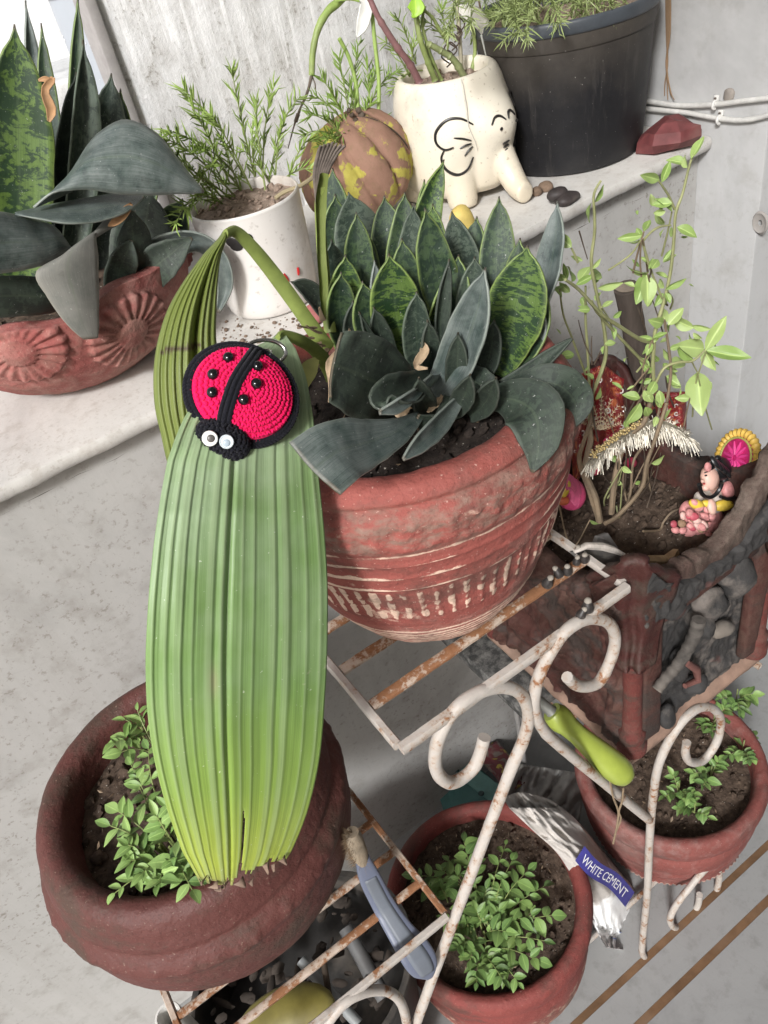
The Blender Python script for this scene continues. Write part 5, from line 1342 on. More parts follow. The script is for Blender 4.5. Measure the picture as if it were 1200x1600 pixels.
edgeleaf([(196, 470, .86), (190, 420, .84), (182, 380, .83), (205, 330, .82)], [(240, 470, .86), (238, 420, .84), (232, 360, .83), (206, 328, .82)], M_SN_DARK, .010)
pxleaf([(215, 450, .85, 40), (245, 415, .825, 56), (270, 395, .815, 44), (300, 372, .81, 3)], M_SN_DARK, big, 0, .3, .002, 22)
pxleaf([(180, 470, .85, 30), (185, 430, .83, 46), (195, 400, .82, 40), (205, 375, .82, 4)], M_SN_DARK, big, 15, .3, .002, 20)
for cl in ([(76, 190, .89, 5), (80, 170, .888, 16), (70, 142, .885, 12), (82, 125, .885, 10), (78, 122, .885, 2)], [(205, 318, .81, 4), (195, 332, .805, 14), (180, 346, .80, 12), (168, 352, .80, 2)], [(60, 126, .89, 3), (72, 124, .886, 8), (84, 128, .885, 2)]):
    pxleaf(cl, plain('tan dried leaf edge', (.42, .24, .12), .8, var=.35), big, 0, .4, .0006, 12, 'dry_scrap')
pxleaf([(200, 440, .86, 40), (235, 400, .85, 44), (280, 376, .84, 38), (318, 378, .832, 32), (344, 405, .828, 30), (352, 445, .832, 24), (340, 488, .838, 6)], M_SN_BLUE, big, 30, .5, .002, 32)
# red clay crumbs on the ledge between bowl and mug
pk = MB(); c = onZ(488, 492, LZ + .008); pk.ell(c, (.017, .008, 0), (-.006, .014, 0), (0, 0, .009), 8, 12, .35, 60)
tag(pk.build('clay_shard', plain('pink red clay shard', (.42, .15, .14), .8), None, origin=(c.x, c.y, LZ)), 'small pink red clay shard on the ledge behind the red pot', 'shard')
db = MB()
for k in range(150):
    x, y = random.uniform(345, 560), random.uniform(495, 545)
    p = onZ(x, y, LZ); s_ = .0008 + .003 * random.random() ** 3
    if p.y > .770: db.sph(p + Vector((0, 0, s_ * .4)), s_, 5, 6, .5, 200, .7)
db.build('soil_debris', plain('spilled brown soil', (.15, .105, .075), .95, var=.5), None, kind='stuff')

# ------------------------------------------------------------------ clay tulsi planter on the right tray
def soot_mat():
    m = Mat('soot blackened clay relief', .75, .3); n = m.noise(20, 6, .65); n2 = m.noise(80, 5, .7)
    c = m.mix(n2, (.020, .020, .022), (.060, .056, .052)); c = m.mix(m.ramp(n, [(.52, 0), (.68, 1)]), c, (.15, .13, .115))
    c = m.mix(m.math('MULTIPLY', m.ramp(m.noise(9, 5, .6), [(.62, 0), (.72, 1)]), .8), c, (.20, .075, .06))
    m.color(c); m.bump(n2, .6, .003); return m.m
M_SOOT = soot_mat()
M_SOOTGREY = plain('grey ash covered clay', (.085, .075, .066), .85, var=.6, scale=55, bump=.5)
PX0, PX1, PY0, PY1 = .392, .606, .360, .60
PB = LOW_Z
plt = thing('clay_planter', 'ornate square clay planter with flaring corners and a soot blackened animal relief', 'planter', ((PX0 + PX1) / 2, (PY0 + PY1) / 2, PB))
def wall_top(s): return .885 + .075 * abs(2 * s - 1) ** 2.2
def pwall(a, b, out, name, mat, relief):
    a, b, out = Vector(a), Vector(b), Vector(out); rows = []; N = 110; Mz = 90; L = (b - a).length
    outer, inner = [], []
    for i in range(N + 1):
        s = i / N; zt = wall_top(s) + .004 * nz((s * 9, a.x, a.y), 1.3); colo, coli = [], []
        for k in range(Mz + 1):
            q = k / Mz; z = PB + .018 + (zt - PB - .018) * q
            fl = .022 * max(0, (q - .62) / .38) ** 1.6 * (.4 + .8 * abs(2 * s - 1) ** 1.5)
            p = a.lerp(b, s); p.z = z
            colo.append(p + out * (fl + relief(s, z, q)) + out * .0014 * fbm(p, 30)); coli.append(p + out * (fl - .014) + out * .001 * fbm(p, 40, 3))
        outer.append(colo + list(reversed(coli)))
    m = MB(); m.grid(outer)
    for r in (outer[0], outer[-1]): 
        n0 = len(m.v); h = len(r) // 2
        m.add(r, [(k, k + 1, len(r) - 2 - k, len(r) - 1 - k) for k in range(h - 1)])
    return m.build(name, mat, plt, smooth='all')
def side_rel(s, z, q):
    d = 0
    d += .008 * math.exp(-((z - .895) / .007) ** 2) + .006 * math.exp(-((z - .870) / .004) ** 2)
    d += .010 * math.exp(-((s - .55) / .10) ** 2 - ((z - .76) / .045) ** 2) * (1 + .4 * math.sin(z * 260 + s * 30))
    d += .007 * math.exp(-((s - .25) / .09) ** 2 - ((z - .71) / .03) ** 2)
    for sx in (.2, .42, .68, .86):
        d += .006 * math.exp(-((s - sx) / .06) ** 2 - ((z - .835) / .016) ** 2)
    return 1.5 * d + .008 * bandf(s, .86, .98, .03) + .007 * bandf(s, .02, .12, .03) + .007 * bandf(z, .655, .685, .006) + .010 * (1 - abs(nz((s * 6, z * 24, 2), 1.2)) * 2) ** 3 * .6 + .004 * nz((s * 12, z * 50, 0), 1.2) + .0025 * nz((s * 40, z * 160, 3), 1.2)
pwall((PX0, PY1, 0), (PX0, PY0, 0), (-1, 0, 0), 'side_wall', M_PLANTER, side_rel)
pwall((PX1, PY0, 0), (PX1, PY1, 0), (1, 0, 0), 'side_wall', M_PLANTER, side_rel)
pwall((PX1, PY1, 0), (PX0, PY1, 0), (0, 1, 0), 'back_panel', M_PLANTER, lambda s, z, q: .002 * nz((s * 20, z * 60, 0)))
def front_rel(s, z, q):
    d = -.008 * bandf(s, .07, .93, .03) * bandf(z, .662, .85, .012)
    d += .010 * math.exp(-((z - .875) / .016) ** 2) * (.7 + .6 * nz((s * 15, 0, 0), 1.7))
    rg = (1 - abs(nz((s * 5.5, z * 26, 4), 1.1)) * 2) ** 3 * .5 + (1 - abs(nz((s * 12, z * 58, 9), 1.1)) * 2) ** 3 * .22
    return d + .0030 * rg * (1 if z > .66 else .3) + .0022 * nz((s * 30, z * 140, 4), 1.1)
pwall((PX0, PY0, 0), (PX1, PY0, 0), (0, -1, 0), 'front_panel', M_SOOT, front_rel)
# plinth
m = MB(); rows = []
for z, o in ((PB + .0005, .004), (PB + .004, .009), (PB + .012, .010), (PB + .017, .006), (PB + .022, .0), (PB + .024, -.02)):
    r = []
    for (x0, y0, x1, y1) in ((PX0 - o, PY0 - o, PX1 + o, PY0 - o), (PX1 + o, PY0 - o, PX1 + o, PY1 + o), (PX1 + o, PY1 + o, PX0 - o, PY1 + o), (PX0 - o, PY1 + o, PX0 - o, PY0 - o)):
        for k in range(16):
            p = Vector((x0 + (x1 - x0) * k / 16, y0 + (y1 - y0) * k / 16, z)); r.append(p + Vector((nz(p, 70), nz(p, 70, 3), nz(p, 70, 5))) * .0014)
    rows.append(r)
m.grid(rows, closed=True); n0 = len(m.v) - 64; m.f.append(tuple(n0 + k for k in range(64))); m.f.append(tuple(reversed(range(64))))
m.build('plinth', plain('dusty brown plinth clay', (.24, .155, .115), .85, var=.35, scale=40, bump=.5), plt, smooth=60)
for (x, y) in ((PX0, PY0), (PX1, PY0), (PX0, PY1), (PX1, PY1)):
    c = Vector((x + (.003 if x < .5 else -.003), y + (.001 if y < .48 else -.001), 0)); pr_ = []
    for z, r in ((.650, .017), (.664, .017), (.668, .014), (.674, .015), (.684, .015), (.688, .0112), (.73, .0105), (.79, .0105), (.800, .0112), (.806, .015), (.816, .016), (.822, .014), (.83, .015)):
        pr_.append([c + Vector((math.cos(2 * PI * k / 20) * r, math.sin(2 * PI * k / 20) * r, z + .001 * nz((x, z, k), 5))) for k in range(20)])
    MB().grid(pr_, closed=True).build('corner_post', M_POST, plt, smooth=60)
# flaring shell shaped horns on the corners
def horn(x, y, sx, sy, name='corner_horn'):
    """a rising corner flap that wraps round the corner of the walls, torn at the top, with a lip below"""
    m = MB(); rows = []
    for i in range(31):
        q = i / 30; hl = .032 + .030 * q ** .8; z = .822 + .150 * q; o = .010 + .012 * (1 - q) ** 5 + .012 * q * q; row = []
        for k in range(31):
            v = k / 30 * 2 - 1; a = abs(v) ** 1.15 * hl
            px_ = x + sx * o - (sx * a if v > 0 else 0); py_ = y + sy * o - (sy * a if v < 0 else 0)
            rr = .010 * math.exp(-(v / .22) ** 2); px_ -= sx * rr; py_ -= sy * rr
            zz = z - .050 * q * abs(v) ** 1.7 + .006 * q * nz((v * 3, x * 9, y * 9), 1.4)
            p = Vector((px_, py_, zz)); row.append(p + Vector((nz(p, 35), nz(p, 35, 4), nz(p, 35, 8))) * .0035)
        rows.append(row)
    m.grid(rows); return m.build(name, M_HORN, plt, smooth='all', solid=.010, soff=-1)
M_HORN = clay('dark maroon clay horn', (.060, .018, .015), (.22, .115, .075), (.095, .055, .042), .60, .52, 20, rough=.5, dirt=.8)
horn(PX0, PY0, -1, -1); horn(PX1, PY0, 1, -1); horn(PX0, PY1, -1, 1); horn(PX1, PY1, 1, 1)
M_RIMSLAB = clay('ashy brown clay rim', (.075, .045, .036), (.24, .16, .12), (.17, .135, .11), .58, .44, 24, rough=.8, dirt=.9)
for (x0, x1) in ((.402, .428), (.572, .598)):
    b = MB().box((x0, PY0 - .010, .662), (x1, PY0 + .004, .872), .004); b.v = [v + Vector((nz(v, 40), nz(v, 40, 3), nz(v, 40, 6))) * .004 for v in b.v]; b.build('pilaster', M_PLANTER, plt, smooth=60)
b = MB().box((.428, PY0 - .009, .848), (.572, PY0 + .004, .872), .004); b.build('lintel', M_PLANTER, plt, smooth=60)
# the animal relief on the front: crouched body, ears, ribbed trunk
rl = MB(); FY = PY0 - .004
def fe(px, py, w, h, dep, rot=0, jit=.12, Yo=0.0):
    c = onY(px, py, FY + Yo); s_ = mpp(c); a = math.radians(rot)
    X_ = Vector((math.cos(a), 0, math.sin(a))); Z_ = Vector((-math.sin(a), 0, math.cos(a)))
    return c, X_ * w * s_, Vector((0, dep, 0)), Z_ * h * s_
rparts = []
for nm, mt, lst in (('animal_head', M_SOOT, [(1110, 945, 34, 36, .014, 20), (1092, 972, 22, 28, .018, 10)]), ('animal_ear', M_SOOT, [(1048, 945, 26, 30, .012, 30)]), ('animal_ear', M_SOOTGREY, [(1128, 985, 20, 15, .009, -10)]), ('animal_leg', M_SOOT, [(1064, 1040, 18, 44, .008, 14)]), ('animal_leg', M_SOOT, [(1040, 1120, 18, 26, .010, 10)]), ('animal_body', M_SOOT, [(1150, 900, 34, 40, .016, 10)]), ('animal_foot', M_SOOT, [(1085, 1068, 20, 12, .012, 20)])):
    b = MB()
    for e in lst: c, x_, y_, z_ = fe(*e); b.ell(c, x_, y_, z_, 12, 16, .38, 60)
    b.build(nm, mt, plt)
tr = [(1092, 968), (1086, 990), (1074, 1015), (1058, 1040), (1040, 1060), (1026, 1078)]
pts = [Vector(p) for p in catmull([tuple(onY(x, y, FY - .016)) for x, y in tr], 60)]
MB().tube(pts, [.0075 * (1 - .25 * k / 60) * (1 + .05 * (1 if (k // 3) % 2 else -1)) for k in range(60)], 12).build('animal_trunk', M_SOOTGREY, plt)
jw = MB(); jw.tube([onY(x, y, FY - .010) for x, y in ((1072, 1035), (1088, 1045), (1090, 1062), (1070, 1072))], [.004, .005, .005, .003], 8); jw.build('animal_mouth', plain('brownish painted clay', (.14, .06, .05), .7), plt)
sl = MB(); RS = catmull([(1036, 918), (1062, 904), (1086, 892), (1114, 872), (1142, 834), (1167, 790), (1192, 748), (1214, 716)], 60); rws = []
for k, (x, y) in enumerate(RS):
    c = onY(x, y + 3 * nz((k * .3, 2, 0), 1.2), PY0); h = .024 * (1 + .25 * nz((k * .15, 5, 0), 1.1)); r_ = []
    for a in range(16):
        t = 2 * PI * a / 16; ca, sa = math.cos(t), math.sin(t); q = c + Vector((0, .009 * math.copysign(abs(ca) ** .35, ca), h * math.copysign(abs(sa) ** .35, sa))); r_.append(q + Vector((nz(q, 60), nz(q, 60, 3), nz(q, 60, 6))) * .004 + Vector((nz(q, 170), nz(q, 170, 3), nz(q, 170, 6))) * .0022)
    rws.append(r_)
sl.grid(rws, closed=True); sl.build('rim_slab', M_RIMSLAB, plt, smooth='all')
# soil
m = MB(); rows = []
for i in range(41):
    rows.append([])
    for k in range(41):
        p = Vector((PX0 - .004 + (PX1 - PX0 + .008) * i / 40, PY0 - .004 + (PY1 - PY0 + .008) * k / 40, .842)); p.z += .007 * fbm(p, 40) + .005 * fbm(p, 110, 4) + .012 * math.exp(-((p.x - .53) ** 2 + (p.y - .5) ** 2) / .004); rows[-1].append(p)
m.grid(rows)
for k in range(500):
    s_ = .0012 + .006 * random.random() ** 3; p = Vector((random.uniform(PX0 + .01, PX1 - .01), random.uniform(PY0 + .01, PY1 - .01), .845)); p.z += .007 * fbm(p, 40) + .012 * math.exp(-((p.x - .53) ** 2 + (p.y - .5) ** 2) / .004)
    m.ell(p, (s_, 0, s_ * .4), (0, s_ * random.uniform(.5, 1), 0), (0, 0, s_ * .6), 5, 6, .6, 250)
m.build('soil', M_SOIL, plt, kind='stuff')
# granite slab beneath
gs = MB().box((.342, .49, LOW_Z - .0265), (.63, .70, LOW_Z - .002), .003, .0015)
def granite():
    m = Mat('dark speckled stone', .6, .4); n = m.noise(90, 5, .7); m.color(m.mix(m.ramp(n, [(.42, 0), (.66, 1)]), (.035, .035, .034), (.16, .155, .145))); m.bump(n, .3, .002); return m.m
tag(gs.build('stone_slab', granite(), None, origin=(.48, .6, LOW_Z - .027)), 'dark speckled stone slab under the clay planter on the stand', 'slab')

# shards at the planter edge
def shard(pxs, Y, thick, mat, lab, cat='shard', bend=.006):
    pts = [onY(x, y, Y + o) for x, y, o in pxs]; c = sum(pts, Vector()) / len(pts); m = MB()
    n_ = (pts[1] - pts[0]).cross(pts[2] - pts[0]).normalized()
    if n_.dot(ray(pxs[0][0], pxs[0][1])) > 0: n_ = -n_
    cen = c + n_ * bend; N = len(pts)
    m.add(pts + [cen] + [p - n_ * thick for p in pts] + [cen - n_ * thick], [(k, (k + 1) % N, N) for k in range(N)] + [(N + 1 + (k + 1) % N, N + 1 + k, 2 * N + 1) for k in range(N)] + [(k, N + 1 + k, N + 1 + (k + 1) % N, (k + 1) % N) for k in range(N)])
    o = m.build('shard', mat, None, smooth=35, origin=c); tag(o, lab, cat); return o
shard([(898, 862, 0), (915, 854, .004), (940, 855, .006), (975, 866, .004), (972, 884, 0), (940, 886, -.004), (915, 878, -.004)], .410, .006, plain('grey broken pottery', (.16, .15, .14), .8, var=.4), 'grey curved pottery shard with a pale edge beside the stand rail')
ed = MB(); ed.tube([onY(x, y, .405) for x, y in ((898, 862), (915, 853), (940, 854), (960, 860), (976, 868))], [.002, .0035, .004, .0035, .002], 7)
tag(ed.build('shard', plain('chipped white glaze', (.62, .56, .50), .8, var=.35), None, origin=onY(940, 854, .405)), 'chalky white rim fragment on top of the grey pottery shard', 'shard')
shard([(1004, 876, 0), (1022, 868, .003), (1046, 868, .004), (1060, 858, .006), (1064, 878, .002), (1050, 900, 0), (1030, 893, -.002)], .398, .006, plain('yellow ochre shard', (.44, .32, .19), .8, var=.35), 'yellow ochre clay shard tucked behind the planter corner')
shard([(935, 838, 0), (950, 833, .003), (966, 856, 0), (955, 862, -.002), (930, 850, 0)], .43, .004, plain('grey stone chip', (.22, .21, .20), .8, var=.3), 'grey stone chip lying on the planter soil')

# dark stake
st_ = thing('stake', 'dark sawn wooden stake standing behind the pale green herb', 'stake', onY(1005, 620, .585))
pts = [onY(1012, 690, .585), onY(1003, 600, .585), onY(993, 530, .585), onY(984, 480, .585), onY(978, 449, .585)]; pts = [Vector(p) for p in catmull([tuple(p) for p in pts], 20)]
sm_ = MB(); sm_.tube(pts, [.0135 * (1 + .06 * nz(p, 60)) for p in pts], 14, cap=True)
def bark():
    m = Mat('dark wood bark', .85, .25); n = m.noise(1, 6, .65, m.mapped((90, 90, 9))); m.color(m.mix(n, (.030, .024, .020), (.15, .12, .10))); m.bump(n, .6, .003); return m.m
sm_.build('bark', bark(), st_, smooth=45)
MB().ell(pts[-1] + Vector((0, 0, .0005)), (.0125, 0, 0), (0, .0125, 0), (0, 0, .001), 5, 14).build('cut_end', plain('sawn wood end', (.20, .16, .125), .9, var=.4), st_)

# herb
herb = thing('herb_plant', 'straggly pale green holy basil with thin woody stems growing in the clay planter', 'plant', (.53, .49, .845))
HY = .480
def hst(pxs, r0, r1, mat, y0=HY, y1=HY):
    n_ = len(pxs); P3 = [tuple(onY(x, y, y0 + (y1 - y0) * k / (n_ - 1))) for k, (x, y) in enumerate(pxs)]
    pts = [Vector(p) for p in catmull(P3, n_ * 5)]; N = len(pts)
    MB().tube(pts, [(r0 + (r1 - r0) * k / N) * (1 + .15 * nz(p, 90)) for k, p in enumerate(pts)], 6).build('stem', mat, herb)
M_STEMY = plain('olive green herb stem', (.27, .28, .13), .6, var=.3)
hst([(1022, 600), (1020, 570), (1022, 535), (1024, 517), (1038, 469), (1048, 422), (1053, 374), (1056, 333), (1067, 301), (1076, 263), (1083, 241)], .0022, .0010, M_STEMY, .48, .47)
hst([(1022, 535), (1000, 530), (965, 508), (940, 491), (905, 453), (883, 437)], .0022, .0012, M_STEMY, .48, .46)
hst([(1012, 572), (985, 545), (947, 504), (931, 485), (925, 470)], .0017, .0010, M_STEMY, .485, .475)
hst([(924, 618), (940, 580), (947, 548), (942, 501), (931, 453), (924, 409), (929, 365), (929, 336), (928, 304), (939, 282)], .0021, .0009, M_STEMY, .49, .47)
hst([(921, 675), (921, 612), (918, 548), (915, 501), (915, 447)], .0017, .0010, M_STEMY, .50, .49)
hst([(915, 585), (893, 526), (880, 491), (874, 447)], .0013, .0008, M_STEMY, .51, .50)
hst([(1024, 600), (1038, 575), (1060, 566), (1082, 564), (1102, 547)], .0017, .0010, M_STEMY, .475, .455)
hst([(1054, 327), (1046, 308), (1038, 295), (1029, 282)], .0012, .0008, M_STEMY); hst([(1004, 377), (1010, 400), (1018, 425), (1030, 455), (1036, 470)], .0014, .0010, M_STEMY)
hst([(1005, 376), (1018, 362), (1032, 354), (1048, 352)], .0012, .0009, M_STEMY); hst([(1038, 500), (1045, 545), (1048, 585), (1040, 640)], .0014, .0016, M_STEMB)
hst([(893, 388), (897, 396), (903, 410)], .0009, .0012, M_STEMY); hst([(1080, 563), (1086, 575), (1090, 582)], .0009, .0007, M_STEMY)
hst([(1022, 600), (1007, 658), (978, 687), (961, 746), (955, 802)], .0026, .0036, M_STEMB, .48, .485); hst([(1042, 629), (1025, 682), (1010, 725), (1002, 763), (967, 804), (945, 818)], .0020, .0026, M_STEMB, .47, .47)
hst([(921, 670), (923, 687), (918, 711), (914, 740), (929, 775), (937, 815)], .0028, .0040, M_STEMB, .50, .475); hst([(921, 612), (925, 650), (912, 690), (905, 720), (918, 760), (935, 812)], .0018, .0030, M_STEMB, .50, .48)
hst([(1022, 600), (1030, 640), (1010, 690), (990, 720), (985, 770), (975, 800)], .0016, .0014, M_STEMB, .50, .49); hst([(1045, 590), (1040, 640), (1018, 700), (1012, 740), (1020, 780)], .0014, .0010, M_STEMB, .50, .50)
for k in range(14):
    x0 = random.uniform(955, 1010); y0 = random.uniform(770, 815); x1 = x0 + random.gauss(10, 30); y1 = y0 - random.uniform(50, 160)
    hst([(x0, y0), ((x0 + x1) / 2 + random.gauss(0, 8), (y0 + y1) / 2), (x1, y1)], .0011, .0005, random.choice((M_STEMB, M_STEMD)), random.uniform(.47, .53), .50)
for a in ([(905, 361), (912, 385), (918, 405)], [(925, 560), (915, 540), (906, 510), (904, 500)], [(925, 570), (924, 540), (925, 525)], [(1010, 520), (1000, 490), (992, 470)], [(1010, 520), (1004, 495), (1002, 470)], [(928, 570), (938, 550), (941, 540)], [(1036, 520), (1020, 470), (1008, 445)]):
    hst(a, .0008, .0004, M_STEMD, .49, .49)
hst([(1005, 830), (1030, 828), (1037, 815), (1050, 800), (1066, 794)], .0014, .0010, M_STEMB, .44, .45)
# unit leaves
def unit_leaf(name, mat, wide=.5, curl=.18, fold=.25, nu=8, nv=6, serr=0.0, tip=.9):
    b = MB(); rows = []
    for i in range(nu + 1):
        u = i / nu; w = wide * math.sin(PI * min(1, u ** .85 * .97 + .015)) ** tip * (1 + serr * math.sin(u * 40)); row = []
        for j in range(nv + 1):
            v = j / nv * 2 - 1; row.append((u, v * w / 2, -curl * u * u + fold * abs(v) * w + .015 * math.sin(u * 9 + v * 3)))
        rows.append([Vector(p) for p in row])
    b.grid(rows, uv=True); o = b.build(name, mat, None, smooth='all')
    me = o.data; bpy.data.objects.remove(o); return me
HL = [unit_leaf('herb_leaf_shape', M_TULSI, .56, .2, .22), unit_leaf('herb_leaf_shape', M_TULSI, .36, -.15, .35), unit_leaf('herb_leaf_shape', M_TULSI, .5, .4, .3)]
def pxinst(parent, mesh, px, py, Y, ang, ln, tilt=0.0, roll=0.0, Z=None, name='leaf'):
    """a leaf whose base sits at the pixel, pointing along image angle ang (degrees, 0 = right, 90 = up)"""
    b = onZ(px, py, Z) if Z is not None else onY(px, py, Y); s_ = mpp(b)
    a = math.radians(ang); d = (_r * math.cos(a) + _u * math.sin(a)).normalized(); vb = -ray(px, py).normalized()
    d = (d * math.cos(tilt) + vb * math.sin(tilt)).normalized()
    y_ = vb.cross(d).normalized(); z_ = d.cross(y_)
    y2 = y_ * math.cos(roll) + z_ * math.sin(roll); z2 = d.cross(y2); L = ln * s_
    M_ = Matrix(((d.x * L, y2.x * L, z2.x * L, b.x), (d.y * L, y2.y * L, z2.y * L, b.y), (d.z * L, y2.z * L, z2.z * L, b.z), (0, 0, 0, 1)))
    return inst(name, mesh, M_, parent)
HLV = [(922, 348, 95, 40, 0), (929, 316, 70, 34, 1), (893, 386, 140, 32, 0), (872, 425, 170, 36, 0), (884, 436, 160, 26, 0), (886, 437, 110, 34, 1), (893, 440, 80, 34, 0), (905, 440, 75, 32, 0), (900, 445, 20, 36, 1), (922, 436, 35, 44, 0), (934, 450, 15, 40, 1), (926, 420, 60, 26, 1),
       (885, 444, 190, 34, 1), (1030, 281, 172, 52, 1), (1034, 285, 70, 36, 1), (1072, 256, 165, 30, 0), (1074, 262, 100, 26, 0), (1080, 248, 62, 48, 1), (1050, 318, 165, 28, 0), (1040, 330, 200, 24, 0), (1050, 330, 130, 30, 0), (1058, 355, -20, 38, 2), (1004, 368, 185, 36, 1), (1004, 372, 120, 24, 0), (1006, 362, 55, 34, 1), (1002, 374, 200, 20, 0),
       (1018, 420, 55, 32, 0), (1018, 420, 130, 22, 0), (1036, 410, 20, 22, 1), (1036, 407, 50, 18, 1), (1012, 428, -115, 50, 0), (1014, 425, 190, 40, 2), (1010, 430, -80, 44, 0), (1038, 450, 120, 24, 0), (1040, 452, 25, 40, 1), (1036, 458, -120, 24, 0), (1040, 458, -60, 22, 0), (1040, 505, 100, 30, 0), (1036, 505, 170, 32, 0), (1044, 508, 50, 32, 0), (1084, 512, 175, 36, 0), (1080, 509, -10, 38, 1),
       (1020, 530, 170, 24, 1), (1020, 528, 20, 26, 1), (1018, 534, -110, 20, 0), (1022, 536, 60, 18, 1), (1102, 548, 60, 66, 1), (1104, 548, -10, 70, 1), (1100, 545, 175, 60, 0), (1100, 545, -60, 36, 0), (1084, 562, 160, 40, 0), (1090, 582, -84, 66, 0), (1078, 622, 180, 26, 0), (1048, 575, 30, 40, 0), (1018, 592, 200, 22, 0), (1018, 582, 140, 22, 0), (1024, 596, -120, 26, 0), (1000, 622, 160, 26, 0), (1000, 630, -120, 46, 0), (1008, 636, -70, 26, 0),
       (1040, 588, -30, 34, 0), (1030, 610, -80, 24, 0), (897, 554, 190, 26, 0), (908, 598, 150, 26, 1), (928, 592, 150, 18, 0), (930, 624, 60, 20, 0), (945, 538, 20, 18, 0), (944, 540, -110, 14, 0), (940, 480, 20, 28, 1), (922, 483, 180, 22, 0), (930, 470, 60, 20, 0), (1018, 724, 30, 24, 0), (965, 722, 150, 20, 0), (972, 730, -40, 22, 0), (972, 756, 165, 18, 0), (992, 756, 20, 14, 0), (922, 812, -20, 20, 0), (1014, 575, 130, 26, 0), (1050, 560, 150, 26, 0), (1046, 545, 20, 16, 0), (1006, 610, -60, 26, 0)]
for k, (x, y, a, ln, ty) in enumerate(HLV):
    pxinst(herb, HL[ty], x, y, .468 + .025 * random.random(), a + random.gauss(0, 6), ln * random.uniform(.78, 1.12), random.gauss(-.1, .35), random.gauss(0, .6))

for k in range(70):                                      # small leaves and tips scattered along the twigs
    x, y = random.choice(HLV)[:2]; x += random.gauss(0, 26); y += random.gauss(8, 30)
    if 865 < x < 1120 and 300 < y < 700: pxinst(herb, random.choice(HL), x, y, .475 + .03 * random.random(), random.uniform(0, 360), random.uniform(11, 24), random.gauss(0, .4), random.gauss(0, .7))
for k in range(26):
    x, y = random.choice(HLV[20:])[:2]; x1, y1 = x + random.gauss(-6, 22), y + random.uniform(30, 110)
    hst([(x, y), ((x + x1) / 2 + random.gauss(0, 7), (y + y1) / 2), (x1, min(y1, 790))], .0007, .0011, random.choice((M_STEMB, M_STEMY, M_STEMD)), .475, .495)
# red cloth with sequins and tinsel
cl = thing('red_cloth', 'red sequined cloth draped over the far corner of the clay planter', 'cloth', (.6, .58, .9))
TOPE = [(892, 640), (902, 592), (925, 576), (945, 572), (970, 590), (1000, 600), (1035, 612), (1072, 612)]
BOTE = [(896, 760), (915, 735), (935, 720), (955, 715), (985, 712), (1010, 705), (1040, 700), (1072, 692)]
rows = []; N = 70
for i in range(40):
    q = i / 39; row = []
    for k in range(N + 1):
        s_ = k / N; tx, ty = [catmull(TOPE, N + 1)[k], catmull(BOTE, N + 1)[k]]
        x = tx[0] + (ty[0] - tx[0]) * q; y = tx[1] + (ty[1] - tx[1]) * q
        row.append((x, y, .590 - .035 * q + .010 * nz((s_ * 7, q * 1.5, 0), 1.4) + .007 * math.sin(s_ * 30 + 3 * q) + .004 * nz((s_ * 22, q * 9, 2), 1.2)))
    rows.append(row)
rows3 = [[onY(*p) for p in r] for r in rows]
def cloth_mat():
    m = Mat('red satin cloth with orange print', .45, .4); n = m.noise(70, 5, .6); v = m.noise(48, 2, .5, None, 3.0)
    c = m.mix(n, (.17, .012, .018), (.34, .025, .03)); f = m.ramp(v, [(.56, 0), (.60, 1)]); s = m.sep(m.co())
    c = m.mix(m.math('MULTIPLY', f, .75), c, (.55, .17, .06)); v2 = m.ramp(m.noise(55, 1, .5, None, 4.0), [(.485, 0), (.495, 1), (.505, 1), (.515, 0)])
    c = m.mix(m.math('MULTIPLY', v2, .6), c, (.62, .45, .30)); m.color(c); m.bump(n, .3, .001); return m.m
MB().grid(rows3).build('fabric', cloth_mat(), cl, smooth='all', solid=.0012)
sq = MB()
for k in range(46):
    i, j = random.randrange(3, 28), random.randrange(4, 66); p = rows3[i][j] - ray(980, 620).normalized() * .002; e1 = Vector((random.gauss(0, .3), random.gauss(0, .3), 1)).normalized(); n_ = (-ray(980, 620).normalized() + Vector((random.gauss(0, .25), random.gauss(0, .25), random.gauss(0, .25)))).normalized()
    a = n_.orthogonal().normalized(); b2 = n_.cross(a); r = random.choice((.0016, .0022, .0028)); sq.tube([p + (a * math.cos(t) + b2 * math.sin(t)) * r for t in [q * PI / 5 for q in range(11)]], r * .38, 5)
sq.build('sequin', plain('pearly sequin', (.72, .66, .60), .2, .6, bump=0), cl, kind='stuff')
tn = thing('tinsel', 'pale gold tinsel fringe lying across the planter behind the herb', 'garland', onY(1000, 680, .50))
tb = MB(); BAND = catmull([(926, 716, .47), (945, 700, .475), (975, 680, .48), (1005, 664, .485), (1035, 660, .485), (1060, 672, .48), (1076, 684, .475)], 60)
core = [onY(*p) for p in BAND]; tb.tube(core, .0022, 6)
for k in range(520):
    i = random.random() * 58; j = int(i); p = core[j].lerp(core[j + 1], i - j); s_ = mpp(p); u = i / 58
    a = math.radians(-118 + 70 * u + random.gauss(0, 13)) if random.random() < .72 else math.radians(100 - 30 * u + random.gauss(0, 40)); ln = random.uniform(14, 34) * s_ * (1 if a < 0 else .45)
    d = (_r * math.cos(a) + _u * math.sin(a) - ray(1000, 680).normalized() * random.uniform(-.1, .5)).normalized(); e = d.cross(ray(1000, 680)).normalized() * .00033
    m_ = p + d * ln * .55; q = p + d * ln + Vector((0, 0, -ln * .22)); tb.add([p + e, p - e, m_ - e, m_ + e, q - e, q + e], [(0, 1, 2, 3), (3, 2, 4, 5)])
tb.build('fringe', plain('pale gold tinsel', (.23, .205, .155), .4, .6, var=.6, scale=300, metal=.25, bump=0), tn, smooth=False, kind='stuff')
bd = MB()
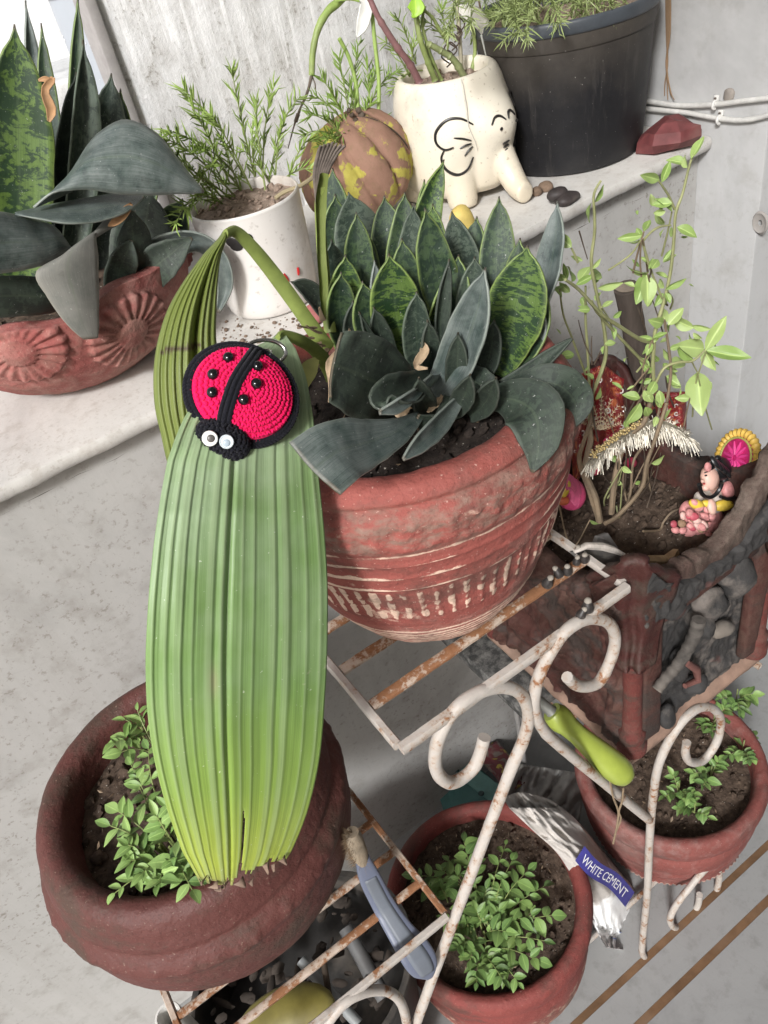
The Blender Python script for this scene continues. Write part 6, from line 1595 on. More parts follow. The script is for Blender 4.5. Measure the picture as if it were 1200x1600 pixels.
for k in range(150):
    p = core[int(random.random() * 30)] + Vector((random.gauss(0, .002), random.gauss(0, .002), .003 + random.random() * .003)); bd.sph(p, .0014, 4, 6)
bd.build('bead_trim', plain('gold bead', (.55, .42, .20), .3, metal=.6, bump=0), tn, kind='stuff')
fr = MB()
for k in range(9):
    p0 = onY(938, 672, .505); a = math.radians(20 + k * 17); d = (_r * math.cos(a) + _u * math.sin(a)).normalized(); L = .022 + .012 * math.sin(k * .4)
    for i in range(8):
        q = p0 + d * L * (i + 1) / 8
        for sg in (-1, 1):
            e = (d + d.cross(ray(938, 672).normalized()) * sg).normalized() * .003; w_ = d * .0006; fr.add([q - w_, q + w_, q + e + w_ * .5, q + e - w_ * .5], [(0, 1, 2, 3)])
    fr.tube([p0, p0 + d * L], .0004, 4)
fr.build('feather_sprig', plain('pale gold sprig', (.50, .40, .26), .5, bump=0), tn, smooth=False, kind='stuff')

# seated figurine with a halo
fg = thing('figurine', 'small painted seated figurine with black hair and yellow halo ring on the planter soil', 'figurine', onZ(1100, 842, .846))
FGY = .425
M_PINKS = plain('pink painted plaster', (.62, .27, .26), .5, var=.35, scale=120); M_SKIN = plain('pale pink painted face', (.70, .44, .36), .45, var=.1)
M_YEL = plain('yellow painted sash', (.66, .47, .06), .45, var=.25, scale=100); M_HAIR = plain('black glossy hair paint', (.012, .012, .013), .35, bump=0)
M_CREAM = plain('off white plaster', (.60, .54, .48), .6, var=.2); M_MAG = plain('magenta paint', (.45, .02, .12), .4, var=.4, scale=160); M_GOLD = plain('golden yellow paint', (.62, .40, .08), .5, var=.3)
def fpx(b, x, y, w, h, dep=None, rot=0, Yo=0.0, jit=0.0, nu=10, nv=14):
    c = onY(x, y, FGY + Yo); s_ = mpp(c); a = math.radians(rot); X_ = _r * math.cos(a) + _u * math.sin(a); Z_ = _u * math.cos(a) - _r * math.sin(a); f_ = ray(x, y).normalized()
    dp = (dep if dep is not None else min(w, h)) * s_; b.ell(c, X_ * w * s_, f_ * dp, Z_ * h * s_, nu, nv, jit, 120); return c
b = MB(); fpx(b, 1094, 838, 38, 16, 26, -12, .003); b.build('base', plain('grey green base', (.30, .32, .28), .7), fg)
b = MB()
for (x, y, w, h) in ((1096, 812, 36, 28), (1078, 825, 16, 16), (1112, 822, 22, 18), (1074, 800, 13, 18), (1095, 832, 20, 12)): fpx(b, x, y, w, h, None, 0, 0, .08)
b.build('skirt', M_PINKS, fg)
for k in range(34):
    x, y = 1096 + random.gauss(0, 19), 815 + random.gauss(0, 13)
    b = MB(); fpx(b, x, y, random.uniform(5, 9), random.uniform(4, 7), 5, random.uniform(-60, 60), -.026 + .0006 * abs(x - 1096), .25, 6, 8); b.build('ruffle', random.choice((M_PINKS, M_PINKS, plain('pale rose paint', (.70, .45, .40), .5, var=.2), plain('rose red paint', (.50, .10, .13), .5, var=.3), plain('worn brown plaster', (.30, .19, .12), .7))), fg)
b = MB(); fpx(b, 1112, 780, 23, 24, 18, 15); fpx(b, 1096, 785, 12, 18, 14, 20); b.build('torso', M_CREAM, fg)
b = MB(); fpx(b, 1088, 788, 13, 8, 8, -20, -.020); b.build('sash', M_YEL, fg); b = MB(); fpx(b, 1130, 790, 17, 9, 8, 5, -.018); b.build('sash', M_YEL, fg)
b = MB(); fpx(b, 1106, 787, 11, 6, 6, -10, -.022); b.build('sash', M_YEL, fg)
hd_ = fpx(MB(), 1110, 745, 16, 20); b = MB(); fpx(b, 1109, 747, 15, 20, 16, 12, 0); fpx(b, 1098, 752, 3.2, 3.2, 3.5, 0, -.008); fpx(b, 1103, 762, 7, 6, 7, 0, -.004); fpx(b, 1116, 764, 8, 12, 8, 10); b.build('head', M_SKIN, fg)
b = MB(); fpx(b, 1103, 743, 2.4, 1.5, 1.5, 10, -.0145); b.build('eye', M_HAIR, fg); b = MB(); fpx(b, 1103, 738, 3.4, 1.0, 1.2, 20, -.0145); b.build('eyebrow', M_HAIR, fg); b = MB(); fpx(b, 1100, 756, 2.2, 1.4, 1.4, 10, -.012); b.build('mouth', plain('red lips', (.42, .03, .03), .4), fg)
b = MB(); fpx(b, 1124, 732, 20, 19, 19, -15, .004); fpx(b, 1134, 745, 12, 22, 14, 0, .003); fpx(b, 1122, 716, 6, 5, 6, 0, .004); fpx(b, 1110, 728, 9, 7, 9, 30, -.002)
for k in range(4): fpx(b, 1117 + 6 * k, 722 + 5 * k, 5, 12, 6, 35, -.008, 0, 6, 8)
b.build('hair', M_HAIR, fg)
b = MB(); fpx(b, 1106, 730, 6, 8, 6, 0, -.008); b.build('flower', M_PINKS, fg)
b = MB(); fpx(b, 1138, 765, 12, 14, 12, 0, -.008); b.build('upper_arm', M_PINKS, fg); b = MB(); fpx(b, 1112, 792, 8, 13, 8, 10, -.026); b.build('hand', M_SKIN, fg)
pts = [onY(x, y, FGY - .024) for x, y in ((1092, 757), (1096, 770), (1104, 777), (1115, 775), (1124, 765), (1128, 755))]; MB().tube([Vector(p) for p in catmull([tuple(p) for p in pts], 20)], .0022, 7).build('necklace', M_HAIR, fg)
pts = [onY(x, y, FGY - .020) for x, y in ((1126, 776), (1136, 780), (1148, 778))]; MB().tube(pts, .0020, 7).build('armlet', M_HAIR, fg)
hc_ = onY(1152, 716, FGY + .004); hn = (-ray(1152, 716).normalized() * .42 + _r * -.88 + _u * .1).normalized(); hv = (_u + _r * -.28); hv = (hv - hn * hv.dot(hn)).normalized(); hu = hv.cross(hn)
HRr = 40 * mpp(hc_)
b = MB(); b.tube([hc_ + (hu * math.cos(t) + hv * math.sin(t)) * HRr for t in [2 * PI * k / 60 for k in range(61)]], [.0046 * (1 + .18 * (1 if k % 2 else -1)) for k in range(61)], 10); b.build('halo_ring', M_GOLD, fg)
b = MB(); b.ell(hc_, hu * HRr * .95, hv * HRr * .95, hn * .0035, 8, 30); b.build('halo_disc', M_MAG, fg)
b = MB(); b.tube([hc_ + hn * .003 + (hu * math.cos(t) + hv * math.sin(t)) * HRr * .80 for t in [2 * PI * k / 50 for k in range(51)]], .0012, 6); b.build('halo_trim', plain('green gold line', (.35, .36, .10), .5), fg)
b = MB()
for k in range(12):
    t = 2 * PI * k / 12; b.tube([hc_ + hn * .0036 + (hu * math.cos(t) + hv * math.sin(t)) * HRr * q for q in (.12, .4, .66)], [.0012, .0022, .0008], 6)
b.build('halo_petals', plain('hot pink petal paint', (.62, .05, .22), .4), fg)
# half hidden second figurine
f2 = thing('pink_figurine', 'pink ruffled figurine half hidden behind the large red pot', 'figurine', onZ(895, 795, .848))
f2y = .50
def f2e(b, x, y, w, h, d, rot, Yo=0): 
    c = onY(x, y, f2y + Yo); s_ = mpp(c); a = math.radians(rot); b.ell(c, (_r * math.cos(a) + _u * math.sin(a)) * w * s_, ray(x, y).normalized() * d * s_, (_u * math.cos(a) - _r * math.sin(a)) * h * s_, 10, 14)
b = MB(); f2e(b, 892, 772, 24, 26, 20, 20); b.build('body', plain('hot pink plaster', (.62, .08, .20), .5, var=.3), f2)
for k in range(6):
    b = MB(); pts = [onY(886 + 9 * math.cos(t) * (1 + .45 * k) - 2 * k, 776 - 13 * math.sin(t) * (1 + .35 * k), f2y - .020 + .002 * k) for t in [(-.5 + q * .22) for q in range(12)]]; b.tube(pts, .0026, 7); b.build('ruffle', plain('bright pink ruffle', (.68, .13, .26), .5, var=.3), f2)
b = MB(); f2e(b, 884, 764, 7, 14, 8, -20, -.018); b.build('sash', M_YEL, f2); b = MB(); f2e(b, 880, 782, 10, 8, 8, 0, -.016); b.build('skirt', plain('orange red paint', (.62, .15, .07), .5), f2)
f3 = MB(); 
for (x, y, w) in ((955, 690, 12), (962, 682, 9), (985, 722, 10), (930, 735, 9)): c = onY(x, y, .53); s_ = mpp(c); f3.ell(c, _r * w * s_, ray(x, y).normalized() * w * s_, _u * w * .8 * s_, 7, 9, .3, 90)
tag(f3.build('petal_offering', plain('cerise petal', (.48, .03, .09), .7, var=.4), None, origin=onY(960, 700, .53), kind='stuff'), 'scraps of cerise petals between the herb stems under the tinsel', 'petals')

# ------------------------------------------------------------------ seedlings
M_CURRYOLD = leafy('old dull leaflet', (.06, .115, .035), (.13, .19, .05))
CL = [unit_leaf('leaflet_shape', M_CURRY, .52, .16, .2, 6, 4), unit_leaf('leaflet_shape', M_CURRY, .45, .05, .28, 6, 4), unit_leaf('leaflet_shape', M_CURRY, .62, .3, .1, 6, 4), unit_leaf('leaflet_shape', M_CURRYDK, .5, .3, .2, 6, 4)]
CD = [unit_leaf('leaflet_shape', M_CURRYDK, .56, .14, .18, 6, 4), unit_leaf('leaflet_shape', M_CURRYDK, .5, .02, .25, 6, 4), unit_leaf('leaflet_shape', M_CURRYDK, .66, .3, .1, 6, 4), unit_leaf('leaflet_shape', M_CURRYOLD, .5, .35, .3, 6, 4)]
def spr(plant, stems, b, t, pairs, lpx, meshes, droop=.2, jit=.2):
    """a compound leaf: stalk from b to t, leaflets in pairs and one at the tip"""
    b, t = Vector(b), Vector(t); L = (t - b).length; pts = [Vector(p) for p in catmull([tuple(b), tuple(b.lerp(t, .5) + Vector((0, 0, L * .18))), tuple(t)], 12)]
    stems.tube(pts, [.0009 - .0005 * k / 12 for k in range(12)], 5)
    for k in range(pairs * 2 + 1):
        if k == pairs * 2: u, sg = 1.0, 0
        else: u, sg = .28 + .68 * (k // 2) / max(1, pairs - .3), (1 if k % 2 else -1); u += .04 * (k % 2)
        u = min(u, 1.0); i = min(10, int(u * 11)); p = pts[i].lerp(pts[i + 1], u * 11 - i); tn_ = (pts[i + 1] - pts[i]).normalized()
        sd = tn_.cross(Vector((0, 0, 1))); sd = sd.normalized() if sd.length > .05 else tn_.orthogonal().normalized()
        d = (tn_ * (.5 if sg else 1.0) + sd * sg * .9 + Vector((random.gauss(0, jit), random.gauss(0, jit), random.gauss(.05, jit)))).normalized()
        up = Vector((random.gauss(0, .25), random.gauss(0, .25), 1)); y_ = up.cross(d).normalized(); z_ = d.cross(y_)
        ln = lpx * mpp(p) * (.75 + .35 * math.sin(PI * min(1, u * .9))) * random.choice((.62, .8, .95, 1.0, 1.08, 1.2)) * (1.1 if not sg else 1)
        inst('leaf', random.choice(meshes), Matrix(((d.x * ln, y_.x * ln, z_.x * ln, p.x), (d.y * ln, y_.y * ln, z_.y * ln, p.y), (d.z * ln, y_.z * ln, z_.z * ln, p.z), (0, 0, 0, 1))), plant)
def plantset(plant, specs, meshes, soilz, defn=4):
    stems = MB()
    for s_ in specs:
        bx, by, tx, ty, h = s_[:5]; n_ = s_[5] if len(s_) > 5 else defn; lp = s_[6] if len(s_) > 6 else 15
        spr(plant, stems, onZ(bx, by, soilz + h * .35), onZ(tx, ty, soilz + h), n_, lp, meshes)
    for (bx, by) in {(s_[0], s_[1]) for s_ in specs}:
        a = onZ(bx, by, soilz); stems.tube([a, a + Vector((0, 0, .035))], .0012, 6)
    stems.build('stem', M_STEMG, plant, kind='stuff')
p1 = thing('curry_seedling', 'fresh light green curry leaf seedlings in the big maroon brown pot', 'plant', (BC.x - .03, BC.y, BC.z + .156))
s0 = BC.z + .156
plantset(p1, [tuple(q[:6]) + (q[6] * 1.15,) for q in [(262, 1300, 205, 1195, .05, 5, 19), (258, 1290, 232, 1170, .05, 4, 19), (260, 1310, 212, 1215, .05, 5, 20), (262, 1330, 185, 1268, .06, 4, 24), (262, 1340, 172, 1290, .06, 3, 26), (265, 1350, 205, 1345, .05, 4, 26), (262, 1360, 180, 1395, .04, 3, 24), (270, 1350, 250, 1380, .05, 4, 26), (280, 1330, 245, 1275, .06, 4, 26),
              (285, 1340, 285, 1310, .07, 4, 26), (285, 1350, 300, 1390, .05, 3, 28), (270, 1345, 222, 1365, .05, 4, 22), (290, 1360, 270, 1345, .06, 3, 30), (275, 1310, 262, 1255, .05, 4, 22), (230, 1160, 180, 1160, .05, 3, 20), (236, 1150, 196, 1125, .05, 3, 20), (240, 1165, 215, 1110, .05, 3, 20), (236, 1175, 190, 1175, .045, 2, 24), (290, 1320, 300, 1285, .06, 3, 30), (255, 1350, 200, 1320, .055, 4, 24), (300, 1370, 312, 1350, .05, 3, 28)]], CL, s0)
p2 = thing('potted_seedlings', 'bushy low green seedlings filling the round red pot on the floor', 'plant', (MC.x, MC.y, .215))
M2 = []
for (bx, by, tx, ty) in ((760, 1450, 700, 1345), (745, 1400, 725, 1315), (740, 1400, 690, 1360), (735, 1390, 650, 1368), (750, 1430, 740, 1345), (760, 1440, 790, 1320), (765, 1440, 800, 1345), (770, 1440, 825, 1360), (775, 1450, 850, 1385), (770, 1450, 800, 1390), (780, 1460, 862, 1430), (775, 1460, 830, 1430), (770, 1470, 850, 1470), (760, 1470, 815, 1480), (760, 1480, 840, 1500), (750, 1480, 780, 1510), (750, 1490, 745, 1535), (755, 1490, 785, 1530), (760, 1480, 810, 1535), (740, 1470, 715, 1480), (735, 1460, 700, 1440), (745, 1450, 715, 1405), (750, 1440, 760, 1390), (755, 1450, 745, 1425), (765, 1455, 780, 1425), (745, 1465, 735, 1500), (670, 1395, 672, 1385), (755, 1460, 790, 1455), (740, 1440, 725, 1450), (700, 1410, 690, 1388)):
    M2.append((bx, by, tx, ty, random.uniform(.03, .055), 4, random.uniform(18, 23)))
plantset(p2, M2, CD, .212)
p3 = thing('marigold_seedlings', 'small clumps of dark green seedlings in the squat dusty pot', 'plant', (RGC.x, RGC.y, .206))
M3 = []
for (x, y, n_) in ((1150, 1095, 5), (1160, 1175, 6), (1110, 1215, 6), (1060, 1240, 4), (1085, 1270, 4), (1115, 1130, 4)):
    for k in range(n_):
        a = random.uniform(0, 2 * PI); M3.append((x, y, x + 26 * math.cos(a), y - 8 + 22 * math.sin(a), random.uniform(.02, .045), 3, random.uniform(13, 17)))
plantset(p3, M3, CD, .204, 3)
shard([(1098, 1255, 0), (1118, 1250, .004), (1133, 1262, .006), (1125, 1282, .002), (1100, 1278, 0)], .405, .006, plain('brown clay tile shard', (.26, .17, .12), .85), 'flat brown shard lying on the soil of the squat dusty pot')

# ------------------------------------------------------------------ snail shells on the tray
for k, (x, y, s_) in enumerate(((853, 912, 1.1), (876, 897, 1.0), (887, 893, .95), (906, 858, .9), (913, 872, 1.0), (900, 878, .8), (918, 952, 1.15), (905, 962, .95))):
    lab = ['dark pointed snail shell alone on the second slat', 'dark snail shell, left one of the touching pair on the slat', 'dark snail shell, right one of the touching pair on the slat', 'dark snail shell topmost on the tray side rail', 'dark snail shell lowest on the tray side rail', 'smallest dark snail shell where slat meets side rail', 'bigger dark snail shell on the front rail of the tray', 'smaller dark snail shell on the front rail of the tray'][k]
    c = onZ(x, y + 4, TRAY_Z + .0056); t = thing('snail_shell', lab, 'snail shell', c, 'snail shells on the stand'); r = .0048 * s_
    d = (Vector((0, 0, 1)) + Vector((random.gauss(0, .3), random.gauss(0, .3), 0))).normalized()
    MB().tube([c + d * r * q for q in (0, .25, .8, 1.3, 1.7, 2.1)], [r * .5, r * .95, r, r * .85, r * .7, r * .55], 12).build('shell', plain('dark snail shell', (.035, .030, .028), .45, var=.4, scale=200), t)
    MB().ell(c + d * r * 2.1, (r * .62, 0, 0), (0, r * .62, 0), d * r * .5, 6, 12).build('tip', plain('pale worn shell tip', (.30, .27, .23), .7, var=.3), t)

# ------------------------------------------------------------------ tools and clutter
gh = thing('green_handle', 'lime green plastic tool handle with a hanging hole resting on the stand scroll', 'tool', onY(975, 1215, .34))
pa, pb = onY(862, 1112, .400), onY(976, 1212, .334)
ax = (pb - pa); Lh = ax.length; prof_ = [(0, .010), (.06, .0125), (.14, .0125), (.22, .0105), (.34, .0098), (.5, .0112), (.7, .0135), (.85, .0145), (.95, .0138), (1.02, .0105), (1.06, .005)]
n_ = (-ray(930, 1170)).normalized()
m = MB(); m.tube([pa + ax * u for u, r in prof_], [r * 1.14 for u, r in prof_], 20)
M_LIME = plain('lime plastic', (.27, .325, .055), .3, .5, var=.15, scale=30, bump=.05); m.build('grip', M_LIME, gh)
hcn = pa + ax * .90 - ax.normalized().cross(n_) * .0 + n_ * .0142
MB().ell(hcn + ax.normalized().cross(n_).normalized() * .005, ax.normalized() * .0052, ax.normalized().cross(n_).normalized() * .0042, n_ * .0022, 8, 16).build('hole', plain('dark hole', (.02, .025, .008), .8), gh)
MB().tube([pa - ax * .30, pa - ax * .02, pa + ax * .01], [.0055, .0062, .0075], 14).build('ferrule', plain('dull grey ferrule', (.22, .22, .20), .5, metal=.3), gh)
stg = MB()
for pts in ([(952, 1215, .342), (958, 1245, .338), (966, 1268, .336), (964, 1290, .335), (958, 1318, .335)], [(974, 1232, .335), (972, 1252, .335), (967, 1268, .335), (970, 1280, .335), (962, 1300, .335)]):
    stg.tube([Vector(p) for p in catmull([tuple(onY(*p)) for p in pts], 20)], .0012, 6)
tag(stg.build('hanging_string', plain('brown jute string', (.22, .16, .10), .9), None, origin=onY(966, 1268, .336)), 'brown knotted string hanging from the lime green handle', 'string')
# scrubbing brush with blue grey handle
br = thing('brush', 'scrubbing brush with a grey blue plastic handle stuck through the low tray', 'brush', onY(655, 1500, .345))
cl_ = [(566, 1342, .422, 24), (578, 1372, .415, 34), (600, 1415, .400, 36), (625, 1455, .375, 42), (650, 1490, .353, 52), (664, 1512, .344, 44), (670, 1524, .341, 14)]
pts = [tuple(onY(x, y, Y)) + (w * mpp(onY(x, y, Y)),) for x, y, Y, w in cl_]; P = catmull(pts, 60); m = MB(); m2 = MB(); rows, rows2 = [], []
for i, (x, y, z, w) in enumerate(P):
    c = Vector((x, y, z)); t = (Vector(P[min(i + 1, 59)][:3]) - Vector(P[max(i - 1, 0)][:3])).normalized(); vb = (-ray(620, 1440)).normalized(); s_ = t.cross(vb).normalized(); n_ = s_.cross(t); row = []
    for k in range(20):
        a = 2 * PI * k / 20; ca, sa = math.cos(a), math.sin(a)
        row.append(c + s_ * (w / 2) * math.copysign(abs(ca) ** .6, ca) + n_ * .0042 * math.copysign(abs(sa) ** .6, sa))
    rows.append(row)
    if 8 < i < 53: rows2.append([c + s_ * (w / 2 * .58 * v) + n_ * (.0046 - .0004 * abs(v)) for v in (-1, -.5, 0, .5, 1)])
m.grid(rows, closed=True); n0 = 0; m.f.append(tuple(reversed(range(20)))); m.f.append(tuple(59 * 20 + k for k in range(20)))
M_BLUEP = plain('grey blue plastic', (.115, .13, .18), .42, .4, var=.08, scale=30, bump=.05); m.build('handle', M_BLUEP, br, smooth=60)
m2.grid(rows2); m2.build('inlay', plain('grey plastic inlay', (.125, .14, .165), .5, var=.1, scale=40), br, solid=.0006)
bh = MB()
a0, a1 = onY(566, 1346, .423), onY(550, 1300, .428)
bh.tube([a0, a0.lerp(a1, .3), a0.lerp(a1, .8), a1], [.007, .009, .009, .007], 12); bh.build('head', plain('worn wooden brush head', (.26, .21, .15), .8, var=.35), br)
bb = MB()
for k in range(700):
    p = a0.lerp(a1, random.random()); d = (-_r * random.uniform(-.2, 1) + _u * random.gauss(0, .3) - ray(560, 1300).normalized() * random.uniform(.0, 1)).normalized(); e = d.orthogonal().normalized() * .0003; q = p + d * random.uniform(.012, .022); bb.add([p + e, p - e, q], [(0, 1, 2)])
bb.build('bristles', plain('dirty brown bristle', (.20, .14, .085), .9, var=.5), br, smooth=False, kind='stuff')

# cement bag
bag = thing('cement_bag', 'crumpled white plastic cement bag wedged between the two red floor pots', 'bag', onZ(965, 1488, .02))
BLf = catmull([(795, 1262), (835, 1300), (868, 1330), (890, 1362), (915, 1400), (930, 1440), (938, 1464), (948, 1482)], 50)
BRt = catmull([(868, 1262), (905, 1290), (945, 1335), (975, 1372), (994, 1398), (989, 1440), (987, 1466), (976, 1486)], 50)
def bagp(u, v, off=0.0):
    i = min(48, u * 49); j = int(i); f = i - j
    L = [BLf[j][k] + (BLf[min(j + 1, 49)][k] - BLf[j][k]) * f for k in (0, 1)]; R_ = [BRt[j][k] + (BRt[min(j + 1, 49)][k] - BRt[j][k]) * f for k in (0, 1)]
    x = L[0] + (R_[0] - L[0]) * v; y = L[1] + (R_[1] - L[1]) * v
    Y = .505 - .130 * u; cr_ = abs(nz((u * 7, v * 3.5, 0), 1.3)) * .012 + abs(nz((u * 17, v * 8, 3), 1.1)) * .005 + abs(nz((u * 6, v * 4, 8), 1.2)) * .006; cr_ *= .12 + .88 * min(1, (abs(u - .50) / .26) ** 2)
    return onY(x, y, Y - .018 * math.sin(PI * v) * math.sin(PI * min(1, u * 1.1 + .05)) + cr_ - off)
rows = [[bagp(i / 70, k / 36) for k in range(37)] for i in range(71)]
back = [[p + Vector((.004, .016 + .014 * math.sin(PI * k / 36), -.002)) for k, p in enumerate(r)] for r in rows]
full = [r + list(reversed(b)) for r, b in zip(rows, back)]
def bagmat():
    m = Mat('dusty white plastic bag', .85, .2); n = m.noise(26, 6, .65); n2 = m.noise(120, 5, .7); s = m.sep(m.co())
    f = m.ramp(m.math('ADD', m.math('MULTIPLY', s[2], 5.0), m.math('MULTIPLY', n, .9)), [(.86, 0), (1.0, 1)])
    m.color(m.mix(m.math('MULTIPLY', f, .7), m.mix(n2, (.72, .72, .71), (.86, .86, .85)), m.mix(n2, (.24, .20, .165), (.42, .37, .32)))); m.bump(n, .3, .004); m.bump(n2, .2, .001); return m.m
MB().grid(full, closed=True).build('sack', bagmat(), bag, smooth='all')
M_NAVY = plain('navy blue print band', (.045, .042, .21), .45, var=.2, scale=50)
from mathutils.bvhtree import BVHTree
_fv = [p for r in rows for p in r]; _ff = [(i * 37 + k, i * 37 + k + 1, (i + 1) * 37 + k + 1, (i + 1) * 37 + k) for i in range(70) for k in range(36)]
_tree = BVHTree.FromPolygons(_fv, _ff)
def bandp(a, c, off):
    """a along the printed band, c across it, on the sack's own surface"""
    x = 909 + (985 - 909) * a + 15.5 * (c - .5) * .95; y = 1337 + (1404 - 1337) * a - 24 * (c - .5) * .95 + 4 * math.sin(a * 7)
    d = ray(x, y).normalized()
    return CAM + d * (BT[0] + (BT[1] - BT[0]) * a + (BT[2] - (BT[0] + BT[1]) / 2) * 4 * a * (1 - a) - off)
def _hit(a, c):
    x = 909 + (985 - 909) * a + 15.5 * (c - .5) * .95; y = 1337 + (1404 - 1337) * a - 24 * (c - .5) * .95
    h = _tree.ray_cast(CAM, ray(x, y).normalized()); return h[3] if h[0] is not None else 9.0
BT = [min(_hit(a + e, c) for c in (.05, .3, .5, .7, .95) for e in (-.1, -.05, 0, .05, .1)) for a in (.0, 1.0, .5)]
BT[2] = min(BT[2], (BT[0] + BT[1]) / 2)
_gap = max((BT[0] + (BT[1] - BT[0]) * a + (BT[2] - (BT[0] + BT[1]) / 2) * 4 * a * (1 - a)) - _hit(a, c) for a in [k / 40 for k in range(-2, 41)] for c in (0, .15, .3, .5, .7, .85, 1))
BT = [b_ - max(0, _gap) for b_ in BT]
b = MB(); b.grid([[bandp(-.04 + 1.03 * i / 40, k / 10, .0006) for k in range(11)] for i in range(41)]); b.build('printed_band', M_NAVY, bag, smooth='all')
def curve_text(s_, mapper, name, mat, parent):
    cu = bpy.data.curves.new(name, 'FONT'); cu.body = s_; cu.align_x = 'LEFT'; o = bpy.data.objects.new(name, cu); COL.objects.link(o)
    bpy.context.view_layer.update(); dg = bpy.context.evaluated_depsgraph_get(); me = bpy.data.meshes.new_from_object(o.evaluated_get(dg)); bpy.data.objects.remove(o)
    xs = [v.co.x for v in me.vertices]; ys = [v.co.y for v in me.vertices]; x0, x1, y0, y1 = min(xs), max(xs), min(ys), max(ys)
    m = MB(); m.add([mapper((v.co.x - x0) / (x1 - x0), (v.co.y - y0) / (y1 - y0)) for v in me.vertices], [tuple(p.vertices) for p in me.polygons]); bpy.data.meshes.remove(me)
    return m.build(name, mat, parent, smooth=False)
curve_text('WHITE CEMENT', lambda a, c: bandp(.03 + .88 * a, .24 + .52 * c, .0018), 'lettering', plain('white print', (.70, .70, .72), .6, bump=0), bag)
for (u, v, du) in ((.86, .35, .06), (.80, .62, .05)):
    b = MB(); b.tube([bagp(u + du * k / 8 * .3, v + .30 * k / 8, .0012) for k in range(9)], .0008, 5); b.build('printed_line', plain('blue print line', (.16, .22, .45), .6), bag)
# teal dustpan and packet behind
dp = thing('dustpan', 'teal green plastic dustpan behind the round floor pot', 'dustpan', onZ(740, 1215, .02))
def quad(pxs, thick, name, mat, parent, bev=0):
    pts = [onZ(x, y, z) for x, y, z in pxs]; n_ = (pts[1] - pts[0]).cross(pts[2] - pts[0]).normalized(); n_ = n_ if n_.z > 0 else -n_
    m = MB(); m.add(pts + [p - n_ * thick for p in pts], [(0, 1, 2, 3), (7, 6, 5, 4)] + [(k, 4 + k, 4 + (k + 1) % 4, (k + 1) % 4) for k in range(4)]); return m.build(name, mat, parent, smooth=False), n_
M_TEAL = plain('teal plastic', (.085, .20, .19), .4, var=.15, scale=30, bump=.05)
quad([(672, 1198, .03), (718, 1172, .06), (812, 1258, .05), (700, 1290, .02)], .004, 'pan', M_TEAL, dp)
quad([(700, 1200, .068), (722, 1184, .075), (815, 1252, .07), (795, 1275, .06)], .012, 'ridge', plain('pale teal plastic', (.13, .27, .25), .4, var=.15), dp)
for (x, y) in ((713, 1204), (752, 1240)):
    c = onZ(x, y, .074); MB().ell(c + Vector((0, 0, .001)), (.006, 0, 0), (0, .006, 0), (0, 0, .0025), 6, 14).build('rivet', plain('dark rivet', (.03, .06, .06), .4), dp)
pkt = thing('packet', 'dark red and yellow printed packet lying on the teal dustpan', 'packet', onZ(760, 1200, .06))
m = MB(); rows = []
for i in range(16):
    rows.append([])
    for k in range(16):
        u, v = i / 15, k / 15; x = 742 + 34 * v + 52 * u; y = 1176 - 18 * v + 62 * u; p = onZ(x, y, .085 + .012 * math.sin(PI * v) + .006 * nz((u * 4, v * 4, 0), 1.5)); rows[-1].append(p)
m.grid(rows)
def pkm():
    m = Mat('printed packet film', .35, .5); n = m.noise(22, 3, .5, None, 1.5)
    m.color(m.mix(m.ramp(n, [(.58, 0), (.62, 1)]), m.mix(m.ramp(n, [(.40, 0), (.46, 1)]), (.16, .13, .11), (.12, .025, .03)), (.34, .27, .04))); return m.m
m.build('film', pkm(), pkt, smooth='all', solid=.004)
# grey plastic sheet
ps = thing('plastic_sheet', 'crumpled grey plastic sheet on the floor behind the cement bag', 'sheet', onZ(840, 1230, .05))
rows = []
for i in range(46):
    rows.append([])
    for k in range(40):
        u, v = i / 45, k / 39; x = 790 + 130 * u - 20 * v; y = 1190 + 20 * u + 95 * v
        rows[-1].append(onZ(x, y, .045 + .05 * abs(nz((u * 5 + v, v * 1.2, 0), 1.4)) + .02 * abs(nz((u * 12 + v * 2, v * 3, 2), 1.3)) + .05 * (1 - v)))
MB().grid(rows).build('film', plain('grey translucent plastic', (.34, .33, .315), .35, .5, var=.25, scale=30), ps, smooth='all', solid=.0008)
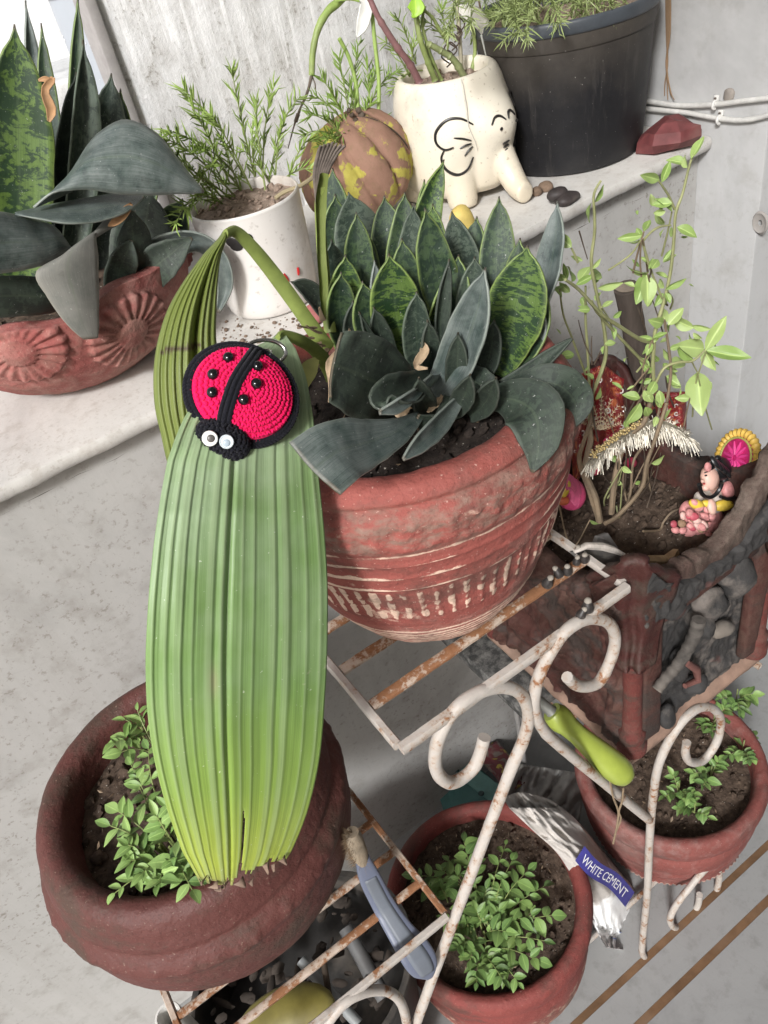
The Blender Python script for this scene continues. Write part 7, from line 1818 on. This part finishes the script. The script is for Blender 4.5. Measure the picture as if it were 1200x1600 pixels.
# under the low tray
pv = thing('pipe_stub', 'white plastic pipe end standing below the big dark pot', 'pipe', onZ(262, 1590, .30))
c = onZ(262, 1588, .50); rr = 22 * mpp(c); m = MB()
m.grid([[(c.x + r * math.cos(2 * PI * k / 28), c.y + r * math.sin(2 * PI * k / 28), z) for k in range(28)] for r, z in ((rr, .0), (rr, .25), (rr, .498), (rr * .95, .5), (rr * .80, .5), (rr * .76, .498), (rr * .76, .2))], closed=True); m.build('tube', plain('white pvc', (.58, .57, .54), .45, var=.12), pv)
yb = MB(); c = onZ(445, 1585, .46); yb.ell(c, (.052, -.022, 0), (.012, .028, .006), (0, -.004, .018), 12, 18, .18, 25)
tag(yb.build('yellow_bag', plain('dull yellow plastic', (.17, .145, .035), .5, var=.3, scale=25), None, origin=c), 'dull yellow plastic packet below the rails of the low tray', 'packet')
tb_ = thing('storage_tub', 'dark dirty plastic tub under the low tray full of scrap', 'tub', onZ(430, 1600, .18))
c = Vector((-.05, .50, .12)); m = MB()
m.grid([[(c.x + r * math.cos(2 * PI * k / 40), c.y + r * .8 * math.sin(2 * PI * k / 40), z) for k in range(40)] for r, z in ((.10, .002), (.13, .2), (.15, .40), (.156, .40), (.156, .41), (.147, .41), (.14, .32), (.02, .31))], closed=True); m.build('body', plain('black dirty plastic', (.03, .028, .026), .6, var=.4), tb_, smooth=50)
sc_ = MB()
for k in range(90):
    a = random.random() * 2 * PI; r = .13 * math.sqrt(random.random()); p = Vector((c.x + r * math.cos(a), c.y + r * .8 * math.sin(a), .36 + random.random() * .06)); s_ = random.uniform(.003, .013)
    sc_.ell(p, (s_, s_ * random.gauss(0, .5), 0), (0, s_ * .6, s_ * .3), (0, 0, s_ * .4), 5, 7, .5, 60)
sc_.build('scrap', plain('dry brown scrap', (.045, .035, .028), .9, var=.6, scale=30), tb_, kind='stuff')
for (x1, y1, x2, y2, z, rr, mt) in ((470, 1500, 560, 1600, .44, .007, plain('grey pipe offcut', (.22, .23, .23), .5)), (505, 1500, 520, 1590, .46, .004, M_STEMD), (540, 1450, 600, 1560, .43, .010, plain('dark grey pipe offcut', (.12, .12, .12), .5))):
    o = MB().tube([onZ(x1, y1, z), onZ(x2, y2, z - .03)], rr, 10).build('offcut', mt, tb_)
